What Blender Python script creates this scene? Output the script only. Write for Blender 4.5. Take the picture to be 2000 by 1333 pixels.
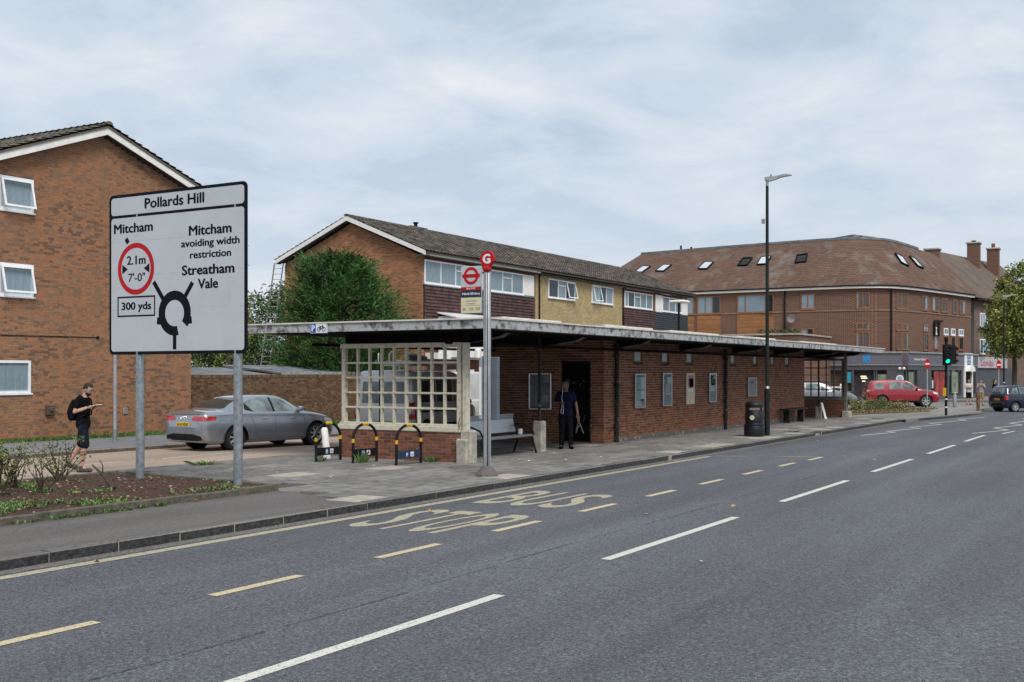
import bpy, bmesh, math, random
from mathutils import Vector, Matrix, Euler
from mathutils.bvhtree import BVHTree
random.seed(11)
S = bpy.context.scene
for o in list(bpy.data.objects): bpy.data.objects.remove(o)
C = S.collection
PI = math.pi
R = math.radians

# ------------------------------------------------------------------ camera
# world: x runs along the road (away, to the right), y away from the road, z up
cam = bpy.data.cameras.new('camera'); cam.lens = 39.6; cam.sensor_width = 36; cam.shift_y = .03075
cam.clip_end = 4000; cam.clip_start = .1
co = bpy.data.objects.new('camera', cam); C.objects.link(co)
co.location = (0, 0, 1.85); co.rotation_euler = (R(90), 0, R(-60)); S.camera = co
S.render.resolution_x = 1024; S.render.resolution_y = 682
S.render.engine = 'CYCLES'

# ------------------------------------------------------------------ sky, sun, exposure
SUN = Vector((-.42, -.50, .80)).normalized()
w = bpy.data.worlds.new('World'); S.world = w; w.use_nodes = True
nt = w.node_tree; N = nt.nodes; L = nt.links
for n in list(N): N.remove(n)
def nd(t, tree=None, **k):
    n = (tree or nt).nodes.new(t)
    for a, b in k.items(): setattr(n, a, b)
    return n
out = nd('ShaderNodeOutputWorld'); bg = nd('ShaderNodeBackground'); bg.inputs[1].default_value = .1
sky = nd('ShaderNodeTexSky', sky_type='NISHITA', sun_disc=False)
sky.sun_elevation = math.asin(SUN.z); sky.sun_rotation = math.atan2(SUN.x, SUN.y); sky.dust_density = 2
tc = nd('ShaderNodeTexCoord'); sp = nd('ShaderNodeSeparateXYZ'); L.new(tc.outputs['Generated'], sp.inputs[0])
zz = nd('ShaderNodeMath', operation='MAXIMUM'); L.new(sp.outputs[2], zz.inputs[0]); zz.inputs[1].default_value = 0
za = nd('ShaderNodeMath', operation='ADD'); L.new(zz.outputs[0], za.inputs[0]); za.inputs[1].default_value = .16
dx = nd('ShaderNodeMath', operation='DIVIDE'); L.new(sp.outputs[0], dx.inputs[0]); L.new(za.outputs[0], dx.inputs[1])
dy = nd('ShaderNodeMath', operation='DIVIDE'); L.new(sp.outputs[1], dy.inputs[0]); L.new(za.outputs[0], dy.inputs[1])
cb = nd('ShaderNodeCombineXYZ'); L.new(dx.outputs[0], cb.inputs[0]); L.new(dy.outputs[0], cb.inputs[1])
n1 = nd('ShaderNodeTexNoise'); n1.inputs['Scale'].default_value = 2.3; n1.inputs['Detail'].default_value = 12
n1.inputs['Roughness'].default_value = .6; n1.inputs['Distortion'].default_value = .35; L.new(cb.outputs[0], n1.inputs['Vector'])
n2 = nd('ShaderNodeTexNoise'); n2.inputs['Scale'].default_value = .55; n2.inputs['Detail'].default_value = 4; L.new(cb.outputs[0], n2.inputs['Vector'])
ad = nd('ShaderNodeMath', operation='ADD'); L.new(n1.outputs[0], ad.inputs[0])
m2 = nd('ShaderNodeMath', operation='MULTIPLY'); L.new(n2.outputs[0], m2.inputs[0]); m2.inputs[1].default_value = .7; L.new(m2.outputs[0], ad.inputs[1])
ah = nd('ShaderNodeMath', operation='MULTIPLY'); L.new(ad.outputs[0], ah.inputs[0]); ah.inputs[1].default_value = .5
cr = nd('ShaderNodeValToRGB'); L.new(ah.outputs[0], cr.inputs[0])
e = cr.color_ramp; e.elements[0].position = .35; e.elements[0].color = (.45, .545, .655, 1)
e.elements[1].position = .575; e.elements[1].color = (.775, .795, .82, 1)
x_ = e.elements.new(.40); x_.color = (.535, .615, .71, 1); x_ = e.elements.new(.48); x_.color = (.64, .695, .765, 1)
hz = nd('ShaderNodeMath', operation='MULTIPLY_ADD', use_clamp=True); L.new(zz.outputs[0], hz.inputs[0]); hz.inputs[1].default_value = -4.2; hz.inputs[2].default_value = 1
hm = nd('ShaderNodeMath', operation='MULTIPLY'); L.new(hz.outputs[0], hm.inputs[0]); hm.inputs[1].default_value = .85
mx = nd('ShaderNodeMix', data_type='RGBA'); L.new(hm.outputs[0], mx.inputs[0]); L.new(cr.outputs[0], mx.inputs[6]); mx.inputs[7].default_value = (.61, .665, .745, 1)
sc = nd('ShaderNodeVectorMath', operation='SCALE'); L.new(mx.outputs[2], sc.inputs[0]); sc.inputs['Scale'].default_value = 8.8
ms = nd('ShaderNodeMix', data_type='RGBA'); ms.inputs[0].default_value = .93; L.new(sky.outputs[0], ms.inputs[6]); L.new(sc.outputs[0], ms.inputs[7])
L.new(ms.outputs[2], bg.inputs[0]); L.new(bg.outputs[0], out.inputs[0])
sl = bpy.data.lights.new('sun', 'SUN'); sl.energy = 2.4; sl.angle = R(24); sl.color = (1, .96, .9)
so = bpy.data.objects.new('sun', sl); C.objects.link(so); so.rotation_euler = SUN.to_track_quat('Z', 'Y').to_euler(); so.location = (0, 0, 40)
vs = S.view_settings; vs.view_transform = 'Standard'; vs.look = 'None'; vs.gamma = 1; vs.exposure = .38; vs.use_curve_mapping = False

# ------------------------------------------------------------------ helpers
SL = .0046
def g(x): return -SL * x          # the street falls very gently along x
F_, HY = 2200., 728.; ct, st = math.cos(R(30)), math.sin(R(30))
def GP(px, py, off=0):            # photo pixel -> point on the (sloping) ground plane
    u = (px - 1000) / F_; v = (HY - py) / F_
    D = (1.85 - off) / (-v - SL * (ct + u * st)); return D * (ct + u * st), D * (st - u * ct)

class MB:
    def __init__(s): s.v = []; s.f = []; s.m = []
    def add(s, vs, fs, mi=0):
        b = len(s.v); s.v += [tuple(p) for p in vs]
        for f in fs: s.f.append([b + i for i in f]); s.m.append(mi)
        return s
    def box(s, x0, x1, y0, y1, z0, z1, mi=0):
        return s.add([(x0,y0,z0),(x1,y0,z0),(x1,y1,z0),(x0,y1,z0),(x0,y0,z1),(x1,y0,z1),(x1,y1,z1),(x0,y1,z1)],
              [(0,3,2,1),(4,5,6,7),(0,1,5,4),(1,2,6,5),(2,3,7,6),(3,0,4,7)], mi)
    def bbox(s, x0, x1, y0, y1, z0, z1, b=.01, mi=0):   # chamfered box
        vs = []
        for (a, cx) in ((x0, 1), (x1, -1)):
            for (d, cy) in ((y0, 1), (y1, -1)):
                for (h, cz) in ((z0, 1), (z1, -1)):
                    vs += [(a, d+cy*b, h+cz*b), (a+cx*b, d, h+cz*b), (a+cx*b, d+cy*b, h)]
        bm = bmesh.new()
        for p in vs: bm.verts.new(p)
        r = bmesh.ops.convex_hull(bm, input=bm.verts)
        bmesh.ops.dissolve_limit(bm, angle_limit=.02, verts=bm.verts, edges=bm.edges)
        bm.verts.index_update()
        s.add([v.co[:] for v in bm.verts], [[v.index for v in f.verts] for f in bm.faces], mi); bm.free(); return s
    def prism(s, poly, a, b, fn=None, mi=0):            # poly (p,q), extruded a..b ; fn(p,q,t)->xyz
        fn = fn or (lambda p, q, t: (p, q, t)); n = len(poly)
        vs = [fn(p, q, a) for p, q in poly] + [fn(p, q, b) for p, q in poly]
        fs = [list(range(n))[::-1], list(range(n, 2*n))] + [(i, (i+1) % n, n+(i+1) % n, n+i) for i in range(n)]
        return s.add(vs, fs, mi)
    def tube(s, path, r, n=10, cap=True, mi=0):
        path = [Vector(p) for p in path]; k = len(path); rr = r if isinstance(r, (list, tuple)) else [r]*k
        vs = []; up = None
        for i, p in enumerate(path):
            d = (path[min(i+1, k-1)] - path[max(i-1, 0)]).normalized()
            if up is None: up = Vector((0,0,1)) if abs(d.z) < .9 else Vector((1,0,0))
            a = d.cross(up).normalized(); up = a.cross(d).normalized()
            for j in range(n):
                t = 2*PI*j/n; vs.append(p + (a*math.cos(t) + up*math.sin(t))*rr[i])
        fs = [(i*n+j, i*n+(j+1) % n, (i+1)*n+(j+1) % n, (i+1)*n+j) for i in range(k-1) for j in range(n)]
        if cap: fs += [list(range(n))[::-1], [(k-1)*n+j for j in range(n)]]
        return s.add(vs, fs, mi)
    def cyl(s, p, q, r, n=16, r2=None, mi=0): return s.tube([p, q], [r, r if r2 is None else r2], n, True, mi)
    def lathe(s, prof, n=24, c=(0,0,0), fn=None, mi=0):
        fn = fn or (lambda x, y, z: (x, y, z)); k = len(prof); vs = []
        for r, z in prof:
            for j in range(n):
                t = 2*PI*j/n; q = fn(r*math.cos(t), r*math.sin(t), z); vs.append((c[0]+q[0], c[1]+q[1], c[2]+q[2]))
        fs = [(i*n+j, i*n+(j+1) % n, (i+1)*n+(j+1) % n, (i+1)*n+j) for i in range(k-1) for j in range(n)]
        fs += [list(range(n))[::-1], [(k-1)*n+j for j in range(n)]]
        return s.add(vs, fs, mi)
    def ball(s, c, r, n=12, m=8, mi=0):
        rx, ry, rz = r if isinstance(r, (tuple, list)) else (r, r, r)
        prof = [(math.sin(PI*i/m), -math.cos(PI*i/m)) for i in range(m+1)]
        prof[0] = (.001, -1); prof[-1] = (.001, 1)
        return s.lathe(prof, n, c, lambda x, y, z: (x*rx, y*ry, z*rz), mi)
    def obox(s, c, ax, ay, az, mi=0):                    # centre + three half-axis vectors
        c, ax, ay, az = map(Vector, (c, ax, ay, az)); vs = [c+i*ax+j*ay+k*az for k in (-1,1) for i, j in ((-1,-1),(1,-1),(1,1),(-1,1))]
        return s.add(vs, [(0,3,2,1),(4,5,6,7),(0,1,5,4),(1,2,6,5),(2,3,7,6),(3,0,4,7)], mi)
    def beam(s, p, q, w, h, mi=0):                       # rectangular bar from p to q
        p, q = Vector(p), Vector(q); d = q - p; u = Vector((0,0,1)) if abs(d.normalized().z) < .95 else Vector((1,0,0))
        a = d.cross(u).normalized(); b = a.cross(d).normalized()
        return s.obox((p+q)/2, d/2, a*w/2, b*h/2, mi)
    def join(s, o, M=None, mi=None):
        b = len(s.v); s.v += [tuple(M @ Vector(p)) for p in o.v] if M else list(o.v)
        s.f += [[b+i for i in f] for f in o.f]; s.m += o.m if mi is None else [mi]*len(o.f); return s
    def mesh(s, name, mats, smooth=False):
        me = bpy.data.meshes.new(name); me.from_pydata(s.v, [], s.f)
        for m in (mats if isinstance(mats, (list, tuple)) else [mats]): me.materials.append(m)
        if any(s.m): me.polygons.foreach_set('material_index', s.m)
        if smooth: me.polygons.foreach_set('use_smooth', [True]*len(s.f))
        me.update(); return me

def setp(o, label=None, cat=None, group=None, kind=None):
    for k, v in (('label', label), ('category', cat), ('group', group), ('kind', kind)):
        if v: o[k] = v
    return o
def thing(name, label, cat, loc=(0,0,0), rz=0, group=None):
    o = bpy.data.objects.new(name, None); C.objects.link(o); o.empty_display_size = .2
    o.location = loc; o.rotation_euler = (0, 0, rz); return setp(o, label, cat, group)
def fixn(me):
    bm = bmesh.new(); bm.from_mesh(me); bmesh.ops.recalc_face_normals(bm, faces=bm.faces); bm.to_mesh(me); bm.free()
def link(name, me, parent=None, world=False):
    o = bpy.data.objects.new(name, me); C.objects.link(o)
    if parent:
        o.parent = parent
        if world: o.matrix_parent_inverse = PM(parent).inverted()
    return o
def PM(p):
    b = Matrix.Translation(p.location) @ p.rotation_euler.to_matrix().to_4x4()
    return PM(p.parent) @ p.matrix_parent_inverse @ b if p.parent else b
def part(name, mb, mats, parent=None, world=True, smooth=False, label=None, cat=None, group=None, kind=None, fix=False):
    me = mb.mesh(name, mats, smooth)
    if fix: fixn(me)
    if smooth == 'auto' or smooth: sharp(me)
    return setp(link(name, me, parent, world), label, cat, group, kind)
def sharp(me, ang=.7):
    bm = bmesh.new(); bm.from_mesh(me)
    for e in bm.edges:
        e.smooth = not (len(e.link_faces) == 2 and e.calc_face_angle(0) > ang)
    bm.to_mesh(me); bm.free()
def evalmods(me, mods):
    o = bpy.data.objects.new('tmp', me); C.objects.link(o); tmp = []
    for t, kw in mods:
        m = o.modifiers.new('m', t)
        for k, v in kw.items(): setattr(m, k, v)
    dg = bpy.context.evaluated_depsgraph_get(); r = bpy.data.meshes.new_from_object(o.evaluated_get(dg))
    bpy.data.objects.remove(o); return r
def copytree(o, parent=None):
    c = o.copy(); C.objects.link(c)
    if parent: c.parent = parent
    for ch in [k for k in bpy.data.objects if k.parent == o]: copytree(ch, c)
    return c
def text_mesh(txt, size, bold=.0, align='LEFT', depth=0, spacing=1.0, res=3):
    cu = bpy.data.curves.new('t', 'FONT'); cu.body = txt; cu.size = size; cu.offset = bold; cu.align_x = align; cu.extrude = depth
    cu.space_character = spacing; cu.resolution_u = res
    o = bpy.data.objects.new('t', cu); C.objects.link(o); dg = bpy.context.evaluated_depsgraph_get()
    me = bpy.data.meshes.new_from_object(o.evaluated_get(dg)); bpy.data.objects.remove(o); return me
def text_part(name, txt, size, mat, parent, M, bold=0, align='CENTER', sx=1, spacing=1.0, width=None, world=True):
    me = text_mesh(txt, size, 0, align, 0, spacing)
    if bold:                       # heavier strokes: the outline laid down again a hair to each side
        bm = bmesh.new()
        for k_, dx_ in enumerate(((0, 0), (-bold, 0), (bold, 0), (0, bold*.8), (0, -bold*.8))):
            m2 = me.copy(); m2.transform(Matrix.Translation((dx_[0], dx_[1], -.0003*k_))); bm.from_mesh(m2)
        bm.to_mesh(me); bm.free()
    if width:
        xs = [v.co.x for v in me.vertices]; sx = width / (max(xs) - min(xs))
    me.transform(M @ Matrix.Diagonal((sx, 1, 1, 1))); me.name = name
    me.materials.clear(); me.materials.append(mat); return link(name, me, parent, world)
def basis(o, ex, ey):              # matrix mapping text x,y axes to world ex, ey at origin o
    ex, ey = Vector(ex).normalized(), Vector(ey).normalized(); ez = ex.cross(ey)
    M = Matrix((ex, ey, ez)).transposed().to_4x4(); M.translation = Vector(o); return M

# ------------------------------------------------------------------ materials
def mk(name):
    m = bpy.data.materials.new(name); m.use_nodes = True; t = m.node_tree
    return m, t, t.nodes['Principled BSDF']
def lin(h): return tuple(((int(h[i:i+2], 16)/255 + .055)/1.055)**2.4 if int(h[i:i+2], 16) > 10 else int(h[i:i+2], 16)/3294.6 for i in (0, 2, 4))
def mat(name, c, rough=.7, metal=0., var=.18, scale=6., bump=0., c2=None, detail=5, coord='pos', bscale=None, spec=.5, isl=0., coat=0., thr=(.35, .65), stretch=None):
    """procedural surface: base colour varied by noise (towards c2 when given), optional per-piece variation and relief"""
    m, t, b = mk(name); c = lin(c) if isinstance(c, str) else c
    c2 = (lin(c2) if isinstance(c2, str) else c2) if c2 else tuple(x*(1-var*1.6) for x in c); hi = tuple(min(1, x*(1+var)) for x in c) if not c2 or var else c
    ge = nd('ShaderNodeNewGeometry', t); tcd = nd('ShaderNodeTexCoord', t)
    src = ge.outputs['Position'] if coord == 'pos' else tcd.outputs['Object']
    if stretch:
        vm = nd('ShaderNodeVectorMath', t, operation='MULTIPLY'); t.links.new(src, vm.inputs[0]); vm.inputs[1].default_value = stretch; src = vm.outputs[0]
    n = nd('ShaderNodeTexNoise', t); n.inputs['Scale'].default_value = scale; n.inputs['Detail'].default_value = detail; n.inputs['Roughness'].default_value = .62
    t.links.new(src, n.inputs['Vector'])
    r = nd('ShaderNodeValToRGB', t); t.links.new(n.outputs[0], r.inputs[0])
    lo_ = (thr[0], c2, thr[1], hi) if thr[0] < thr[1] else (thr[1], hi, thr[0], c2)
    r.color_ramp.elements[0].color = (*lo_[1], 1); r.color_ramp.elements[1].color = (*lo_[3], 1)
    r.color_ramp.elements[0].position = lo_[0]; r.color_ramp.elements[1].position = lo_[2]
    col = r.outputs[0]
    if isl:
        oi = nd('ShaderNodeObjectInfo', t); a = nd('ShaderNodeMath', t, operation='ADD'); t.links.new(ge.outputs['Random Per Island'], a.inputs[0]); t.links.new(oi.outputs['Random'], a.inputs[1])
        fr = nd('ShaderNodeMath', t, operation='FRACT'); t.links.new(a.outputs[0], fr.inputs[0])
        mr = nd('ShaderNodeMapRange', t); t.links.new(fr.outputs[0], mr.inputs[0]); mr.inputs[3].default_value = 1-isl; mr.inputs[4].default_value = 1+isl
        h = nd('ShaderNodeVectorMath', t, operation='SCALE'); t.links.new(col, h.inputs[0]); t.links.new(mr.outputs[0], h.inputs['Scale']); col = h.outputs[0]
    t.links.new(col, b.inputs['Base Color'])
    b.inputs['Roughness'].default_value = rough; b.inputs['Metallic'].default_value = metal
    b.inputs['Specular IOR Level'].default_value = spec
    if coat: b.inputs['Coat Weight'].default_value = coat; b.inputs['Coat Roughness'].default_value = .06
    if bump:
        n3 = nd('ShaderNodeTexNoise', t); n3.inputs['Scale'].default_value = bscale or scale*4; n3.inputs['Detail'].default_value = 4; t.links.new(src, n3.inputs['Vector'])
        bp = nd('ShaderNodeBump', t); bp.inputs['Strength'].default_value = bump; bp.inputs['Distance'].default_value = .02; t.links.new(n3.outputs[0], bp.inputs['Height']); t.links.new(bp.outputs[0], b.inputs['Normal'])
    return m
def brickmat(name, cols, isl=.25, patch=.9):
    """one colour per brick, drawn from a list, with large weathered patches"""
    m, t, b = mk(name); ge = nd('ShaderNodeNewGeometry', t); oi = nd('ShaderNodeObjectInfo', t)
    a = nd('ShaderNodeMath', t, operation='ADD'); t.links.new(ge.outputs['Random Per Island'], a.inputs[0]); t.links.new(oi.outputs['Random'], a.inputs[1])
    n = nd('ShaderNodeTexNoise', t); n.inputs['Scale'].default_value = patch; n.inputs['Detail'].default_value = 3; t.links.new(ge.outputs['Position'], n.inputs['Vector'])
    fr = nd('ShaderNodeMath', t, operation='FRACT'); t.links.new(a.outputs[0], fr.inputs[0])
    k = nd('ShaderNodeMath', t, operation='MULTIPLY_ADD'); t.links.new(n.outputs[0], k.inputs[0]); k.inputs[1].default_value = 1.0; k.inputs[2].default_value = -.5
    s2 = nd('ShaderNodeMath', t, operation='MULTIPLY_ADD', use_clamp=True); t.links.new(fr.outputs[0], s2.inputs[0]); s2.inputs[1].default_value = .92; t.links.new(k.outputs[0], s2.inputs[2])
    k2 = nd('ShaderNodeMath', t, operation='ADD', use_clamp=True); t.links.new(s2.outputs[0], k2.inputs[0]); k2.inputs[1].default_value = .04
    r = nd('ShaderNodeValToRGB', t); r.color_ramp.interpolation = 'LINEAR'; t.links.new(k2.outputs[0], r.inputs[0]); el = r.color_ramp.elements
    cols = [lin(c) for c in cols]
    el[0].color = (*cols[0], 1); el[1].color = (*cols[-1], 1)
    for i, c in enumerate(cols[1:-1]): q = el.new((i+1)/(len(cols)-1)); q.color = (*c, 1)
    n2 = nd('ShaderNodeTexNoise', t); n2.inputs['Scale'].default_value = 55; n2.inputs['Detail'].default_value = 3; t.links.new(ge.outputs['Position'], n2.inputs['Vector'])
    mr = nd('ShaderNodeMapRange', t); t.links.new(n2.outputs[0], mr.inputs[0]); mr.inputs[3].default_value = .72; mr.inputs[4].default_value = 1.28
    h = nd('ShaderNodeVectorMath', t, operation='SCALE'); t.links.new(r.outputs[0], h.inputs[0]); t.links.new(mr.outputs[0], h.inputs['Scale'])
    t.links.new(h.outputs[0], b.inputs['Base Color']); b.inputs['Roughness'].default_value = .88; b.inputs['Specular IOR Level'].default_value = .25
    bp = nd('ShaderNodeBump', t); bp.inputs['Strength'].default_value = .4; bp.inputs['Distance'].default_value = .006; t.links.new(n2.outputs[0], bp.inputs['Height']); t.links.new(bp.outputs[0], b.inputs['Normal'])
    return m
def brickface(name, cols, mortar, axis, bw=.225, bh=.075, off=.5, patch=.35, msz=.010, lo=.62, hi=1.35, streak=None):
    """far brickwork, too small to tell the bricks apart: brick texture with joints; axis = ('x'|'y') run of the wall"""
    m, t, b = mk(name); ge = nd('ShaderNodeNewGeometry', t); s_ = nd('ShaderNodeSeparateXYZ', t); t.links.new(ge.outputs['Position'], s_.inputs[0])
    c_ = nd('ShaderNodeCombineXYZ', t); t.links.new(s_.outputs['X' if axis == 'x' else 'Y'], c_.inputs[0]); t.links.new(s_.outputs['Z'], c_.inputs[1])
    if axis == 'xy':
        ad_ = nd('ShaderNodeMath', t, operation='ADD'); t.links.new(s_.outputs['X'], ad_.inputs[0]); t.links.new(s_.outputs['Y'], ad_.inputs[1]); t.links.new(ad_.outputs[0], c_.inputs[0])
    br = nd('ShaderNodeTexBrick', t); t.links.new(c_.outputs[0], br.inputs['Vector']); br.offset = off
    br.inputs['Scale'].default_value = 1; br.inputs['Brick Width'].default_value = bw; br.inputs['Row Height'].default_value = bh
    br.inputs['Mortar Size'].default_value = msz; br.inputs['Mortar Smooth'].default_value = .2; br.inputs['Bias'].default_value = -.1
    a, c, d = lin(cols[0]), lin(cols[1]), lin(mortar)
    n = nd('ShaderNodeTexNoise', t); n.inputs['Scale'].default_value = patch; n.inputs['Detail'].default_value = 6; t.links.new(ge.outputs['Position'], n.inputs['Vector'])
    for i, cc in ((1, a), (2, c)):
        mx_ = nd('ShaderNodeMix', t, data_type='RGBA'); mx_.inputs[6].default_value = (*[q*lo for q in cc], 1); mx_.inputs[7].default_value = (*[min(1, q*hi) for q in cc], 1)
        t.links.new(n.outputs[0], mx_.inputs[0]); t.links.new(mx_.outputs[2], br.inputs['Color%d' % i])
    br.inputs['Mortar'].default_value = (*d, 1)
    col = br.outputs['Color']
    if streak:
        sc_, s0, s1, sscale, sv = streak; vm = nd('ShaderNodeVectorMath', t, operation='MULTIPLY'); t.links.new(ge.outputs['Position'], vm.inputs[0]); vm.inputs[1].default_value = sv
        ns = nd('ShaderNodeTexNoise', t); ns.inputs['Scale'].default_value = sscale; ns.inputs['Detail'].default_value = 7; ns.inputs['Roughness'].default_value = .65; t.links.new(vm.outputs[0], ns.inputs['Vector'])
        q = nd('ShaderNodeMapRange', t); t.links.new(ns.outputs[0], q.inputs[0]); q.inputs[1].default_value = s0; q.inputs[2].default_value = s1; q.inputs[4].default_value = .8
        mx_ = nd('ShaderNodeMix', t, data_type='RGBA'); t.links.new(q.outputs[0], mx_.inputs[0]); t.links.new(col, mx_.inputs[6]); mx_.inputs[7].default_value = (*sc_, 1); col = mx_.outputs[2]
    t.links.new(col, b.inputs['Base Color']); b.inputs['Roughness'].default_value = .9; b.inputs['Specular IOR Level'].default_value = .2
    bp = nd('ShaderNodeBump', t); bp.inputs['Strength'].default_value = .5; bp.inputs['Distance'].default_value = .01; bp.invert = True
    t.links.new(br.outputs['Fac'], bp.inputs['Height']); t.links.new(bp.outputs[0], b.inputs['Normal'])
    return m
def glassmat(name, tint, refl=.25, rough=.02):
    m, t, b = mk(name); t.nodes.remove(b); o_ = t.nodes['Material Output']
    tr = nd('ShaderNodeBsdfTransparent', t); tr.inputs[0].default_value = (*tint, 1); gl = nd('ShaderNodeBsdfGlossy', t); gl.inputs['Roughness'].default_value = rough; gl.inputs[0].default_value = (.85, .9, .92, 1)
    fz = nd('ShaderNodeFresnel', t); fz.inputs[0].default_value = 1.5; a = nd('ShaderNodeMath', t, operation='MULTIPLY_ADD', use_clamp=True); t.links.new(fz.outputs[0], a.inputs[0]); a.inputs[1].default_value = 1.0; a.inputs[2].default_value = refl
    gb__ = nd('ShaderNodeNewGeometry', t); fr_ = nd('ShaderNodeMath', t, operation='SUBTRACT'); fr_.inputs[0].default_value = 1; t.links.new(gb__.outputs['Backfacing'], fr_.inputs[1]); fm2 = nd('ShaderNodeMath', t, operation='MULTIPLY'); t.links.new(a.outputs[0], fm2.inputs[0]); t.links.new(fr_.outputs[0], fm2.inputs[1]); a = fm2
    mx_ = nd('ShaderNodeMixShader', t); t.links.new(a.outputs[0], mx_.inputs[0]); t.links.new(tr.outputs[0], mx_.inputs[1]); t.links.new(gl.outputs[0], mx_.inputs[2]); t.links.new(mx_.outputs[0], o_.inputs[0])
    return m
def emis(name, c, s):
    m, t, b = mk(name); b.inputs['Base Color'].default_value = (*c, 1); b.inputs['Emission Color'].default_value = (*c, 1); b.inputs['Emission Strength'].default_value = s; return m
def leafmat(name, c, c2, isl=.45, rough=.6, trans=.0):
    m = mat(name, c, rough, var=.25, scale=1.2, c2=c2, isl=isl, spec=.3); return m
def asphaltmat(name, c, grain=.55, sc=140., patch=.5, dark=.55):
    m, t, b = mk(name); ge = nd('ShaderNodeNewGeometry', t); P_ = ge.outputs['Position']
    a = nd('ShaderNodeTexNoise', t); a.inputs['Scale'].default_value = sc; a.inputs['Detail'].default_value = 2; t.links.new(P_, a.inputs['Vector'])
    a2 = nd('ShaderNodeTexNoise', t); a2.inputs['Scale'].default_value = sc*.28; a2.inputs['Detail'].default_value = 3; t.links.new(P_, a2.inputs['Vector'])
    v = nd('ShaderNodeTexVoronoi', t); v.inputs['Scale'].default_value = sc*.42; t.links.new(P_, v.inputs['Vector'])
    p = nd('ShaderNodeTexNoise', t); p.inputs['Scale'].default_value = patch; p.inputs['Detail'].default_value = 6; p.inputs['Roughness'].default_value = .6
    vm = nd('ShaderNodeVectorMath', t, operation='MULTIPLY'); t.links.new(P_, vm.inputs[0]); vm.inputs[1].default_value = (.25, 1, 1); t.links.new(vm.outputs[0], p.inputs['Vector'])
    def rng(src, lo, hi, i0=.3, i1=.7):
        q = nd('ShaderNodeMapRange', t); t.links.new(src, q.inputs[0]); q.inputs[1].default_value = i0; q.inputs[2].default_value = i1; q.inputs[3].default_value = lo; q.inputs[4].default_value = hi; return q.outputs[0]
    f1 = rng(a.outputs[0], 1-grain, 1+grain); f2 = rng(v.outputs['Color'], 1-grain*.6, 1+grain*.8, 0, 1); f3 = rng(p.outputs[0], .82, 1.15); p2 = nd('ShaderNodeTexNoise', t); p2.inputs['Scale'].default_value = 1.; p2.inputs['Detail'].default_value = 3; vm2 = nd('ShaderNodeVectorMath', t, operation='MULTIPLY'); t.links.new(P_, vm2.inputs[0]); vm2.inputs[1].default_value = (.03, 1.3, 1); t.links.new(vm2.outputs[0], p2.inputs['Vector']); f5 = rng(p2.outputs[0], .84, 1.14); f4 = rng(a2.outputs[0], 1-grain*.55, 1+grain*.45)
    mm = f1
    for q in (f2, f3, f4, f5):
        k = nd('ShaderNodeMath', t, operation='MULTIPLY'); t.links.new(mm, k.inputs[0]); t.links.new(q, k.inputs[1]); mm = k.outputs[0]
    h = nd('ShaderNodeVectorMath', t, operation='SCALE'); h.inputs[0].default_value = c; t.links.new(mm, h.inputs['Scale']); t.links.new(h.outputs[0], b.inputs['Base Color'])
    b.inputs['Roughness'].default_value = .82; b.inputs['Specular IOR Level'].default_value = .35
    bp = nd('ShaderNodeBump', t); bp.inputs['Strength'].default_value = .5; bp.inputs['Distance'].default_value = .006; t.links.new(f2, bp.inputs['Height']); t.links.new(bp.outputs[0], b.inputs['Normal'])
    return m
M = {}
M['asphalt'] = asphaltmat('asphalt', (.088, .091, .099), .7, 120)
M['tarmac'] = asphaltmat('footway_tarmac', (.108, .096, .091), .35, 120, .8)
M['tarmac_grey'] = asphaltmat('footway_grey', (.17, .172, .18), .3, 110, .6)
M['pinkcrete'] = asphaltmat('pink_concrete', (.34, .262, .205), .2, 60, .7)
M['paving_far'] = asphaltmat('far_paving', (.20, .185, .17), .2, 30, .5)
M['joint'] = mat('joint_sand', '4a4640', .95, var=.3, scale=20)
M['slab'] = mat('paving_slab', (.192, .182, .166), .85, var=.16, scale=5, bump=.25, isl=.2, bscale=60, c2=(.115, .11, .103))
M['slab_pale'] = mat('paving_slab_pale', (.36, .325, .262), .85, var=.14, scale=5, bump=.2, bscale=60, isl=.1, c2=(.28, .25, .21))
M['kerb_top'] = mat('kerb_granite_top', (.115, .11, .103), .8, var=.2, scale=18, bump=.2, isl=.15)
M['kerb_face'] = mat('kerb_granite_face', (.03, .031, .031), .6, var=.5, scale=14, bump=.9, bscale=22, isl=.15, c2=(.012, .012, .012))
M['mortar_pale'] = mat('pale_mortar', (.30, .27, .235), .9, var=.2, scale=30)
M['edging'] = mat('mossy_edging', (.105, .088, .07), .9, var=.25, scale=9, bump=.4, c2=(.055, .058, .035))
M['soil'] = mat('soil', (.085, .055, .04), .95, var=.45, scale=22, bump=1., bscale=40, c2=(.022, .013, .010), spec=.1)
M['grass'] = leafmat('grass_blades', (.075, .14, .03), (.045, .09, .02))
M['grassbase'] = mat('grass_base', (.06, .105, .025), .95, var=.3, scale=5)
M['earth'] = mat('ground', (.09, .1, .07), .95, var=.3, scale=.2)
M['yellow'] = mat('yellow_road_paint', (.47, .40, .25), .7, var=.12, scale=45, c2=(.17, .15, .115), thr=(.34, .48), spec=.3)
M['yellow_worn'] = mat('worn_yellow_road_paint', (.36, .32, .225), .7, var=.15, scale=30, c2=(.15, .14, .12), thr=(.3, .55), spec=.3)
M['whiteline'] = mat('white_road_paint', (.52, .51, .455), .7, var=.1, scale=45, c2=(.19, .19, .18), thr=(.34, .47), spec=.3)
M['weed'] = leafmat('weed_leaf', (.125, .205, .06), (.07, .125, .04))
M['weed_dry'] = leafmat('dry_weed', (.21, .17, .07), (.10, .09, .04))
M['leaf_dead'] = mat('dead_leaf', (.34, .19, .07), .8, var=.3, scale=20, isl=.5)
M['paper'] = mat('litter_paper', (.72, .71, .68), .8, var=.1, scale=30)

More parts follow.
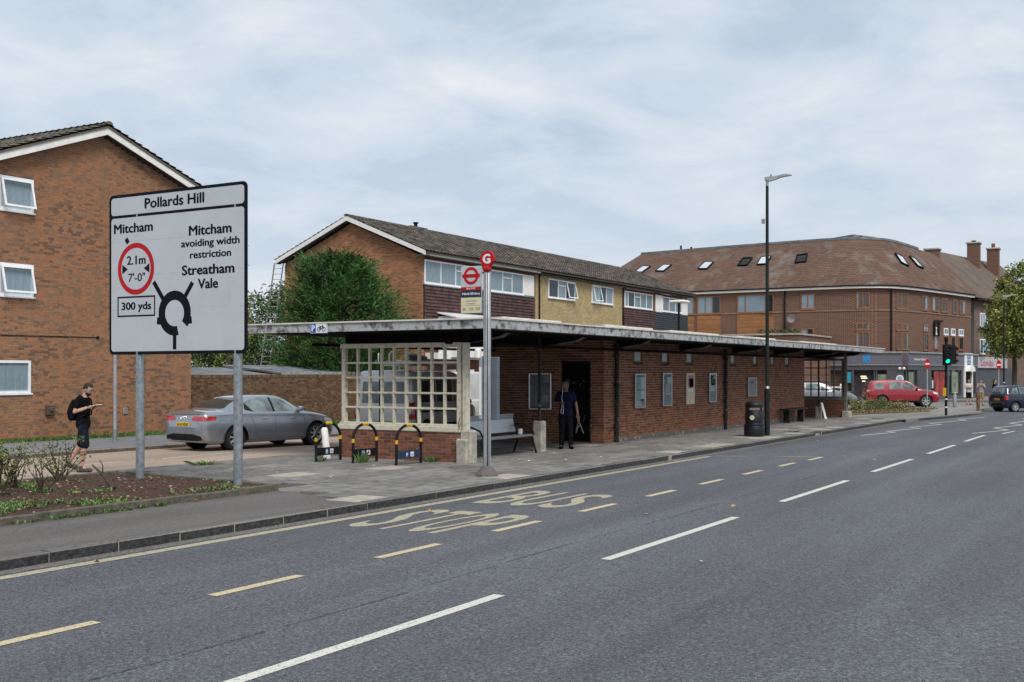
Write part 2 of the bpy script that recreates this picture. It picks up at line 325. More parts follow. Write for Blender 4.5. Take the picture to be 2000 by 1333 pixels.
def sheet(name, poly, off, m, label=None, kind='structure', fn=None, parent=None):
    fn = fn or (lambda x, y: g(x) + off)
    mb = MB().add([(x, y, fn(x, y)) for x, y in poly], [list(range(len(poly)))])
    return part(name, mb, m, parent, kind=kind if not parent else None)
def slabsolid(name, poly, off, m, depth=.22, kind='structure', parent=None):
    mb = MB().prism(poly, 0, 1, lambda x, y, t: (x, y, g(x) + off - depth*(1-t)))
    return part(name, mb, m, parent, kind=kind if not parent else None)
# ---- ground, road, pavements
sheet('ground', [(-900, -900), (1500, -900), (1500, 1500), (-900, 1500)], -.30, M['earth'])
road = sheet('road', [(-80, -.4), (320, -.4), (320, 10.6), (-80, 10.6)], -.12, M['asphalt'])
slabsolid('near_pavement', [(-80, -6), (320, -6), (320, .1), (-80, .1)], 0, M['tarmac_grey'])
srv = lambda x, y: g(x) - .03 - .07*max(0, min(1, (y-17.9)/5.3))
sheet('service_road', [(-60, 17.45), (12.6, 17.45), (20, 17.9), (95, 17.9), (95, 23.3), (-60, 23.3)], 0, M['pinkcrete'], fn=lambda x, y: g(x) - .03 - .07*(y-17.45)/5.85)
slabsolid('footway', [(-80, 10.29), (13.2, 10.29), (14.02, 12.4), (14.02, 12.52), (-80, 12.5)], -.004, M['tarmac'])
pave = slabsolid('pavement', [(13.2, 10.29), (53, 10.29), (53, 17.9), (20, 17.9), (12.6, 17.44), (-80, 17.44), (-80, 16.85), (14.0, 16.85), (14.6, 16.6), (14.35, 12.5), (14.02, 12.4)], -.032, M['joint'])
slabsolid('forecourt', [(53, 10.29), (52, 9.85), (56.4, 9.5), (59, 9.15), (63, 8.85), (67, 8.65), (70, 9.2), (80, 9.6), (320, 9.0), (320, 80), (95, 80), (95, 17.9), (53, 17.9)], 0, M['paving_far'])
slabsolid('far_footway', [(-60, 23.44), (95, 23.44), (95, 27.35), (-60, 27.35)], 0, M['tarmac_grey'])
slabsolid('back_yard', [(-60, 27.35), (95, 27.35), (95, 80), (-60, 80)], -.02, M['tarmac_grey'])
gb = sheet('grass_verge', [(-10, 27.35), (44, 27.35), (44, 29.75), (-10, 29.75)], .0, M['grassbase'])

# ---- paving slabs: single pieces
random.seed(3)
def slabmesh(lx, ly, m):
    mb = MB(); b = .006; h = .05
    mb.add([(b, b, 0), (lx-b, b, 0), (lx-b, ly-b, 0), (b, ly-b, 0), (0, 0, -b), (lx, 0, -b), (lx, ly, -b), (0, ly, -b), (0, 0, -h), (lx, 0, -h), (lx, ly, -h), (0, ly, -h)],
           [(0,1,2,3), (4,5,1,0), (5,6,2,1), (6,7,3,2), (7,4,0,3), (8,9,5,4), (9,10,6,5), (10,11,7,6), (11,8,4,7)]); return mb
SX, SY, GAP = .9, .6, .012
cells = []
for j in range(13):
    y0 = 10.30 + j*SY; off = (j % 2)*.45
    for i in range(-1, 46):
        x0 = 13.2 + off + i*SX; x1 = x0 + SX; y1 = y0 + SY
        lo = 13.25 + .38*(y0-10.3) if y0 < 12.4 else 14.62
        if y0 >= 16.7: lo = 15.2
        if x1 < lo + .25 or x0 < lo - .3 and x1 < lo + .4: continue
        x0 = max(x0, lo)
        if y1 > 17.9: y1 = 17.89
        if y1 - y0 < .2: continue
        if x1 > 53: continue
        if y0 > 13.4 and 28.2 < (x0+x1)/2 < 49.3: continue           # inside the building
        cells.append((x0, x1, y0, y1))
cells.sort(key=lambda c_: c_[0]**2 + c_[2]**2)
smesh = {}
rest = MB(); restp = MB()
for k, (x0, x1, y0, y1) in enumerate(cells):
    lx, ly = round(x1-x0-GAP, 3), round(y1-y0-GAP, 3); pale = random.random() < (.30 if y0 < 10.8 else .09 if y0 < 12 else .03)
    dz = random.uniform(-.005, .004); tilt = random.uniform(-.005, .005)
    if k < 295:
        key = (lx, ly, pale)
        if key not in smesh: smesh[key] = slabmesh(lx, ly, 0).mesh('paving_slab', M['slab_pale' if pale else 'slab'])
        o = link('paving_slab', smesh[key], pave); o.location = (x0+GAP/2, y0+GAP/2, g(x0) + dz); o.rotation_euler = (tilt, SL + random.uniform(-.004, .004), 0)
    else: (restp if pale else rest).join(slabmesh(lx, ly, 0), Matrix.Translation((x0+GAP/2, y0+GAP/2, g(x0)+dz)) @ Euler((tilt, SL, 0)).to_matrix().to_4x4())
part('far_paving_slabs', rest, M['slab'], pave, kind='stuff'); part('far_pale_slabs', restp, M['slab_pale'], pave, kind='stuff')

# ---- kerbs
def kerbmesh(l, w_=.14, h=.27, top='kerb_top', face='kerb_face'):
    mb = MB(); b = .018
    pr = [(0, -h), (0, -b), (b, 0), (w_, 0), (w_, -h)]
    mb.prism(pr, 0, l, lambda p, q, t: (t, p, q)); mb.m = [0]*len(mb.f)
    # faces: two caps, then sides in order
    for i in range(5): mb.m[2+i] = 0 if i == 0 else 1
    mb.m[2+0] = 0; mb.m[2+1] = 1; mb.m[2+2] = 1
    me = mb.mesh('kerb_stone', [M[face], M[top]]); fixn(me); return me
kb = part('kerb', MB().prism([(-60, 10.158), (53, 10.158), (53, 10.284), (-60, 10.284)], 0, 1, lambda x, y, t: (x, y, g(x) - .25 + .244*t)), M['mortar_pale'], kind='structure')
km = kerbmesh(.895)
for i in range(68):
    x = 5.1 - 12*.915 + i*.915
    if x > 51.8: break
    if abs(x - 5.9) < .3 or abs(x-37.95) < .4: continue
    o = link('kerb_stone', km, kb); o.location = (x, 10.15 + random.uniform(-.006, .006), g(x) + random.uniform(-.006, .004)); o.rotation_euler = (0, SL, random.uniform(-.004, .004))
pts = [(51.9, 10.15), (53, 9.82), (56.4, 9.40), (59, 9.05), (63, 8.72), (67, 8.5)]
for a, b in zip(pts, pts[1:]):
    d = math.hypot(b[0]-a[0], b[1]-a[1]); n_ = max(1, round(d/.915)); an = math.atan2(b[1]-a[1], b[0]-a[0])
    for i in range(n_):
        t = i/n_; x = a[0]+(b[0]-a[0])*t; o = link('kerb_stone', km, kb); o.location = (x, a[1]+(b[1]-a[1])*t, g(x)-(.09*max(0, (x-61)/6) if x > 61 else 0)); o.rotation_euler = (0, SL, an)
for xd in (5.9-.12, 37.9):                       # kerb drain inlets
    mb = MB().box(xd, xd+.13, 10.14, 10.31, g(xd)-.2, g(xd)+.01).box(xd+.75, xd+.88, 10.14, 10.31, g(xd)-.2, g(xd)+.01).box(xd+.13, xd+.75, 10.15, 10.31, g(xd)-.025, g(xd)+.012).box(xd+.12, xd+.76, 10.26, 10.3, g(xd)-.2, g(xd)-.02)
    part('drain_inlet', mb, mat('drain_iron%d' % int(xd), (.06, .05, .045), .7, var=.4, scale=20), kb)
fk = part('far_kerb', MB().prism([(-60, 23.30), (95, 23.30), (95, 23.46), (-60, 23.46)], 0, 1, lambda x, y, t: (x, y, g(x) - .25 + .22*t)), M['mortar_pale'], kind='structure')
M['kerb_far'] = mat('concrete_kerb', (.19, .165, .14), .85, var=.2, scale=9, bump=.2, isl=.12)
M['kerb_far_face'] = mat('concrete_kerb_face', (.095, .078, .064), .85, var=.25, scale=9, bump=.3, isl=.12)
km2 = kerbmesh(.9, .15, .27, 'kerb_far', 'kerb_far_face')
for i in range(34):
    x = 8 + i*.915; o = link('kerb_stone', km2, fk); o.location = (x, 23.29, g(x)); o.rotation_euler = (0, SL, 0)

# ---- road markings, parts of the road
def mark(name, polys, m, off=-.116):
    mb = MB()
    for p in polys: mb.add([(x, y, g(x)+off) for x, y in p], [list(range(len(p)))])
    return part(name, mb, m, road, fix=False)
def strip(a, b, w_):
    dx_, dy_ = b[0]-a[0], b[1]-a[1]; l = math.hypot(dx_, dy_); nx, ny = -dy_/l*w_/2, dx_/l*w_/2
    return [(a[0]-nx, a[1]-ny), (b[0]-nx, b[1]-ny), (b[0]+nx, b[1]+ny), (a[0]+nx, a[1]+ny)]
mark('yellow_edge_line', [[(-40, 9.70), (26.8, 9.70), (26.8, 9.86), (-40, 9.86)]], M['yellow_worn'])
for i in range(-3, 9):
    x = 4.95 + i*2.457; mark('yellow_dash', [[(x, 7.33-.004*i), (x+1.2, 7.33-.004*i), (x+1.2, 7.45-.004*i), (x, 7.45-.004*i)]], M['yellow'])
mark('yellow_dash', [strip((26.8, 7.3), (28.0, 7.3), .12)], M['yellow'])
mark('cage_end_line', [strip((27.0, 9.7), (27.3, 9.0), .10)], M['yellow_worn']); mark('cage_end_line', [strip((27.7, 8.4), (28.0, 7.3), .10)], M['yellow_worn'])
for i in range(-2, 13):
    x = 4.45 + i*6.58; y = 5.17 + .012*max(0, i)*2
    if x > 40: break
    mark('white_dash', [[(x, y-.05), (x+4.3, y-.05), (x+4.3, y+.07), (x, y+.07)]], M['whiteline'])
def zig(pl, w_=.11):
    for a, b in zip(pl, pl[1:]): mark('white_zigzag', [strip(a, b, w_)], M['whiteline'], -.114 + .0015*(pl.index(a) % 2))
zig([(39.2, 8.9), (42.2, 8.35), (42.6, 8.75), (46.2, 8.2), (46.7, 8.7), (50.4, 8.1), (51.3, 8.75), (56, 7.9), (57, 8.4), (61, 7.7)])
zig([(42.8, 5.85), (46.2, 5.05), (48.0, 5.75), (51.6, 5.1), (53.4, 5.75), (57.6, 5.2), (59.5, 5.8), (63.5, 5.2)])
mark('white_dash', [strip((43.2, 4.9), (45.6, 4.75), .1)], M['whiteline'])
for txt, x0, x1, ya, yb in (('STOP', 11.75, 13.95, 9.42, 7.60), ('BUS', 14.95, 17.1, 9.42, 7.78)):
    n_ = len(txt); cw = (ya-yb)/n_
    for k, ch in enumerate(txt):
        me = text_mesh(ch, 1, .012, 'LEFT', 0, 1, 4); xs = [v.co.x for v in me.vertices]; ys = [v.co.y for v in me.vertices]
        ax, bx, ay, by = min(xs), max(xs), min(ys), max(ys)
        for v in me.vertices:
            u_ = (v.co.x-ax)/(bx-ax); t_ = (v.co.y-ay)/(by-ay); X = x0 + (x1-x0)*t_; Y = ya - cw*(k + .06 + .86*u_)
            v.co = (X, Y, g(X) - .1155)
        me.materials.clear(); me.materials.append(M['yellow_worn']); link('painted_letter', me, road)
mark('gutter_dust', [[(-40, 9.93), (52, 9.93), (52, 10.16), (-40, 10.16)]], asphaltmat('gutter_grit', (.125, .118, .108), .7, 110, 2.), -.117)
sm_ = MB(); x = -20.
while x < 60:                                   # worn longitudinal seam in the surfacing
    l = random.uniform(.5, 2.2); y = 6.02 + .03*math.sin(x*.7); w_ = random.uniform(.006, .02); sm_.add([(a, b, g(a)-.1175) for a, b in strip((x, y+random.uniform(-.01, .01)), (x+l, y+random.uniform(-.02, .02)), w_*2)], [(0, 1, 2, 3)]); x += l + random.uniform(0, .8)
part('surface_seam', sm_, mat('seam_tar', (.068, .07, .075), .85, var=.5, scale=25), road, kind='stuff')
# service road lines
def smark(a, b, w_=.1):
    mb = MB().add([(x, y, g(x) - .03 - .07*(y-17.45)/5.85 + .004) for x, y in strip(a, b, w_)], [(0, 1, 2, 3)]); return part('parking_line', mb, M['whiteline'], bpy.data.objects['service_road'])
smark((9, 20.7), (17.4, 20.05)); smark((18.5, 20.0), (21.2, 20.3)); smark((20.6, 20.8), (22.2, 20.7)); smark((14.2, 19.6), (15.6, 19.35))

# ---- planting bed
bedpoly = [(-30, 12.42), (13.98, 12.5), (14.3, 12.9), (14.52, 16.5), (14.1, 16.82), (-30, 16.86)]
bed = part('planting_bed', MB(), M['soil'], kind='structure')
bm = bmesh.new()
nx_, ny_ = 120, 30; gr = [[None]*(ny_+1) for _ in range(nx_+1)]
for i in range(nx_+1):
    for j in range(ny_+1):
        x = 3 + 11.35*i/nx_; y = 12.52 + 4.28*j/ny_; x = min(x, 14.02 + .1*(y-12.5))
        from mathutils import noise as NZ
        h = .055 + .05*NZ.noise(Vector((x*1.3, y*1.3, 0))) + .022*NZ.noise(Vector((x*7, y*7, 3)))
        gr[i][j] = bm.verts.new((x, y, g(x) + h))
for i in range(nx_):
    for j in range(ny_):
        try: bm.faces.new((gr[i][j], gr[i+1][j], gr[i+1][j+1], gr[i][j+1]))
        except ValueError: pass
me = bpy.data.meshes.new('planting_bed'); bm.to_mesh(me); bm.free(); me.materials.append(M['soil']); me.polygons.foreach_set('use_smooth', [True]*len(me.polygons)); bed.data = me
def edging(a, b):
    d = math.hypot(b[0]-a[0], b[1]-a[1]); n_ = max(1, round(d/.9)); an = math.atan2(b[1]-a[1], b[0]-a[0])
    for i in range(n_):
        t = i/n_; x, y = a[0]+(b[0]-a[0])*t, a[1]+(b[1]-a[1])*t; l = d/n_ - .008
        mb = MB().bbox(0, l, -.05, .05, -.15, .10 + random.uniform(-.008, .008), .012); o = part('edging_stone', mb, M['edging'], bed, False); o.location = (x, y, g(x)); o.rotation_euler = (0, SL, an)
edging((3, 12.42), (13.95, 12.47)); edging((13.98, 12.52), (14.5, 16.6)); edging((14.4, 16.75), (8, 16.85))
def tuft(mb, x, y, z, n_, h, r, wd=.008, mi=0):
    for _ in range(n_):
        a = random.uniform(0, 2*PI); q = random.uniform(.1, 1)*r; hh = h*random.uniform(.4, 1); bx, by = x+q*.4*math.cos(a), y+q*.4*math.sin(a)
        tx, ty = x+q*math.cos(a), y+q*math.sin(a); px_, py_ = -math.sin(a)*wd, math.cos(a)*wd
        mb.add([(bx-px_, by-py_, z), (bx+px_, by+py_, z), ((bx+tx)/2+px_*1.3, (by+ty)/2+py_*1.3, z+hh*.7), (tx, ty, z+hh), ((bx+tx)/2-px_*1.3, (by+ty)/2-py_*1.3, z+hh*.7)], [(0, 1, 2, 3, 4)], mi)
random.seed(5); wm = MB()
for _ in range(2000):
    x, y = random.uniform(6, 13.6), random.uniform(12.55, 16.6); k = NZ.noise(Vector((x*.9, y*.9, 7))) + (.25 if y < 14.3 else -.12) + (.1 if x < 11 else -.25)
    if k < .12: continue
    tuft(wm, x, y, g(x)+.06, 8, random.uniform(.03, .08), random.uniform(.05, .12), .008)
for _ in range(60): x = random.uniform(9, 11.5); tuft(wm, x, random.uniform(12.34, 12.40), g(x), 5, .06, .08, .009)
part('weeds', wm, M['weed'], kind='stuff', label='low green weeds growing over the soil of the planting bed', cat='weeds')
db = MB()
for _ in range(700):
    x, y = random.uniform(6, 14), random.uniform(12.6, 16.6); a = random.uniform(0, 6.3); s_ = random.uniform(.012, .035)
    z = g(x)+.085+random.uniform(0, .03); db.add([(x+s_*math.cos(a), y+s_*math.sin(a), z), (x-s_*.5*math.sin(a), y+s_*.5*math.cos(a), z+.012), (x-s_*math.cos(a), y-s_*math.sin(a), z), (x+s_*.5*math.sin(a), y-s_*.5*math.cos(a), z-.006)], [(0, 1, 2, 3)])
part('soil_debris', db, mat('debris_chips', (.22, .16, .11), .9, var=.4, scale=3, isl=.6), kind='stuff', label='leaf scraps and chips scattered on the bed soil', cat='debris')
gm_ = MB()
for _ in range(4200):
    x = random.uniform(14, 42); y = random.uniform(27.4, 28.66 if x < 28 else 29.6); tuft(gm_, x, y, g(x), 3, random.uniform(.04, .1), .05, .012)
part('verge_grass', gm_, M['grass'], kind='stuff', label='strip of mown green grass along the foot of the brick walls', cat='grass')
# weed tufts by hoops and screen
for (x, y, n_, h, r, lb) in ((19.17, 15.88, 30, .12, .2, 'small tuft of grass at the foot of the bike hoop beside the white bollard'), (19.35, 14.9, 60, .3, .26, 'bushy green weed growing at the foot of the middle bike hoop'), (20.35, 13.75, 50, .14, .3, 'low green weeds where the dwarf brick wall meets the paving'), (17.2, 17.35, 60, .09, .5, 'flat patch of weeds in the paving beside the service road'), (30.0+8.2, 11.0, 40, .05, .4, 'thin moss and weeds on the slabs by the far drain')):
    t_ = MB(); tuft(t_, x, y, g(x), n_, h, r, .012); part('weed_tuft', t_, M['weed'], label=lb, cat='weed')
# ------------------------------------------------------------------ brickwork
CAMP = Vector((0, 0, 1.85))
def subtract(iv, a, b):
    r = []
    for p, q in iv:
        if b <= p or a >= q: r.append((p, q)); continue
        if a > p: r.append((p, a))
        if b < q: r.append((b, q))
    return r
def brick_wall(wall, org, ex, nrm, length, z0, z1, mb_, mm_, holes=(), flem=True, ivf=None, nind=0, vis=None, ch=.075, jit=.003):
    """bricks proud of a recessed mortar bed; the nind nearest whole bricks are single objects, children of `wall`"""
    org, ex, nrm = Vector(org), Vector(ex), Vector(nrm); up = Vector((0, 0, 1)); D = .03; g_ = .010
    mort = MB(); cand = []; stuff = MB(); k = 0; z = z0
    def P3(a, h, d): return org + ex*a + up*h + nrm*d
    def brick(mb, a, b, h, e):
        d = random.uniform(-jit, jit); vs = [P3(a, h, d), P3(b, h, d), P3(b, h+e, d), P3(a, h+e, d), P3(a, h, -D), P3(b, h, -D), P3(b, h+e, -D), P3(a, h+e, -D)]
        mb.add(vs, [(0, 1, 2, 3), (4, 5, 1, 0), (5, 6, 2, 1), (6, 7, 3, 2), (7, 4, 0, 3)])
    while z < z1 - .02:
        h = min(ch, z1 - z); iv = [(0, length)]
        if ivf: a, b = ivf(z + h*.5); iv = [(max(0, a), min(length, b))]
        for (a, b, c, d) in holes:
            if c < z + h*.6 and d > z + h*.4: iv = subtract(iv, a, b)
        for p, q in iv:
            if q - p < .02: continue
            mort.add([P3(p, z, -.010), P3(q, z, -.010), P3(q, z+h, -.010), P3(p, z+h, -.010)], [(0, 1, 2, 3)])
            a = -.1125*(k % 2)*(1.5 if flem else 1); s_ = 0
            while a < q:
                l = (.215 if s_ % 2 == 0 or not flem else .1025); b = a + l
                aa, bb = max(a, p), min(b, q)
                if bb - aa > .03:
                    if bb - aa > l - .001 and h > .07: cand.append((aa, bb, z, h - g_))
                    else: brick(stuff, aa, bb, z, h - g_)
                a = b + g_; s_ += 1
        z += ch; k += 1
    if nind:
        cand.sort(key=lambda c_: ((P3(c_[0], c_[2], 0) - CAMP).length if not vis or vis(*c_) else 1e6 + (P3(c_[0], c_[2], 0)-CAMP).length))
        tm = {}; rot = Matrix((ex, nrm, up)).transposed()
        # keep a right handed local frame: x along wall, y outward, z up
        for (a, b, h, e) in cand[:nind]:
            key = round(b-a, 3)
            if key not in tm:
                t_ = MB(); l = key; vs = [(0,0,0),(l,0,0),(l,0,e),(0,0,e),(0,-D,0),(l,-D,0),(l,-D,e),(0,-D,e)]; c_ = .003
                vs = [(c_,0,c_),(l-c_,0,c_),(l-c_,0,e-c_),(c_,0,e-c_),(0,-c_,0),(l,-c_,0),(l,-c_,e),(0,-c_,e),(0,-D,0),(l,-D,0),(l,-D,e),(0,-D,e)]
                M3 = rot; t_.add([M3 @ Vector(p) for p in vs], [(0,1,2,3),(4,5,1,0),(5,6,2,1),(6,7,3,2),(7,4,0,3),(8,9,5,4),(9,10,6,5),(10,11,7,6),(11,8,4,7)])
                tm[key] = t_.mesh('brick', mb_); fixn(tm[key])
            o = link('brick', tm[key], wall, True); o.location = P3(a, h, random.uniform(-jit, jit))
        cand = cand[nind:]
    for c_ in cand: brick(stuff, *c_)
    me = mort.mesh('mortar', mm_); fixn(me)
    if len(mort.f):
        wall_m = link('mortar_bed', me, wall, True)
    if len(stuff.f): part('small_bricks', stuff, mb_, wall, kind='stuff', fix=False)
M['mortar'] = mat('mortar', (.50, .42, .34), .95, var=.25, scale=6)
M['mortar_dk'] = mat('mortar_dark', (.20, .165, .135), .95, var=.3, scale=4)
M['brk_lib'] = brickmat('brick_red_brown', ['573b2d', '6e4935', '80543d', '8b5c44', '7c513c', '634434'])
M['brk_dwarf'] = brickmat('brick_purple_brown', ['513630', '694538', '7b4f3e', '754a3a', '855540', '5f4034'])
M['brk_house'] = brickmat('brick_orange_multi', ['675042', '785c4a', '86664f', '8f6b51', '936b50', '9d6d4d', 'a06e4c', '84654f'], patch=.45)
M['brk_garden'] = brickmat('brick_garden_brown', ['4a3a2e', '5f4a38', '6b5340', '786049', '69503a', '54402f'])
M['concrete'] = mat('concrete_pier', (.40, .375, .31), .9, var=.14, scale=7, bump=.3, c2=(.25, .235, .20), bscale=40)
M['fascia'] = mat('weathered_fascia', (.33, .335, .34), .88, var=.15, scale=5.5, bump=.35, bscale=18, c2=(.075, .076, .074), detail=12, thr=(.37, .52))
M['flashing'] = mat('roof_flashing', (.62, .58, .52), .7, var=.12, scale=3)
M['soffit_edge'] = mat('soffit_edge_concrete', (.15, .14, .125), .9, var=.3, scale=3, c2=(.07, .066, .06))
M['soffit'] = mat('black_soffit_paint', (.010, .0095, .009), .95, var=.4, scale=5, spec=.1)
M['screen'] = mat('cream_screen_paint', (.50, .465, .37), .8, var=.12, scale=10, bump=.25, c2=(.33, .30, .235), bscale=30, thr=(.3, .5))
M['screen_far'] = mat('unpainted_screen', (.17, .155, .13), .85, var=.2, scale=10)
M['pipe'] = mat('dark_green_pipe', (.012, .015, .014), .7, spec=.2, var=.4, scale=12, c2=(.06, .055, .05), thr=(.3, .55))
M['pipe_rust'] = mat('peeling_pipe', (.016, .02, .019), .7, spec=.2, var=.3, scale=9, c2=(.15, .14, .12), thr=(.38, .42))
M['black'] = mat('black_paint', (.009, .009, .010), .7, var=.3, scale=10, spec=.2)
M['door_black'] = mat('black_door', (.004, .004, .005), .8, var=.4, scale=7, spec=.1)
M['graffiti'] = mat('scuffed_marks', (.16, .16, .16), .8, var=.3, scale=30)
M['whitepaint'] = mat('white_paint', (.78, .77, .73), .6, var=.06, scale=6)
M['upvc'] = mat('white_upvc', (.80, .81, .82), .35, var=.04, scale=4)
M['glass'] = glassmat('window_glass', (.86, .90, .92), .02)
M['glass_dark'] = glassmat('dark_glass', (.86, .89, .9), .0)
M['frost'] = mat('frosted_pane', (.33, .36, .37), .35, var=.1, scale=8)
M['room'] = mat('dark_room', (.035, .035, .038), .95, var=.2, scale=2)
M['curtain'] = mat('net_curtain', (.42, .45, .47), .9, var=.12, scale=9, stretch=(6, 6, .4))

# ------------------------------------------------------------------ long low brick building with the canopy
lib = thing('kiosk_building', 'long low brick building under a flat overhanging concrete canopy roof', 'building', (24, 14, g(24)))
ZB, ZT = 2.77, 2.955
roofpoly = [(19.94, 12.03), (55.0, 11.42), (55.0, 19.0), (19.94, 19.0)]
part('roof', MB().prism(roofpoly, ZB+.012, ZT-.01), M['soffit_edge'], lib)
# fascia panels, proud of the roof slab
def fyat(x): return 12.03 - .61*(x-19.94)/35.06
xs = [19.90] + [19.94+2.62*i + random.uniform(-.15, .15) for i in range(1, 13)] + [55.0]
for a, b in zip(xs, xs[1:]):
    part('fascia_panel', MB().prism([(a+.003, fyat(a)-.045), (b-.003, fyat(b)-.045), (b-.003, fyat(b)-.001), (a+.003, fyat(a)-.001)], ZB - .004 + random.uniform(-.003, .003), ZT + random.uniform(-.004, .004)), M['fascia'], lib)
ys = [12.03, 13.4, 15.05, 17.3, 19.0]
for a, b in zip(ys, ys[1:]):
    part('fascia_panel', MB().box(19.893, 19.938, a+.003 - (.05 if a == 12.03 else 0), b-.003, ZB-.004, ZT), M['fascia'], lib)
fl = MB()
fl.prism([(19.86, 11.96), (55.05, 11.35), (55.05, 11.60), (19.86, 12.30)], ZT+.002, ZT+.035); fl.box(19.861, 20.15, 12.30, 19.02, ZT+.002, ZT+.035)
part('roof_flashing', fl, M['flashing'], lib)
for (x0, x1, h) in ((20.6, 23.2, .05), (25.5, 28.4, .06), (29.6, 33.4, .05), (35.2, 39, .05), (42, 47, .04)):
    part('roof_flashing', MB().prism([(x0, fyat(x0)+.1), (x1, fyat(x1)+.1), (x1-.3, fyat(x1)+1.1), (x0+.5, fyat(x0)+1.1)], ZT+.036, ZT+.036+h), M['flashing'], lib)
# soffit: a darker board field set inside a concrete margin, with a ragged peeling edge
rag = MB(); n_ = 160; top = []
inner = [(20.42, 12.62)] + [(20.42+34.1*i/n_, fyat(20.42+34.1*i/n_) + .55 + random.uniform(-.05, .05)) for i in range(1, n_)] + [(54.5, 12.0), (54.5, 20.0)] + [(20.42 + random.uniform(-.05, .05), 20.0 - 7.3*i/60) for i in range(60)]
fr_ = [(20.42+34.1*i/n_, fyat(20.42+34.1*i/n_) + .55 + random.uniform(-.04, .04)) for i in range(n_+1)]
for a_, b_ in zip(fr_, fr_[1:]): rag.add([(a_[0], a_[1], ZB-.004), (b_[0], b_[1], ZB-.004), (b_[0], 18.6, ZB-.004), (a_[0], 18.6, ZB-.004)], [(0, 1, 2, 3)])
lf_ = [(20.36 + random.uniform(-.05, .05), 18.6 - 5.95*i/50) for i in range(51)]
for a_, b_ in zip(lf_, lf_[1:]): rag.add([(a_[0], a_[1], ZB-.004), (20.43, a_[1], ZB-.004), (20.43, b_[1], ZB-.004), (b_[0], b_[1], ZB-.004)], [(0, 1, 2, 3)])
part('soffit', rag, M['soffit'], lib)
for x in (21.9, 25.6, 29.6, 34.4, 39.6, 44.6, 49.5, 53.6):
    yf = fyat(x)
    pr = [(yf+.75, ZB-.013), (yf+.95, ZB-.10), (13.9, ZB-.24), (17.3, ZB-.24), (17.3, ZB-.013)]
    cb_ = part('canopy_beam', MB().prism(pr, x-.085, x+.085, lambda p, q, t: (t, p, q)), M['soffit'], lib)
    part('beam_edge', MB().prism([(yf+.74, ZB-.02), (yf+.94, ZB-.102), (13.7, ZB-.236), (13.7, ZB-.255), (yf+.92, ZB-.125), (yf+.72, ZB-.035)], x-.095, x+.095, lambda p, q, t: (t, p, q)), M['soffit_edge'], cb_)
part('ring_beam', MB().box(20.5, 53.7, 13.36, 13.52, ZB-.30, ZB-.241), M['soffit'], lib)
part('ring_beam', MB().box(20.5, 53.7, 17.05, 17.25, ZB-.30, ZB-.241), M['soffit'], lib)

# walls
X0, X1, YF, YB = 28.55, 49.05, 13.55, 17.4
part('core_wall', MB().box(X0+.06, X1-.06, YF+.06, YB, -.4, ZB-.02), M['mortar_dk'], lib)
vents = [(30.69, 31.30), (32.82, 33.40), (34.9, 35.5), (39.27, 39.83), (41.86, 42.4), (44.13, 44.6), (46.1, 46.65)]
wf = part('front_wall', MB().box(X0+.02, X1-.02, YF+.035, YF+.055, -.4, ZB-.02), M['mortar_dk'], lib)
brick_wall(wf, (X0, YF, -.28), (1, 0, 0), (0, -1, 0), X1-X0, 0, ZB+.26, M['brk_lib'], M['mortar'], [(a-X0, b-X0, 2.13+.28, 2.48+.28) for a, b in vents], True)
wl = part('flank_wall', MB().box(X0+.035, X0+.055, YF+.02, YB, -.4, ZB-.02), M['mortar_dk'], lib)
DY0, DY1 = 13.93, 14.84
brick_wall(wl, (X0, YB, -.2), (0, -1, 0), (-1, 0, 0), YB-YF+.03, 0, ZB+.18, M['brk_lib'], M['mortar'], [(YB-DY1, YB-DY0, -.1, 2.36)], False, nind=280, vis=lambda a, b, h, e: True)
# rendered plinth, crumbling
pl = MB(); x = 29.5
while x < 49:
    l = random.uniform(.3, 1.1); pl.bbox(x, min(x+l, 49.02), YF-.022-random.uniform(0, .012), YF+.01, g(x)-.1, g(x)+random.uniform(.09, .17), .012); x += l + .01
part('plinth', pl, mat('plinth_render', (.085, .08, .075), .95, var=.3, scale=6, bump=.6, c2=(.30, .29, .27), thr=(.64, .54)), lib)
for a, b in vents:
    w_ = part('vent_window', MB().box(a, b, YF+.05, YF+.07, 2.14, 2.47), M['black'], lib)
    part('pane', MB().box(a+.0, b-.2, YF-.02, YF+.04, 2.2, 2.46), M['frost'], w_)
    part('sill', MB().box(a-.03, b+.02, YF-.03, YF+.03, 2.10, 2.135), M['black'], w_)
d_ = part('door', MB().bbox(X0+.012, X0+.05, DY0+.05, DY1-.05, -.10, 2.12, .01), M['door_black'], lib)
part('door_frame', MB().box(X0-.012, X0+.06, DY0, DY0+.048, -.12, 2.17).box(X0-.012, X0+.06, DY1-.048, DY1, -.12, 2.17).box(X0-.012, X0+.06, DY0+.048, DY1-.048, 2.122, 2.17), M['black'], lib)
gm = MB()
for (y, z, l, a) in ((14.6, 1.62, .16, .5), (14.45, 1.55, .1, 2.2), (14.2, 1.68, .12, 1.2), (14.15, 1.60, .07, .3), (14.25, 1.5, .09, 2), (14.12, .55, .22, 1.9), (14.22, .45, .2, .9)):
    c_, s_ = math.cos(a)*l/2, math.sin(a)*l/2; gm.add([(X0+.008, y-c_, z-s_), (X0+.008, y+c_, z+s_), (X0+.008, y+c_+.012, z+s_+.018), (X0+.008, y-c_+.012, z-s_+.018)], [(0, 1, 2, 3)])
part('scratched_paint', gm, M['graffiti'], d_, kind='stuff')
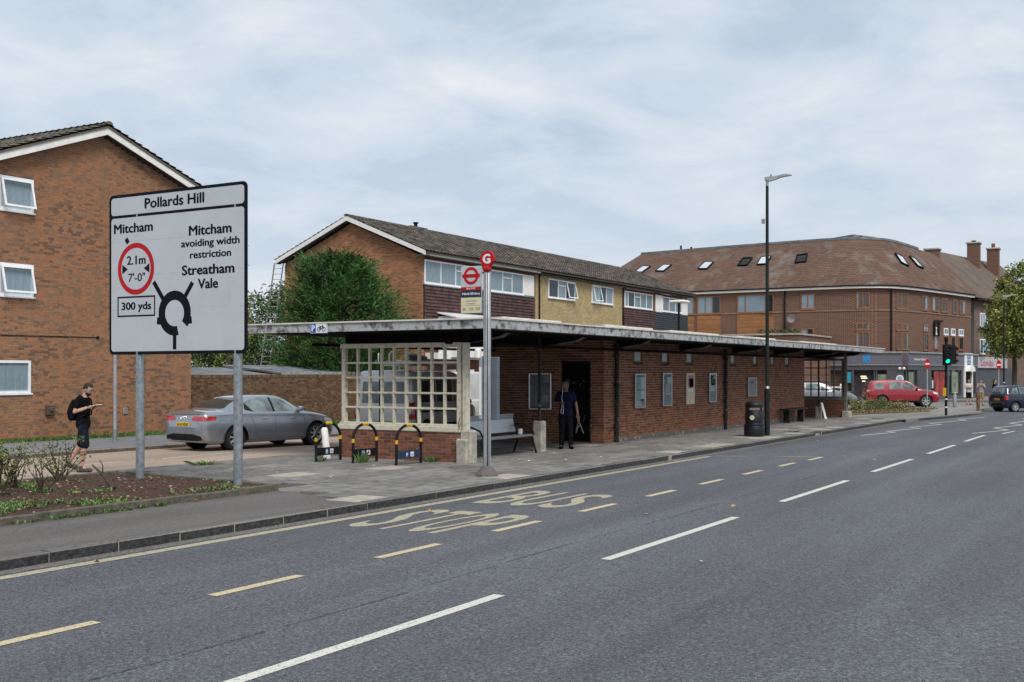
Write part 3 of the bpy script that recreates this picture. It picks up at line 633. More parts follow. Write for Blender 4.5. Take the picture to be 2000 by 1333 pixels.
def downpipe(x, y, z0, z1, r=.06):
    p = part('downpipe', MB().cyl((x, y, z0), (x, y, z1), r, 12), M['pipe_rust'], lib, smooth=True)
    for z in (.25, 1.45, 2.3): part('pipe_collar', MB().cyl((x, y, z), (x, y, z+.09), r+.022, 12).box(x-.012, x+.012, y+.02, y+.1, z+.02, z+.07), M['pipe'], p)
downpipe(29.3, YF-.09, g(29)-.02, ZB-.1); downpipe(38.55, YF-.09, g(38)-.02, ZB-.1)
# concrete brickwork corner pier right of the door
# canopy posts on concrete blocks
def post(x, y, hb, w_=.13):
    b = part('concrete_pier', MB().bbox(x-w_, x+w_, y-w_, y+w_, g(x)-.05, g(x)+hb, .03), M['concrete'], lib)
    part('canopy_post', MB().cyl((x, y, g(x)+hb-.02), (x, y, ZB-.05), .04, 12), M['pipe_rust'], lib, smooth=True)
    part('post_collar', MB().cyl((x, y, g(x)+hb-.01), (x, y, g(x)+hb+.05), .055, 12), M['pipe'], b)
post(24.65, 13.44, .76); post(51.2, 13.5, .55)
part('canopy_post', MB().cyl((23.0, 17.1, g(23)), (23.0, 17.1, ZB-.05), .05, 10), M['black'], lib, smooth=True)

def lattice(x, y0, y1, m, mwall, inds, ncol=9, right_block=True):
    zb, zs, zt = .55, .69, 2.475; t = .05
    fr = MB(); e = .10
    fr.box(x-t, x+t, y0, y0+e, zs-.06, zt).box(x-t, x+t, y1-e, y1, zs-.06, zt).box(x-t-.012, x+t+.012, y0-.03, y1+.03, zt-.07, zt+.03)
    part_ = part('lattice_screen', fr, m, lib)
    part('sill', MB().bbox(x-.13, x+.13, y0-.02, y1+.06, zb, zs-.02, .012).bbox(x-.085, x+.085, y0-.01, y1+.04, zs-.021, zs+.03, .008), m, part_)
    for i in range(1, ncol):
        y = y0 + e + (y1-y0-2*e)*i/ncol; part('bar', MB().bbox(x-t+.006, x+t-.006, y-.024, y+.024, zs, zt-.06, .006), m, part_)
    for j in range(1, 5):
        z = zs + .03 + (zt-.07-zs-.03)*j/5; part('bar', MB().bbox(x-t, x+t, y0+e-.01, y1-e+.01, z-.022, z+.022, .006), m, part_)
    dw = part('dwarf_wall', MB().box(x-.085, x+.1, y0+.02, y1-.02, -.4, zb-.002), M['mortar_dk'], lib)
    brick_wall(dw, (x-.11, y1, -.25), (0, -1, 0), (-1, 0, 0), y1-y0, 0, zb+.25-.001, M['brk_dwarf'], M['mortar'], (), False, nind=inds)
    brick_wall(dw, (x-.085, y0-.01, -.25), (1, 0, 0), (0, -1, 0), .2, 0, zb+.25-.001, M['brk_dwarf'], M['mortar'], (), False)
    return part_
lattice(20.62, 13.16, 16.42, M['screen'], 'brk_dwarf', 160)
post_b = part('concrete_pier', MB().bbox(20.42, 20.74, 12.92, 13.20, -.15, .42, .03).bbox(20.5, 20.78, 12.86, 13.14, -.15, .60, .03), M['concrete'], lib)
part('screen_post', MB().bbox(20.55, 20.68, 12.98, 13.11, .58, 2.5, .012), M['screen'], lib); part('post_stub', MB().box(20.57, 20.66, 13.0, 13.09, 2.5, ZB), M['soffit'], lib)
part('chain', MB().tube([(20.53, 13.16, .88), (20.50, 13.17, .72), (20.49, 13.15, .6), (20.51, 13.13, .75)], .008, 6), M['black'], lib)
lattice(53.6, 12.95, 16.4, M['screen_far'], 'brk_dwarf', 0)
part('screen_post', MB().bbox(53.5, 53.66, 12.8, 12.93, -.3, ZB-.05, .012), M['screen_far'], lib); part('concrete_pier', MB().bbox(53.35, 53.8, 12.62, 12.99, -.4, .05, .03), M['concrete'], lib)
part('leaning_board', MB().beam((50.9, 13.1, g(51)-.01), (51.05, 13.33, .48), .12, .03), M['whitepaint'], label='short white board leaning against a concrete pier at the far shelter', cat='board')

# ------------------------------------------------------------------ wall cases and posters
M['alu'] = mat('anodised_aluminium', (.55, .55, .57), .35, .9, var=.08, scale=20)
M['noticegrey'] = mat('notice_backing', (.22, .23, .25), .6, var=.12, scale=8)
M['cream_paper'] = mat('faded_poster_paper', (.62, .55, .40), .8, var=.1, scale=12)
def notice(x0, x1, z0, z1, label, papers, frame='alu', tilt=False, glass=True):
    t = thing('notice_case', label, 'notice case', ((x0+x1)/2, YF, z0))
    part('backing', MB().bbox(x0, x1, YF-.05, YF-.005, z0, z1, .01), M['noticegrey'] if frame == 'alu' else M['cream_paper'], t)
    e = .035
    if frame == 'alu': part('frame', MB().bbox(x0-.01, x0+e, YF-.075, YF-.045, z0-.01, z1+.01, .008).bbox(x1-e, x1+.01, YF-.075, YF-.045, z0-.01, z1+.01, .008).bbox(x0+e, x1-e, YF-.073, YF-.045, z0-.01, z0+e, .008).bbox(x0+e, x1-e, YF-.073, YF-.045, z1-e, z1+.01, .008), M['alu'], t)
    for (a, b, c, d, m) in papers: part('paper', MB().box(x0+(x1-x0)*a, x0+(x1-x0)*b, YF-.0535, YF-.0505, z0+(z1-z0)*c, z0+(z1-z0)*d), m, t)
    if glass and frame == 'alu': part('glass', MB().box(x0+.02, x1-.02, YF-.0605, YF-.058, z0+.02, z1-.02), M['glass'], t)
    return t
pw = M['paper']; pk = mat('print_ink', (.06, .06, .14), .8, var=.5, scale=25, c2=(.35, .16, .18)); pg = mat('pale_green_print', (.42, .47, .44), .8, var=.2, scale=18); pink = mat('poster_pink', (.42, .22, .24), .8, var=.3, scale=20)
notice(30.66, 31.40, .80, 1.81, 'tall narrow glazed notice case with a pale map sheet, nearest the black doorway', [(.1, .6, .05, .9, pg), (.6, .95, .2, .9, pw), (.55, .9, .18, .26, pk), (.08, .95, .52, .54, pk)])
notice(32.80, 33.52, .80, 1.83, 'tall narrow glazed notice case with a small white sheet pinned at its upper right', [(.5, .95, .68, .88, pw), (.3, .8, .4, .66, pg), (.35, .9, .34, .38, pw)])
t_ = notice(34.84, 35.58, .80, 1.84, 'cream faded paper poster with a picture of dark figures, unframed on the brick wall', [(.15, .85, .55, .92, pink), (.3, .8, .52, .82, pk), (.2, .8, .40, .48, pw)], 'none')
notice(36.95, 37.65, .82, 1.83, 'poster in a slim grey case beside the second downpipe, grey lower half', [(.08, .92, .38, .97, pw), (.2, .85, .62, .93, pink), (.3, .8, .58, .84, pk)])
notice(41.15, 42.15, .95, 1.66, 'small square grey board with a worn line drawing, on the wall behind the litter bin', [(.4, .55, .1, .8, M['noticegrey']), (.3, .7, .7, .78, pk)], glass=False)
# big case on the flank wall
t = thing('notice_case', 'large dark glazed notice case in a rounded pale frame beside the black doorway', 'notice case', (X0, 15.5, .8))
part('backing', MB().bbox(X0-.05, X0-.004, 15.17, 15.87, .80, 1.81, .01), mat('dark_notice', (.05, .05, .055), .5, var=.3, scale=10), t)
part('frame', MB().bbox(X0-.075, X0-.045, 15.15, 15.19, .78, 1.83, .01).bbox(X0-.075, X0-.045, 15.85, 15.89, .78, 1.83, .01).bbox(X0-.074, X0-.045, 15.19, 15.85, .78, .82, .01).bbox(X0-.074, X0-.045, 15.19, 15.85, 1.79, 1.83, .01), M['alu'], t)
part('paper', MB().box(X0-.054, X0-.051, 15.22, 15.42, 1.55, 1.76).box(X0-.054, X0-.051, 15.25, 15.5, 1.0, 1.2), M['noticegrey'], t)
part('glass', MB().box(X0-.062, X0-.058, 15.18, 15.86, .81, 1.8), M['glass'], t)
# parking / cycle sign fixed to the fascia
t = thing('cycle_parking_sign', 'small blue and white cycle parking sign fixed on the canopy fascia', 'sign', (19.89, 16.5, 2.75))
sx = 19.875; blue = mat('sign_blue', (.015, .06, .33), .4, var=.1, scale=5); wht = mat('sign_white', (.72, .74, .77), .4, var=.05, scale=5)
part('plate', MB().bbox(sx-.006, sx+.02, 16.28, 16.77, 2.735, 2.965, .006), wht, t)
part('blue_panel', MB().box(sx-.0095, sx-.0065, 16.60, 16.755, 2.75, 2.95), blue, t)
part('border', MB().box(sx-.009, sx-.0065, 16.285, 16.60, 2.955, 2.962).box(sx-.009, sx-.0065, 16.285, 16.60, 2.738, 2.745).box(sx-.009, sx-.0065, 16.283, 16.29, 2.745, 2.955), blue, t)
FX = ((0, -1, 0), (0, 0, 1))      # sign faces the viewer along -x: text runs towards -y
text_part('letter', 'P', .2, wht, t, basis((sx-.0115, 16.678, 2.782), *FX), .006)
def bike(mb, x, yc, zc, s_):
    def ring(y, z, r): mb.tube([(x, y+r*math.cos(2*PI*i/14), z+r*math.sin(2*PI*i/14)) for i in range(15)], .006*s_, 5, False)
    ring(yc+.07*s_, zc, .045*s_); ring(yc-.07*s_, zc, .045*s_)
    for a, b in (((.07, 0), (.03, .06)), ((.03, .06), (-.05, .06)), ((.03, .06), (.0, 0)), ((.0, 0), (-.05, .06)), ((.07, 0), (0, 0)), ((-.07, 0), (-.045, .085)), ((-.045, .085), (-.02, .085)), ((.035, .075), (.05, .075))):
        mb.cyl((x, yc+a[0]*s_, zc+a[1]*s_), (x, yc+b[0]*s_, zc+b[1]*s_), .006*s_, 5)
bk = MB(); bike(bk, sx-.010, 16.44, 2.83, 1.0); part('bicycle_symbol', bk, M['black'], t)
# ------------------------------------------------------------------ windows and roofs
M['tile_dark'] = mat('mossy_dark_tile', (.062, .053, .046), .9, var=.25, scale=1.1, c2=(.12, .10, .048), isl=.6, thr=(.72, .52), bump=.3, bscale=20)
M['tile_hung'] = mat('hung_clay_tile', (.078, .040, .034), .8, var=.25, scale=2.5, isl=.3)
M['brk_y'] = brickface('brick_gable_far', ('ae7450', '70523f'), '8a735e', 'y', lo=.55, hi=1.5, patch=.9)
M['brk_yel'] = brickface('brick_yellow_far', ('b6a276', '9b865a'), '9c9078', 'x', lo=.6, hi=1.35, patch=1.6)
M['brk_x'] = brickface('brick_red_far', ('7a4a35', '5e3c2e'), '7a6250', 'x')
M['brk_coop'] = brickface('brick_coop', ('5c3d34', '49302a'), '8d7565', 'xy', .30, .10, .5, .35, .018)
M['lead'] = mat('grey_felt', (.16, .175, .185), .75, var=.25, scale=1.5)
M['timber'] = mat('orange_timber', (.27, .115, .042), .6, var=.18, scale=2, isl=.2, stretch=(1, 1, 9))
M['tframe'] = mat('timber_frame', (.24, .105, .045), .5, var=.15, scale=4)
M['coop_tile'] = brickface('plain_clay_tile', ('6d5548', '5b483e'), '40332d', 'xy', .30, .17, .5, .5, .016, .72, 1.3, ((.19, .178, .155), .52, .70, .5, (1, 1, .22)))
def frameV(O, ex, nrm):
    O, ex, nrm = Vector(O), Vector(ex).normalized(), Vector(nrm).normalized(); up = Vector((0, 0, 1))
    return lambda a, h, d: O + ex*a + up*h + nrm*d
def fbox(mb, V, a0, a1, h0, h1, d0, d1, mi=0):
    vs = [V(a0,h0,d0),V(a1,h0,d0),V(a1,h0,d1),V(a0,h0,d1),V(a0,h1,d0),V(a1,h1,d0),V(a1,h1,d1),V(a0,h1,d1)]
    return mb.add(vs, [(0,3,2,1),(4,5,6,7),(0,1,5,4),(1,2,6,5),(2,3,7,6),(3,0,4,7)], mi)
def window(par, O, ex, nrm, w_, h, lights, fm='upvc', d0=0., cur=.8, fr=.06, gl='glass', sill=True, name='window', back=True, curt='curtain'):
    """lights: list of (width share, kind) with kind 'f' fixed, 't' small top light, 'o' top-hung sash pushed open, 's' side sash open"""
    V = frameV(O, ex, nrm); mb = MB()
    fbox(mb, V, 0, fr, 0, h, d0, d0+.06); fbox(mb, V, w_-fr, w_, 0, h, d0, d0+.06); fbox(mb, V, fr, w_-fr, 0, fr, d0, d0+.06); fbox(mb, V, fr, w_-fr, h-fr, h, d0, d0+.06)
    tot = sum(l for l, _ in lights); a = fr; inner = w_ - 2*fr; segs = []
    for i, (l, k) in enumerate(lights):
        b = a + inner*l/tot; segs.append((a, b, k))
        if i < len(lights)-1: fbox(mb, V, b-fr*.4, b+fr*.4, fr, h-fr, d0, d0+.055)
        if k == 't': fbox(mb, V, a, b, h*.68, h*.68+fr*.7, d0, d0+.055)
        a = b
    wn = part(name, mb, M[fm], par, fix=True)
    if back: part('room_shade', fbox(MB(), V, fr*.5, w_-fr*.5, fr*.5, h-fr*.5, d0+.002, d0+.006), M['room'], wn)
    for (a, b, k) in segs:
        if random.random() < cur:
            n_ = 14; cm = MB(); vs = []
            for i in range(n_+1):
                q = a + (b-a)*i/n_; dd = d0 + .016 + .006*math.sin(i*2.1)
                vs += [V(q, fr, dd), V(q, h-fr, dd)]
            cm.add(vs, [(2*i, 2*i+2, 2*i+3, 2*i+1) for i in range(n_)]); part('curtain', cm, M[curt], wn)
        if k in 'os':
            ang = .22; sm = MB(); s_ = .055
            def VO(aa, hh, dd, a=a, b=b, k=k):
                if k == 'o': q = h-fr-hh; return V(aa, h-fr-q*math.cos(ang), d0+.07+q*math.sin(ang)+dd)
                q = aa-a; return V(a+q*math.cos(ang*1.5), hh, d0+.07+q*math.sin(ang*1.5)+dd)
            for (p, q, r, t) in ((a, a+s_, fr, h-fr), (b-s_, b, fr, h-fr), (a+s_, b-s_, fr, fr+s_), (a+s_, b-s_, h-fr-s_, h-fr)): fbox(sm, VO, p, q, r, t, 0, .045)
            part('open_sash', sm, M[fm], wn, fix=True); part('pane', fbox(MB(), VO, a+s_, b-s_, fr+s_, h-fr-s_, .018, .024), M[gl], wn)
        else: part('pane', fbox(MB(), V, a, b, fr, h-fr, d0+.035, d0+.04), M[gl], wn)
    if sill: part('sill', fbox(MB(), V, -.04, w_+.04, -.05, -.002, d0-.01, d0+.09), M[fm], wn)
    return wn
def tile_roof(par, O, ex, upv, length, slen, m, tw=.30, row=.30, name='roof_tiles', amp=.055):
    O, ex, upv = Vector(O), Vector(ex).normalized(), Vector(upv).normalized(); n = ex.cross(upv).normalized()
    if n.z < 0: n = -n
    mb = MB(); nr = int(slen/row+.5); nc = int(length/tw+.5); prof = [(0, .35), (.25, 1.), (.5, .55), (.75, 0), (1, .3)]
    for j in range(nr):
        for i in range(nc):
            jz = random.uniform(-.006, .006); b0 = j*row - .02; b1 = (j+1)*row + .03; vs = []
            for (u_, hgt) in prof: vs.append(O + ex*((i+u_)*tw) + upv*b0 + n*(hgt*amp + .062 + jz))
            for (u_, hgt) in prof: vs.append(O + ex*((i+u_)*tw) + upv*b1 + n*(hgt*amp + .012 + jz))
            for (u_, hgt) in prof: vs.append(O + ex*((i+u_)*tw) + upv*(b0+.002) + n*(hgt*amp + .020 + jz))
            mb.add(vs, [(k, k+1, k+6, k+5) for k in range(4)] + [(k+10, k+11, k+1, k) for k in range(4)])
    return part(name, mb, m, par, kind='stuff')
def ridge(par, a, b, m, r=.13, step=.45):
    a, b = Vector(a), Vector(b); d = (b-a).normalized(); s_ = d.cross(Vector((0, 0, 1))).normalized(); n_ = int((b-a).length/step)
    mb = MB()
    for i in range(n_):
        p0, p1 = a + d*(i*step), a + d*((i+1)*step - .006); vs = []
        for p, rr in ((p0, r*1.04), (p1, r*.98)):
            for k in range(7): t = PI*k/6; vs.append(p + s_*(rr*math.cos(t)) + Vector((0, 0, rr*.75*math.sin(t) - .02)))
        mb.add(vs, [(k, k+1, k+8, k+7) for k in range(6)] + [list(range(7))])
    return part('ridge_tiles', mb, m, par, kind='stuff')

# ------------------------------------------------------------------ three-storey house with its gable to the road
h1 = thing('gable_house', 'three storey orange brick house with a white edged gable behind the road sign', 'house', (23, 28.7, g(23)))
HX0, HX1, HY0 = 18.4, 27.8, 28.7; APX, APZ = 24.06, 9.25
part('core_wall', MB().prism([(HX0+.02, -.3), (HX1-.02, -.3), (HX1-.02, 7.62), (APX, 9.1), (HX0+.02, 7.2)], HY0+.10, HY0+22, lambda p, q, t: (p, t, q)), M['room'], h1)
part('side_wall', MB().box(HX1-.06, HX1, HY0+.02, HY0+22, -.3, 7.75), M['brk_y'], h1); part('side_wall', MB().box(HX0, HX0+.06, HY0+.02, HY0+22, -.3, 7.2), M['brk_y'], h1)
hw = part('gable_wall', MB().prism([(HX0+.01, -.3), (HX1-.01, -.3), (HX1-.01, 0), (HX0+.01, 0)], HY0+.031, HY0+.05, lambda p, q, t: (p, t, q)), M['mortar_dk'], h1)
def giv(z):
    z = z - .2; return ((0 if z < 7.1 else (APX-HX0) - (APZ-z)/.375), (HX1-HX0 if z < 7.75 else (APX-HX0) + (APZ-z)/.345))
wins1 = [(20.45, 21.62, 6.52, 7.50, 'o'), (20.45, 21.62, 4.06, 5.0, 'o'), (20.3, 21.52, 1.25, 2.2, 'f')]
brick_wall(hw, (HX0, HY0, -.2), (1, 0, 0), (0, -1, 0), HX1-HX0, 0, 9.45, M['brk_house'], M['mortar'], [(a-HX0, b-HX0, c+.2, d+.2) for a, b, c, d, _ in wins1], True, giv, 290, vis=lambda a, b, h, e: HX0+a > 20.6 and h < 5.5, jit=.004)
for a, b, c, d, k in wins1:
    window(h1, (a, HY0, c), (1, 0, 0), (0, -1, 0), b-a, d-c, [(1, k)], d0=-.05, cur=1, fr=.075)
def verge(x0, z0, x1, z1):
    b = part('bargeboard', MB().prism([(x0, z0), (x1, z1), (x1, z1+.26), (x0, z0+.26)], HY0-.30, HY0-.265, lambda p, q, t: (p, t, q)), M['whitepaint'], h1)
    part('soffit', MB().prism([(x0, z0+.02), (x1, z1+.02), (x1, z1+.05), (x0, z0+.05)], HY0-.264, HY0+.1, lambda p, q, t: (p, t, q)), mat('dark_soffit%d' % int(x1), (.045, .04, .036), .8), b)
verge(APX-5.9, APZ-.375*5.9, APX, APZ); verge(APX+4.35, APZ-.345*4.35, APX, APZ)
rz_ = APZ + .27
part('roof', MB().prism([(APX-5.95, rz_-.375*5.95), (APX, rz_), (APX, rz_-.06), (APX-5.95, rz_-.375*5.95-.06)], HY0-.33, HY0+22, lambda p, q, t: (p, t, q)).prism([(APX+4.4, rz_-.345*4.4), (APX, rz_), (APX, rz_-.06), (APX+4.4, rz_-.345*4.4-.06)], HY0-.33, HY0+22, lambda p, q, t: (p, t, q)), M['tile_dark'], h1, fix=True)
tile_roof(h1, (APX-5.95, HY0-.36, rz_-.375*5.95), (0, 1, 0), (1, 0, .375), 22.3, 6.35, M['tile_dark'])
tile_roof(h1, (APX+4.4, HY0-.36, rz_-.345*4.4), (0, 1, 0), (-1, 0, .345), 6.3, 4.65, M['tile_dark'])
ridge(h1, (APX, HY0-.38, rz_+.06), (APX, HY0+22, rz_+.06), M['tile_dark'])
ch = part('chimney', MB().box(APX-.35, APX+.3, HY0+7.5, HY0+8.5, rz_-.3, rz_+.42).box(APX-.42, APX+.37, HY0+7.43, HY0+8.57, rz_+.421, rz_+.5), M['brk_y'], h1); part('chimney_pot', MB().cyl((APX, HY0+7.7, rz_+.5), (APX, HY0+7.7, rz_+.72), .12), M['tile_hung'], ch)
part('meter_box', MB().bbox(22.0, 22.28, HY0-.12, HY0-.004, .58, .88, .02).bbox(22.07, 22.21, HY0-.16, HY0-.12, .68, .82, .02), mat('meter_box_brown', (.09, .055, .04), .7), h1)
part('wall_cable', MB().tube([(18.6, HY0-.012, 2.94), (21, HY0-.012, 2.92), (23.85, HY0-.012, 2.94)], .012, 6).ball((23.9, HY0-.03, 2.94), .05), M['black'], h1)
part('vent_plate', MB().bbox(24.9, 25.08, HY0-.03, HY0-.004, .52, .72, .01), M['alu'], h1)
# ------------------------------------------------------------------ garden wall with shed roofs behind
gw = thing('garden_wall', 'long brown brick garden wall with a soldier course coping, joined to the gable house', 'wall', (34, 29.7, g(34)))
GY = 29.7
part('core_wall', MB().box(27.85, 45.5, GY+.02, GY+.2, -.4, 1.76), M['mortar_dk'], gw)
gwf = part('wall_face', MB().box(27.86, 45.4, GY+.012, GY+.019, -.4, 1.5), M['mortar_dk'], gw)
brick_wall(gwf, (27.85, GY, -.25), (1, 0, 0), (0, -1, 0), 17.6, 0, 1.90, M['brk_garden'], M['mortar_dk'], (), True)
cm = MB(); x = 27.87
while x < 45.4: cm.bbox(x, x+.066, GY-.008, GY+.22, 1.652, 1.77+random.uniform(-.004, .004), .004); x += .075
part('coping_bricks', cm, M['brk_garden'], gw, kind='stuff')
def shed(label, x0, x1, y0, y1, z, dz, rz=0):
    t = thing('garden_shed', label, 'shed', ((x0+x1)/2, (y0+y1)/2, g(x0)))
    part('wall', MB().box(x0+.1, x1-.1, y0+.1, y1-.1, -.3, z-.02), M['brk_x'], t)
    part('roof', MB().prism([(y0-.1, z), (y1+.1, z+dz), (y1+.1, z+dz+.07), (y0-.1, z+.07)], x0-.1, x1+.1, lambda p, q, t_: (t_, p, q)), M['lead'], t)
    part('roof_sheet', MB().prism([(y0-.12, z+.072), ((y0+y1)/2, z+dz/2+.072), ((y0+y1)/2, z+dz/2+.1), (y0-.12, z+.1)], x0+.4, x0+1.9, lambda p, q, t_: (t_, p, q)), M['lead'], t)
    part('roof_trim', MB().box(x0-.12, x1+.12, y0-.14, y0-.1, z-.06, z+.1), mat('trim_grey%d' % int(x0), (.3, .32, .33), .6), t)
    return t
shed('low shed with a grey felt roof behind the garden wall below the ladders', 34.5, 40.5, 30.6, 33.6, 1.78, .32)
shed('low shed with a pale grey roof between the gable house and the ladders', 28.6, 33.6, 30.3, 33.0, 1.68, .3)
M['ladder'] = mat('old_aluminium', (.36, .36, .35), .45, .7, var=.15, scale=8)
def ladder(label, a, b, w_, n_):
    a, b = Vector(a), Vector(b); t = thing('ladder', label, 'ladder', a, group=None); s_ = Vector((.45, -.89, 0))*w_/2
    for k in (-1, 1): part('rail', MB().beam(a+s_*k, b+s_*k, .03, .07), M['ladder'], t)
    for i in range(1, n_): p = a + (b-a)*(i/n_); part('rung', MB().cyl(p-s_, p+s_, .016, 8), M['ladder'], t)
ladder('tall aluminium ladder leaning up to the eaves beside the conifer', (43.1, 39.3, 2.1), (44.4, 39.55, 7.5), .46, 19)
ladder('short aluminium ladder section standing against the tall ladder', (43.4, 38.75, 2.1), (43.75, 38.95, 3.9), .40, 7)
part('flat_roof', MB().box(38.0, 44.4, 37.2, 40.6, 1.95, 2.09), M['lead'], thing('garden_shed', 'flat roofed outbuilding the ladders stand on', 'shed', (41, 39, 0))); part('wall', MB().box(38.1, 44.3, 37.3, 40.5, -.3, 1.949), M['brk_x'], bpy.data.objects['garden_shed.002'])

# ------------------------------------------------------------------ terrace of flats behind
te = thing('terrace_flats', 'long three storey terrace with mossy tiled roof, white windows, brown tile and yellow brick fronts', 'building', (60, 33, g(60)))
TX0, TX1, TY0, TY1 = 44.7, 79.6, 30.8, 39.4; TE, TR, TM = 7.45, 9.30, 35.1
part('gable_wall', MB().prism([(TY0, -.3), (TY1, -.3), (TY1, TE), (TM, TR), (TY0, TE)], TX0, TX0+.2, lambda p, q, t: (t, p, q)), M['brk_y'], te)
part('core_wall', MB().box(TX0+.2, TX1, TY0+.2, TY1, -.4, TE), M['brk_x'], te)
units = [(44.905, 56.0, 'brk_x'), (56.0, 67.9, 'brk_yel'), (67.9, TX1, 'brk_x')]
for a, b, m in units: part('front_wall', MB().box(a, b, TY0, TY0+.2, -.4, TE-.02), M[m], te)
for k, (a, b) in enumerate(((44.35, 56.0), (56.0, 67.9), (67.9, 80.0))):
    part('fascia_board', MB().box(a, b, TY0-.36, TY0-.33, TE+.02, TE+.22), M['whitepaint'] if k == 0 else M['black'], te)
    part('gutter', MB().prism([(-.06, .03), (-.05, -.03), (0, -.055), (.05, -.03), (.06, .03)], a, b-.01, lambda p, q, t: (t, TY0-.395+p, TE+.2+q)), M['black'], te)
part('eaves_soffit', MB().box(44.3, 80, TY0-.33, TY0, TE, TE+.018), M['soffit_edge'], te)
sy = (TR+.30-(TE+.2))/(TM-(TY0-.45))
part('roof', MB().prism([(TY0-.45, TE+.2), (TM, TR+.3), (TY1+.35, TE+.2), (TY1+.35, TE+.1), (TM, TR+.2), (TY0-.45, TE+.1)], 44.35, 80, lambda p, q, t: (t, p, q)), M['tile_dark'], te)
tile_roof(te, (44.32, TY0-.47, TE+.19), (1, 0, 0), (0, 1, sy), 35.7, 5.2, M['tile_dark'], .3, .31)
tile_roof(te, (44.32, TY1+.37, TE+.19), (1, 0, 0), (0, -1, (TR+.3-TE-.2)/(TY1+.35-TM)), .6, 5.0, M['tile_dark'], .3, .31, 'verge_tiles')
ridge(te, (44.3, TM, TR+.36), (80, TM, TR+.36), M['tile_dark'])
for (p, q) in (((TY0-.45, TE+.0), (TM, TR+.1)), ((TY1+.36, TE+.0), (TM, TR+.1))):
    b = part('bargeboard', MB().prism([p, q, (q[0], q[1]+.23), (p[0], p[1]+.21)], 44.33, 44.36, lambda a, c, t: (t, a, c)), M['whitepaint'], te)
    part('soffit', MB().prism([(p[0], p[1]+.02), (q[0], q[1]+.02), (q[0], q[1]+.05), (p[0], p[1]+.05)], 44.361, TX0+.05, lambda a, c, t: (t, a, c)), M['soffit_edge'], b)
for x, h in ((51.0, .22), (60.8, .16), (71.5, .12)):
    c_ = part('chimney', MB().box(x-.7, x+.7, TM+.3, TM+1.0, TR, TR+h+.25).box(x-.8, x+.8, TM+.2, TM+1.1, TR+h+.251, TR+h+.32), M['tile_dark'], te)
    if x < 55: part('chimney_pot', MB().lathe([(.13, 0), (.1, .1), (.1, .22), (.16, .24), (.16, .3)], 12, (x+.2, TM+.6, TR+h+.32)), M['black'], c_)
def downp(x, z0=3.5): part('downpipe', MB().cyl((x, TY0-.08, z0), (x, TY0-.08, TE-.1), .045, 8).tube([(x, TY0-.08, TE-.11), (x, TY0-.2, TE+.02), (x, TY0-.39, TE+.14)], .045, 8), M['black'], te)
downp(56.35); downp(67.85)
nF = (0, -1, 0); eX = (1, 0, 0)
def bandtiles(x0, x1, z0, z1, m, name, row=.16, tw=.2):
    pn = part('wall_panel', MB().box(x0, x1, TY0-.05, TY0-.002, z0, z1), M['room'], te); mb = MB(); z = z0; k = 0
    while z < z1-.03:
        x = x0 - (k % 2)*tw/2
        while x < x1:
            a, b = max(x, x0), min(x+tw-.006, x1); j = random.uniform(-.004, .004)
            if b-a > .02: mb.add([(a, TY0-.10+j, z), (b, TY0-.10+j, z), (b, TY0-.052, min(z+row+.01, z1)), (a, TY0-.052, min(z+row+.01, z1)), (a, TY0-.05, z), (b, TY0-.05, z)], [(0, 1, 2, 3), (4, 5, 1, 0)])
            x += tw
        z += row; k += 1
    part(name, mb, m, pn, kind='stuff')
bandtiles(44.8, 55.75, 3.0, 6.06, M['tile_hung'], 'hung_tiles')
part('lead_strip', MB().box(44.75, 55.8, TY0-.11, TY0-.06, 6.06, 6.15), M['lead'], te)
window(te, (44.82, TY0-.03, 6.16), eX, nF, 4.9, 1.14, [(1.35, 'f'), (1.35, 'f'), (1.2, 't'), (.9, 's')], fr=.07)
window(te, (50.9, TY0-.03, 6.16), eX, nF, 3.6, 1.14, [(1.25, 'f'), (1, 't'), (1.2, 'f')], fr=.07)
for a, b in ((54.52, 55.75), (49.75, 50.88)): part('white_panel', MB().box(a, b, TY0-.06, TY0-.01, 6.16, 7.3), M['whitepaint'], te)
window(te, (57.5, TY0, 6.2), eX, nF, 3.4, 1.1, [(1.2, 'f'), (1, 't'), (1.2, 'o')], fr=.07, cur=.4)
window(te, (63.24, TY0, 6.22), eX, nF, 3.1, 1.1, [(1.1, 'o'), (1, 'f'), (1, 'f')], fr=.07)
bandtiles(68.0, 73.2, 3.2, 6.15, M['tile_hung'], 'hung_tiles')
window(te, (68.1, TY0-.03, 6.2), eX, nF, 4.7, 1.05, [(.5, 'f'), (1, 'f'), (1, 't'), (1, 'f'), (1, 'f')], fr=.07)
for a, b in ((73.4, 74.6), (78.3, 79.5)): part('white_panel', MB().box(a, b, TY0-.06, TY0-.01, 6.12, 7.3), M['whitepaint'], te)
window(te, (74.6, TY0-.03, 6.2), eX, nF, 3.7, 1.05, [(1, 'f'), (1, 'f'), (1, 'f')], fr=.07)
M['boards'] = mat('dark_blue_boards', (.028, .036, .046), .6, var=.2, scale=3)
z = 3.2
while z < 6.1: part('weatherboard', MB().prism([(-.085, z), (-.045, z+.145), (-.02, z+.145), (-.02, z)], 73.25, 79.55, lambda p, q, t: (t, TY0+p, q)), M['boards'], te); z += .148
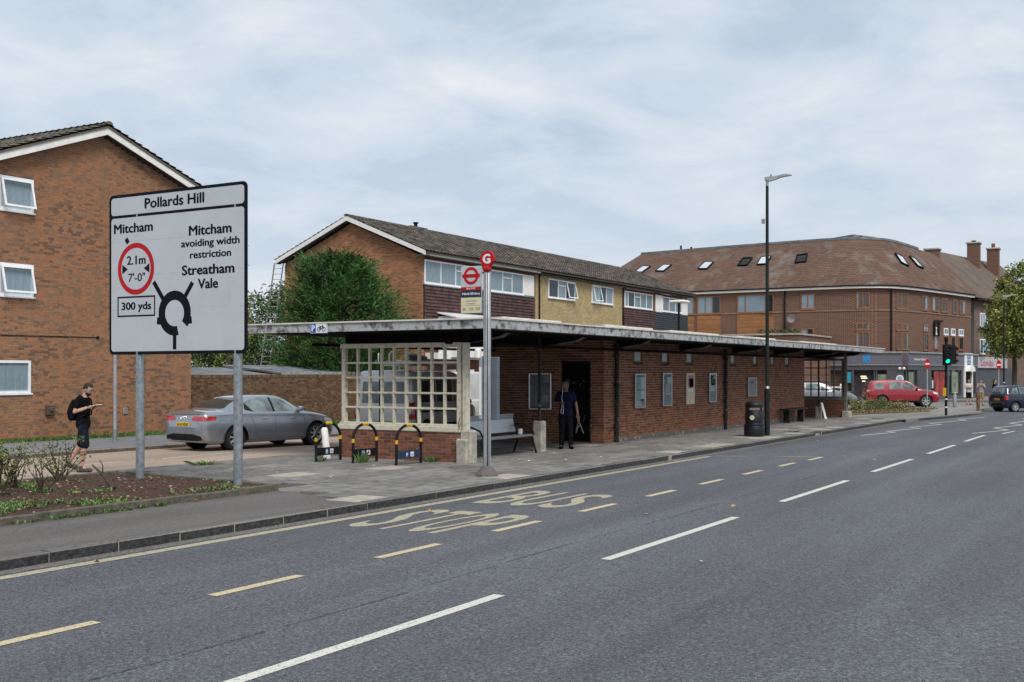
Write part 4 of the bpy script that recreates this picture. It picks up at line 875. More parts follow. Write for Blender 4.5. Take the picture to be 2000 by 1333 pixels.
# dark patched openings below the yellow brick windows
for a, b in ((57.2, 61.2), (63.0, 66.9)): part('lintel', MB().box(a, b, TY0-.02, TY0-.002, 4.3, 4.62), mat('sooty_lintel%d' % int(a), (.05, .045, .045), .9, var=.4, scale=5), te)
pr_ = thing('lean_to', 'white framed lean-to with a sloping roof against the brown tiled front', 'lean-to', (48, 30, g(48)))
part('frame', MB().box(46.0, 50.2, 29.7, 29.78, 2.6, 4.45).box(46.0, 46.1, 29.78, TY0-.08, 2.6, 4.6), M['whitepaint'], pr_); part('roof', MB().prism([(29.6, 4.5), (TY0-.08, 4.75), (TY0-.08, 4.82), (29.6, 4.57)], 45.9, 50.3, lambda p, q, t: (t, p, q)), M['upvc'], pr_)
part('pane', MB().box(46.5, 49.8, 29.69, 29.697, 4.2, 4.40), M['room'], pr_)
part('porch_canopy', MB().box(44.9, 49.6, 30.0, TY0-.05, 2.50, 2.80), M['whitepaint'], te)
part('porch_canopy', MB().box(46.4, 48.0, 29.9, TY0-.05, 1.85, 1.99), M['whitepaint'], te)
d_ = part('door', MB().box(46.9, 47.7, TY0-.06, TY0-.01, -.2, 1.84), M['upvc'], te); part('handle', MB().box(46.98, 47.02, TY0-.1, TY0-.06, .8, .9), M['alu'], d_)

# ------------------------------------------------------------------ corner block with the shop
cp = thing('corner_block', 'large curved red brick corner block with clay tiled roof and a grey shop below', 'building', (100, 22, g(100)))
EP = [(95.3, 48), (94.9, 34), (94.7, 24.5), (95.2, 20.8), (96.8, 19.2), (100, 18.1), (106, 16.7), (112, 15.4)]
TP = [(103.3, 44.8), (101.3, 33), (100.5, 26), (100.8, 23.4), (101.8, 22.2), (103.6, 21.2), (107.5, 20.6), (112.2, 20.2)]
def cat(P, n=8):
    P = [Vector((p[0], p[1], 0)) for p in P]; out_ = []
    for i in range(len(P)-1):
        a, b = P[i], P[i+1]; p = P[i-1] if i else a*2-b; q = P[i+2] if i+2 < len(P) else b*2-a
        for k in range(n):
            t = k/n; out_.append(.5*((2*a) + (b-p)*t + (2*p-5*a+4*b-q)*t*t + (3*a-p-3*b+q)*t**3))
    return out_ + [P[-1]]
EV, TV = cat(EP), cat(TP)
def pxof(v): return 1000 + F_*(v.x*st - v.y*ct)/(v.x*ct + v.y*st)
def along(px):
    for a, b in zip(EV, EV[1:]):
        pa, pb = pxof(a), pxof(b)
        if pa <= px <= pb: p = a.lerp(b, (px-pa)/(pb-pa)); d = (b-a).normalized(); return p, d, Vector((d.y, -d.x, 0))
def pathwall(path, z0, z1, o0, o1, m, name, parent, i0=0, i1=None):
    path = path[i0:i1]; mb = MB(); vs = []
    for i, p in enumerate(path):
        d = (path[min(i+1, len(path)-1)] - path[max(i-1, 0)]).normalized(); n = Vector((d.y, -d.x, 0)); n = -n if n.x > .5 else n
        for (o_, z) in ((o0, z0), (o1, z0), (o1, z1), (o0, z1)): q = p + n*o_; vs.append((q.x, q.y, z))
    k = len(path); fs = [(4*i+j, 4*i+(j+1) % 4, 4*i+4+(j+1) % 4, 4*i+4+j) for i in range(k-1) for j in range(4)] + [(0, 3, 2, 1), (4*k-4, 4*k-3, 4*k-2, 4*k-1)]
    return part(name, mb.add(vs, fs), m, parent, fix=True)
pathwall(EV, -.6, 8.8, -.3, 0, M['brk_coop'], 'wall', cp)
pathwall(EV, 8.80, 8.98, -.1, .34, M['whitepaint'], 'eaves_board', cp); pathwall(EV, 8.96, 9.08, .30, .42, M['black'], 'gutter', cp)
pathwall(EV, 6.95, 7.05, 0, .05, mat('string_course', (.25, .15, .11), .8), 'string_course', cp)
part('core', MB().prism([(96, 47.5), (95.6, 25), (97.5, 20.2), (101, 18.9), (112, 16.2), (124, 16), (124, 47)], -.5, 8.9), M['room'], cp)
rm = MB(); vs = []
for a, b in zip(EV, TV):
    d = Vector((b.x-a.x, b.y-a.y, 0)).normalized(); e_ = a - d*.4; vs += [(e_.x, e_.y, 9.02), (b.x, b.y, 13.6)]
k = len(EV); rm.add(vs, [(2*i, 2*i+2, 2*i+3, 2*i+1) for i in range(k-1)]); rm.add([vs[0], vs[1], (118, 48, 9.02)], [(0, 1, 2)]); rm.add([vs[2*k-2], vs[2*k-1], (118, 19.6, 13.6), (118, 15, 9.02)], [(0, 1, 2, 3)])
cr_ = part('roof', rm, M['coop_tile'], cp, smooth=False)
part('roof_top', MB().prism([(v.x, v.y) for v in TV] + [(124, 20), (124, 44)], 13.45, 13.62), M['lead'], cp)
pathwall(TV, 13.55, 13.75, 0, .12, M['lead'], 'roof_edge', cp)
part('roof_lantern', MB().prism([(103.5, 24), (107, 22.6), (108.5, 25), (105, 26.5)], 13.62, 14.0).prism([(103.7, 24.2), (106.8, 22.9), (107.9, 25), (105.2, 26.2)], 14.001, 14.35), M['lead'], cp)
for px, hh in ((1330, .6), (1350, .4), (1682, .5)):
    u_ = (px-1000)/F_; X = 104.; Y = X*(st-u_*ct)/(ct+u_*st); part('flue', MB().cyl((X, Y, 13.5), (X, Y, 13.7+hh), .1, 8), M['black'], cr_)
def roofpt(s_, t): # s along index, t up the slope
    i = min(int(s_), k-2); f = s_-i; a = EV[i].lerp(EV[i+1], f); b = TV[i].lerp(TV[i+1], f); d = Vector((b.x-a.x, b.y-a.y, 0)).normalized(); e_ = a-d*.4
    return Vector((e_.x, e_.y, 9.02)).lerp(Vector((b.x, b.y, 13.6)), t)
def pix(v): D = v.x*ct + v.y*st; return 1000 + F_*(v.x*st - v.y*ct)/D, HY - F_*(v.z-1.85)/D
def find(px, py):
    best = None
    for i in range(0, (k-1)*6):
        for j in range(1, 30):
            q = pix(roofpt(i/6, j/30)); d = (q[0]-px)**2 + (q[1]-py)**2
            if best is None or d < best[0]: best = (d, i/6, j/30)
    return best[1:]
for n_, (px, py) in enumerate(((1255, 527), (1298, 526), (1380, 520), (1455, 515), (1491, 512), (1565, 508), (1760, 510), (1788, 514))):
    s_, t = find(px, py); c0 = roofpt(s_, t); upv = (roofpt(s_, min(1, t+.05)) - roofpt(s_, t-.05)).normalized(); ex = (roofpt(min(s_+.15, k-1.01), t) - roofpt(max(0, s_-.15), t)).normalized(); ex = (ex - upv*ex.dot(upv)).normalized(); n = ex.cross(upv)
    if n.z < 0: n = -n
    w_, h_ = .42, .62
    fr = MB(); 
    for (a, b, c, d) in ((-w_-.07, -w_, -h_-.07, h_+.07), (w_, w_+.07, -h_-.07, h_+.07), (-w_, w_, -h_-.07, -h_), (-w_, w_, h_, h_+.07)): fr.obox(c0 + ex*(a+b)/2 + upv*(c+d)/2 + n*.08, ex*(b-a)/2, upv*(d-c)/2, n*.09)
    sk = part('skylight', fr, M['black'], cr_)
    if n_ in (3, 5):
        u2 = (upv*math.cos(.5) - n*math.sin(.5)); n2 = ex.cross(u2); n2 = n2 if n2.z > 0 else -n2
        part('pane', MB().obox(c0 + n*.18, ex*w_, u2*h_, n2*.02), M['glass_dark'], sk); part('room_shade', MB().obox(c0+n*.03, ex*w_, upv*h_, n*.01), M['room'], sk)
    else: part('pane', MB().obox(c0 + n*.12, ex*w_, upv*h_, n*.012), mat('skylight_glass%d' % n_, (.5, .55, .6), .15, var=.05), sk)
def cwin(px0, px1, z0, z1, fm='tframe', lights=None, cur=.5, d0=.0, name='window', curt='curtain'):
    a, b = along(px0), along(px1); p = a[0]; q = b[0]; d = (q-p); w_ = d.length; d.normalize(); n = Vector((d.y, -d.x, 0)); n = n if n.dot(p) < 0 else -n
    return window(cp, (p.x, p.y, z0), d, n, w_, z1-z0, lights or [(1, 'f'), (1, 'f')], fm, d0, cur, .10, 'glass', True, name, True, curt)
for (p, q) in ((1564, 1592), (1672, 1699), (1750, 1772)): cwin(p, q, 7.15, 8.5)
for (p, q) in ((1800, 1812), (1820, 1832), (1838, 1850), (1860, 1868), (1874, 1885)): cwin(p, q, 7.2, 8.45, lights=[(1, 'f')] if q-p < 10 else None)
for (p, q) in ((1672, 1699), (1750, 1774), (1803, 1813)):
    cwin(p, q, 3.75, 5.25); cwin(p, q, 5.36, 5.95)
for (p, q) in ((1824, 1832), (1843, 1851), (1857, 1865), (1872, 1881)): cwin(p, q, 3.9, 5.1, lights=[(1, 'f')]); cwin(p, q, 5.2, 5.8, 'upvc')
cwin(1564, 1590, 5.0, 5.6)
for (p, q, l) in ((1362, 1408, [(1, 'f'), (1, 'f'), (1, 'f')]), (1440, 1512, [(.7, 'f'), (2, 'f'), (.7, 'f')]), (1336, 1356, [(1, 'f')])):
    cwin(p, q, 7.0, 8.6, lights=l, cur=.8, d0=.02)
    a, b = along(p)[0], along(q)[0]; z = 5.1
    while z < 6.9:
        part('timber_board', MB().box(a.x-.10-(a.x-b.x)*0, a.x-.01, b.y, a.y, z, z+.145), M['timber'], cp); z += .15
    cwin(p, q, 4.3, 5.05, lights=l, cur=.3)
p_ = along(1739)[0]; part('downpipe', MB().cyl((p_.x-.08, p_.y-.1, 3.4), (p_.x-.08, p_.y-.1, 8.9), .07, 8), M['black'], cp)
p_ = along(1533)[0]; part('downpipe', MB().cyl((p_.x-.1, p_.y, 3.4), (p_.x-.1, p_.y, 8.9), .07, 8), M['black'], cp)
p_ = along(1548)[0]; sd = part('satellite_dish', MB().lathe([(.02, -.02), (.25, .05), (.35, .12), (.33, .12), (.23, .06), (.02, 0)], 16, (p_.x-.3, p_.y, 6.4), lambda x, y, z: (-z, x, y)), mat('dish_grey', (.2, .2, .21), .6), cp, smooth=True)
part('dish_arm', MB().cyl((p_.x-.05, p_.y, 6.2), (p_.x-.3, p_.y, 6.4), .03, 6), M['black'], sd)
for px in (1822, 1830):
    p_, d_, n_ = along(px); n_ = n_ if n_.dot(p_) < 0 else -n_; q = p_ + n_*.15; r = p_ + n_*.15 + d_*.8
    part('flue_pipe', MB().tube([(q.x, q.y, 5.0), (q.x, q.y, 6.2), (q.x+d_.x*.15, q.y+d_.y*.15, 6.35), (r.x, r.y, 6.38)], .10, 8), M['black'], cp)
# parapet extension in front of the left wing
ext = thing('brick_extension', 'single storey red brick extension with pale coping and plants, behind the canopy roof', 'building', (85, 30, g(85)))
part('wall', MB().box(85, 94.4, 23.9, 42, -.5, 4.72), M['brk_coop'], ext); part('coping', MB().box(84.9, 94.4, 23.8, 42.1, 4.722, 4.85), M['concrete'], ext)
# shop front
M['shop'] = mat('shop_grey', (.075, .078, .092), .45, var=.08, scale=1.5); M['shop_fascia'] = mat('shop_fascia', (.135, .13, .16), .4, var=.06, scale=1); M['coopblue'] = mat('logo_blue', (.01, .30, .72), .4, var=.03, scale=3)
SP = [Vector((95.0, 30, 0)), Vector((95.0, 18.9, 0)), Vector((112.2, 15.25, 0))]
SP[0] = Vector((94.65, 30, 0)); SP[1] = Vector((95.0, 18.2, 0))
def shopseg(a, b, prm):
    d = (b-a).normalized(); n = Vector((d.y, -d.x, 0)); n = n if n.dot(a) < 0 else -n; return (lambda s_, h, o_: a + d*s_ + Vector((0, 0, h)) + n*o_), (b-a).length
VA, LA = shopseg(SP[0], SP[1], 0); VB, LB = shopseg(SP[1], SP[2], 0)
sh = MB(); fs_ = MB(); trim = MB()
for V, Ln in ((VA, LA), (VB, LB)):
    fbox(fs_, V, -.02, Ln, 2.52, 3.42, .1, .45); fbox(trim, V, 0, Ln, 3.43, 3.56, .0, .55); fbox(trim, V, 0, Ln, 2.44, 2.515, .1, .47); fbox(sh, V, 0, Ln, 2.05, 2.438, .1, .40); fbox(sh, V, 0, Ln, -.6, -.15, .1, .38)
sf = part('shop_fascia', fs_, M['shop_fascia'], cp, fix=True); part('fascia_trim', trim, mat('fascia_trim', (.30, .29, .30), .5), cp, fix=True)
def spx(V, px):   # distance along segment at a photo column
    lo, hi = -5, 30
    for _ in range(50):
        m_ = (lo+hi)/2; v = V(m_, 0, .3)
        if pxof(v) < px: lo = m_
        else: hi = m_
    return lo
for (V, p, q) in ((VA, 1733, 1765), (VA, 1664, 1668), (VB, 1790, 1806), (VB, 1806, 1817), (VB, 1846, 1852), (VB, 1876, 1880)): fbox(sh, V, spx(V, p), spx(V, q), -.15, 2.05, .1, .38)
part('shop_surround', sh, M['shop'], cp, fix=True)
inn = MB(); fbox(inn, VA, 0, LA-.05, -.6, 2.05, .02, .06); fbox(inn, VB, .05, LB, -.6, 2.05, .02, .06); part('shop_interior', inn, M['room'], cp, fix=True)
def poster(V, p, q, z0, z1, m, o_=.2, name='window_poster'):
    o_ = .291 + random.uniform(0, .004)
    return part(name, fbox(MB(), V, spx(V, p), spx(V, q), z0, z1, o_, o_+.01), m, cp, fix=True)
cyan = mat('poster_cyan', (.03, .33, .52), .5, var=.1, scale=2); lcy = mat('poster_pale_cyan', (.42, .62, .66), .5, var=.1); red = mat('display_red', (.35, .035, .03), .6, var=.5, scale=1.6, c2=(.06, .01, .01), stretch=(1, 1, .5)); gls = mat('display_green', (.05, .10, .07), .5, var=.5, scale=2, c2=(.3, .3, .2))
poster(VA, 1645, 1651, .35, 1.9, lcy); poster(VA, 1652, 1663, 1.0, 1.9, cyan); poster(VA, 1645, 1663, -.1, .3, gls); poster(VA, 1740, 1741, .4, .5, lcy); poster(VA, 1714, 1732, .75, 1.7, gls, .12); poster(VA, 1741-1, 1747, .9, 1.5, wht if False else M['paper']) if False else None
poster(VB, 1774, 1784, .2, 1.9, gls, .1); poster(VB, 1824, 1834, -.1, 1.95, red, .1); poster(VB, 1835, 1845, -.1, 1.95, red, .12); poster(VB, 1820, 1823, .5, 1.2, lcy); poster(VB, 1859, 1871, .0, 1.9, gls, .1)
for (z, w1, w2) in ((1.35, 1682, 1694), (1.1, 1684, 1690), (1.5, 1681, 1692)): poster(VA, w1, w2, z, z+.07, emis('shelf_light%d' % int(z*100), (1, .8, .5), 1.2), .1, 'lit_shelf')
gl_ = MB(); fbox(gl_, VA, 0, spx(VA, 1668), -.15, 2.05, .28, .285); fbox(gl_, VA, spx(VA, 1708), spx(VA, 1733), -.15, 2.05, .28, .285); fbox(gl_, VB, spx(VB, 1770), LB-.3, -.15, 2.05, .28, .285); part('shop_glass', gl_, M['glass_dark'], cp, fix=True)
fm_ = MB()
for V, pxs in ((VA, (1652, 1664, 1708, 1712, 1733)), (VB, (1770, 1774, 1785, 1818, 1834.5, 1846, 1858, 1872))):
    for px in pxs: s_ = spx(V, px); fbox(fm_, V, s_-.05, s_+.05, -.15, 2.05, .26, .34)
part('shop_mullions', fm_, M['shop'], cp, fix=True)
def logo(V, s_, z, r, m, o_, parent):
    L_ = MB(); n = 20
    for (i, j, dsc) in ((-1, 1, 0), (1, 1, 0), (-1, -1, 0), (1, -1, 1)):
        c0 = V(s_+i*r*1.02, z+j*r*1.02, o_); ax = (V(1, 0, 0)-V(0, 0, 0)); up = Vector((0, 0, 1)); vs = []
        for q in range(n):
            t = 2*PI*q/n
            for rr in (r*1.02, r*.42): vs.append(c0 + ax*(rr*math.cos(t)) + up*(rr*math.sin(t)))
        L_.add(vs, [(2*q, 2*((q+1) % n), 2*((q+1) % n)+1, 2*q+1) for q in range(n)])
        if dsc: L_.add([c0+ax*(-r)+up*0, c0+ax*(-r*.4)+up*0, c0+ax*(-r*.4)-up*r*1.5, c0+ax*(-r)-up*r*1.5], [(0, 1, 2, 3)])
    return part('logo', L_, m, parent)
logo(VA, spx(VA, 1693.5), 2.98, .155, M['coopblue'], .462, sf)
dsk = part('round_sign', MB().lathe([(.001, 0), (.30, 0), (.30, .05), (.001, .05)], 24, VA(spx(VA, 1758)+.0, 1.35, .40), lambda x, y, z: tuple((VA(1, 0, 0)-VA(0, 0, 0))*x + Vector((0, 0, 1))*y + (VA(0, 0, 1)-VA(0, 0, 0))*z)), M['whitepaint'], cp, fix=True); logo(VA, spx(VA, 1758), 1.36, .08, M['coopblue'], .455, dsk)
exB = VB(1, 0, 0)-VB(0, 0, 0)
text_part('fascia_lettering', 'Welcome Pollards Hill', .26, M['whitepaint'], sf, basis(VB((spx(VB, 1780)+spx(VB, 1811))/2, 2.86, .462), exB, (0, 0, 1)), .008, width=spx(VB, 1809)-spx(VB, 1781))
for px in (1758, 1766): part('security_camera', MB().ball(VA(spx(VA, px), 2.17, .45), .12), M['whitepaint'], cp, smooth=True)
pw_ = MB(); s0, s1 = spx(VB, 1880), spx(VB, 1896); fbox(pw_, VB, s0, s1, 2.05, 3.6, .36, .5); fbox(pw_, VB, s0, s0+.25, -.4, 2.05, .36, .5); fbox(pw_, VB, s1-.2, s1, -.4, 2.05, .36, .5)
sd_ = part('side_door_surround', pw_, M['whitepaint'], cp, fix=True); logo(VB, (s0+s1)/2, 3.0, .27, mat('logo_blue_dark', (.02, .16, .42), .4), .51, sd_)
part('side_door', fbox(MB(), VB, s0+.25, s1-.2, -.4, 2.05, .30, .36), M['black'], cp, fix=True); part('fanlight_hood', MB().prism([(.9*math.cos(PI*i/10), .7*math.sin(PI*i/10)) for i in range(11)], .5, .8, lambda p, q, t: tuple(VB((s0+s1)/2+p, 1.95+q*.8, t))), M['whitepaint'], cp)
# ------------------------------------------------------------------ far house with chimneys
fh = thing('far_house', 'brown brick house with steep dark roof and tall chimneys beyond the corner block', 'house', (125, 18, g(125)))
fd = Vector((.98, -.2, 0)).normalized(); fn = Vector((-.2, -.98, 0)).normalized(); FO = Vector((118.9, 16.1, 0)); FV = lambda s_, h, o_: FO + fd*s_ - fn*o_ + Vector((0, 0, h))
w1 = MB(); fbox(w1, FV, 0, 24, -.9, 9.3, 0, 11); part('wall', w1, mat('far_brick', (.16, .105, .082), .9, var=.25, scale=2, bump=.3, bscale=12), fh, fix=True)
rf = MB(); e_ = .5; rf.add([FV(-e_, 9.2, -e_), FV(24, 9.2, -e_), FV(24, 14.6, 5.5), FV(3.4, 14.6, 5.5), FV(-e_, 9.2, 11+e_), FV(24, 9.2, 11+e_)], [(0, 1, 2, 3), (0, 3, 4), (4, 3, 2, 5)])
frf = part('roof', rf, mat('old_tiles', (.105, .075, .055), .9, var=.25, scale=.5, c2=(.07, .058, .05), bump=.8, bscale=6, detail=9, thr=(.3, .6)), fh)
part('eaves', MB().beam(FV(-.6, 9.1, -.5), FV(24, 9.1, -.5), .3, .22), M['black'], fh)
def chim(px, py0, py1, D, w_):
    u_ = (px-1000)/F_; x = D*(ct+u_*st); y = D*(st-u_*ct); z1 = 1.85+(HY-py0)/F_*D; z0 = 1.85+(HY-py1)/F_*D
    c_ = part('chimney', MB().box(x-w_/2, x+w_/2, y-w_/2, y+w_/2, z0-1.5, z1-.2), M['brk_coop'], fh); part('chimney_cap', MB().bbox(x-w_/2-.12, x+w_/2+.12, y-w_/2-.12, y+w_/2+.12, z1-.2, z1, .05), M['concrete'], c_); return c_, (x, y, z1)
chim(1821, 486, 525, 116, 1.35); c_, q = chim(1902, 474, 520, 124, 1.25); part('chimney_pot', MB().cyl(q, (q[0], q[1], q[2]+.2), .25, 10), M['black'], c_)
c_, q = chim(1940, 485, 525, 126, 1.2); part('chimney_pot', MB().cyl(q, (q[0], q[1], q[2]+.5), .2, 10), mat('red_pot', (.25, .06, .04), .8), c_)
for s_ in (1.6, 6.0, 12.0): window(fh, tuple(FV(s_, 6.3, 0)), fd, fn, 2.2, 1.5, [(1, 'f'), (1, 'f'), (1, 'f')], 'upvc', .02, .3, .12); window(fh, tuple(FV(s_, 3.7, 0)), fd, fn, 1.8, 1.5, [(1, 'f'), (1, 'f')], 'upvc', .02, .3, .12)
sg = MB(); fbox(sg, FV, .3, 9, 2.3, 3.4, -.3, -.05); ss = part('shop_sign', sg, mat('shop_sign_white', (.45, .44, .45), .5), fh, fix=True); text_part('sign_lettering', 'Londo', .9, mat('sign_pink', (.45, .05, .16), .5), ss, basis(FV(2.9, 2.5, -.31), fd, (0, 0, 1)), .015, width=3.6)
fbox(MB(), FV, 0, 1, 0, 1, 0, 1); part('shop_front', fbox(MB(), FV, .2, 12, -.9, 2.25, -.12, -.02), M['shop'], fh, fix=True)
part('hanging_sign', fbox(MB(), FV, .4, 1.9, 4.0, 5.0, -.9, -.8), mat('sign_sky_blue', (.25, .45, .6), .5, var=.2, scale=1), fh, fix=True)
# ------------------------------------------------------------------ vegetation
M['bark'] = mat('bark', (.075, .055, .04), .95, var=.3, scale=8, bump=.6)
M['conifer'] = leafmat('conifer_spray', (.07, .162, .036), (.022, .060, .019), .55, .6)
M['leaf1'] = leafmat('leaf_mid_green', (.085, .125, .036), (.045, .075, .024), .5)
M['leaf_autumn'] = leafmat('leaf_turning', (.23, .225, .05), (.09, .14, .035), .55)
M['leaf_dark'] = leafmat('leaf_dark', (.05, .085, .03), (.025, .05, .018), .5)
M['rose'] = leafmat('rose_leaf', (.15, .155, .04), (.06, .085, .03), .55)
M['twig'] = mat('rose_stem', (.055, .038, .028), .9, var=.3, scale=20)
def rnd3(): 
    while True:
        v = Vector((random.uniform(-1, 1), random.uniform(-1, 1), random.uniform(-1, 1)))
        if .05 < v.length < 1: return v.normalized()
def leafq(mb, p, d, w_, l, n=None):
    d = d.normalized(); s_ = d.cross(n or rnd3()); s_ = s_.normalized()*w_ if s_.length > 1e-3 else Vector((w_, 0, 0))
    mb.add([p, p+d*l*.5+s_, p+d*l, p+d*l*.5-s_], [(0, 1, 2, 3)])
def tree(name, label, cat_, x, y, z0, H, crown, m, n_cl, n_lf, lw, ll, trunk_r=.15, group=None, seed=1, zc=None, droop=0.):
    """crown: list of (dx,dy,z,rx,ry,rz) lobes; leaves gathered in clumps through the volume of each lobe"""
    random.seed(seed); t = thing(name, label, cat_, (x, y, z0), 0, group)
    tr = MB(); top = zc or z0 + H*.55; tr.tube([(x, y, z0-.1), (x+.05, y, z0+(top-z0)*.5), (x-.03, y+.04, top)], [trunk_r*1.3, trunk_r, trunk_r*.6], 9); lf = MB()
    vol = [c[3]*c[4]*c[5] for c in crown]; tv = sum(vol)
    for c, v_ in zip(crown, vol):
        ctr = Vector((x+c[0], y+c[1], c[2])); mid = Vector((x, y, min(top, c[2]))); tr.tube([mid, mid.lerp(ctr, .5)+Vector((0, 0, .2)), ctr], [trunk_r*.45, trunk_r*.3, trunk_r*.12], 6)
        for _ in range(max(3, int(n_cl*v_/tv))):
            d = rnd3(); r = random.uniform(.35, 1)**.5; p = ctr + Vector((d.x*c[3], d.y*c[4], d.z*c[5]))*r
            if random.random() < .25: tr.tube([ctr, ctr.lerp(p, .6), p], [trunk_r*.12, trunk_r*.08, .008], 4)
            cr = random.uniform(.2, .5)*min(c[3], c[5], 1.3)
            for _ in range(n_lf):
                q = p + rnd3()*cr*random.random()**.5; dd = (rnd3() + (q-ctr).normalized()*.5 + Vector((0, 0, -.35-droop))); leafq(lf, q, dd, lw*random.uniform(.6, 1.2), ll*random.uniform(.6, 1.2))
    part('trunk', tr, M['bark'], t, smooth=False); part('crown', lf, m, t); return t
# conifer by the terrace gable
random.seed(21); cx, cy = 40.1, 32.2
cf = thing('conifer_tree', 'dense bushy dark green conifer in front of the terrace gable', 'tree', (cx, cy, g(cx)))
tr = MB(); tr.tube([(cx, cy, g(cx)-.1), (cx, cy, 3), (cx+.1, cy, 7)], [.26, .2, .04], 9); lf = MB()
def crad(z): 
    t = (z-.5)/6.6
    return 3.05*math.sqrt(max(0, 1 - max(0, (t-.22)/.79)**2.7)) * (1 if t > .25 else .86+.14*t/.25)
for b in range(700):
    z = .6 + 6.25*random.random()**1.05; a = random.uniform(0, 2*PI); rr = crad(z)*(1+.13*NZ.noise(Vector((math.cos(a)*1.6, math.sin(a)*1.6, z*.7)))*2); r0 = random.uniform(.45, 1.0) if b < 260 else random.uniform(.78, 1.0)
    tip = Vector((cx+rr*r0*math.cos(a), cy+rr*r0*math.sin(a), z + .25)); base = Vector((cx+.1*math.cos(a), cy+.1*math.sin(a), max(.4, z-.9*r0*rr*.5)))
    midp = base.lerp(tip, .6)+Vector((0, 0, -.12)); tr.tube([base, midp, tip], [.03, .018, .004], 4)
    ax = (tip-midp).normalized(); ax = (ax*1.0 + Vector((math.cos(a), math.sin(a), .55))*.8).normalized()
    for s_ in range(36):
        t = random.random(); p = midp.lerp(tip, t*1.1) + rnd3()*random.uniform(.05, .34); d = (ax + rnd3()*.75 + Vector((0, 0, .12))).normalized(); l = random.uniform(.16, .36)
        side = d.cross(Vector((0, 0, 1)) + rnd3()*.5).normalized()
        for q in range(4):
            f = q/4; leafq(lf, p + d*l*f, d + side*(.75 if q % 2 else -.75), .016, l*.55*(1-f*.5), rnd3())
        leafq(lf, p, d, .02, l*1.1)
part('trunk', tr, M['bark'], cf); part('crown', lf, M['conifer'], cf)
tree('broadleaf_tree', 'mid green tree behind the ladders, left of the conifer', 'tree', 50.5, 45.4, -.2, 7, [(0, 0, 4.2, 2.6, 2.6, 2.6), (1.2, -.6, 6.0, 1.4, 1.4, 1.3), (-1.6, 1.5, 3.2, 2.4, 2.4, 2.0), (-.6, 3.5, 4.0, 2.2, 2.2, 2.2)], M['leaf1'], 420, 42, .07, .16, .16, None, 31)
tree('broadleaf_tree', 'pale leafy tree filling the gap between the gable house and the terrace', 'tree', 46, 47, -.2, 5, [(0, 0, 3.2, 2.8, 3.2, 1.9), (1.5, -2.6, 2.6, 2.4, 2.4, 1.7), (-1, 3.4, 3.4, 2.6, 2.4, 2.2)], M['leaf1'], 360, 40, .07, .16, .15, None, 33)
tree('birch_tree', 'thin birch with drooping sprays showing past the edge of the road sign', 'tree', 43.2, 41.9, -.2, 9, [(0, 0, 8.0, .9, .9, 1.2), (.1, -.2, 6.3, .8, .9, 1.0), (.2, -.3, 4.4, 1.0, 1.3, 1.3), (-.2, .6, 3.0, 1.2, 1.4, 1.3)], M['leaf_autumn'], 80, 24, .04, .1, .09, None, 35, droop=.9)
tree('broadleaf_tree', 'large street tree turning yellow at the top beside the far lamp post', 'tree', 92, 9.6, g(92), 10, [(0, -.6, 5.8, 2.9, 2.7, 2.6), (.4, -.4, 8.6, 1.6, 1.6, 1.7), (-.8, .5, 4.6, 1.8, 1.6, 1.5), (2, -2.6, 6.3, 2.6, 2.6, 2.5), (1.5, -1.8, 8.4, 1.6, 1.6, 1.4)], M['leaf_autumn'], 620, 42, .10, .22, .17, None, 37)
tree('broadleaf_tree', 'far street tree beyond the parked blue car at the road end', 'tree', 132, 4.5, g(132), 10, [(0, 0, 6, 3.5, 3.5, 3), (0, -3, 5, 3, 3, 2.5)], M['leaf_dark'], 260, 36, .13, .28, .2, None, 39)
tree('broadleaf_tree', 'distant tree across the road beyond the junction', 'tree', 150, -9, g(150), 10, [(0, 0, 6, 4, 4, 3.5), (0, -4, 5, 3.5, 3.5, 2.8)], M['leaf_dark'], 200, 30, .16, .34, .2, None, 47)
random.seed(61); lf = MB()
for k_ in range(170):
    a = -.75 + 1.02*k_/170; r_ = random.uniform(185, 230); c_ = Vector((r_*math.cos(a), r_*math.sin(a), 0)); hh = random.uniform(5, 10)
    for _ in range(70): leafq(lf, c_ + Vector((random.uniform(-3, 3), random.uniform(-3, 3), -1 + hh*random.random()**.8)), rnd3(), .4, 1.0)
part('far_treeline', lf, M['leaf_dark'], kind='stuff', label='far line of trees closing the view beyond the junction', cat='trees')
# rose bushes
def rose(x, y, h, r, nst, lab, seed, leafy=1., lean=(0, 0), thick=.016):
    random.seed(seed); t = thing('rose_bush', lab, 'rose bush', (x, y, g(x)+.05)); st_ = MB(); lf = MB()
    for _ in range(nst):
        a = random.uniform(0, 2*PI); q = Vector((x+random.uniform(-.06, .06), y+random.uniform(-.06, .06), g(x)+.02)); pts_ = [q.copy()]; d = Vector((math.cos(a)*r/h*.7+lean[0], math.sin(a)*r/h*.7+lean[1], 1)).normalized(); hh = h*random.uniform(.6, 1); n_ = 5
        for i in range(n_): d = (d + rnd3()*.28 + Vector((0, 0, .05))).normalized(); q = q + d*hh/n_; pts_.append(q.copy())
        st_.tube(pts_, [thick*(1-.75*i/n_) for i in range(n_+1)], 5)
        for i in range(2, n_+1):
            for _ in range(random.randint(0, 2)):
                e2 = pts_[i] + (rnd3()+Vector((0, 0, .5)))*random.uniform(.05, .16); st_.tube([pts_[i], e2], [.006, .003], 4)
                for _ in range(int(random.uniform(3, 9)*leafy)): leafq(lf, e2 + rnd3()*.06, rnd3() + Vector((0, 0, .2)), .016, .055)
            for _ in range(int(random.uniform(1, 7)*leafy*(i/n_)**1.5)): leafq(lf, pts_[i] + rnd3()*.07, rnd3(), .017, .058)
    part('stems', st_, M['twig'], t); part('leaves', lf, M['rose'], t)
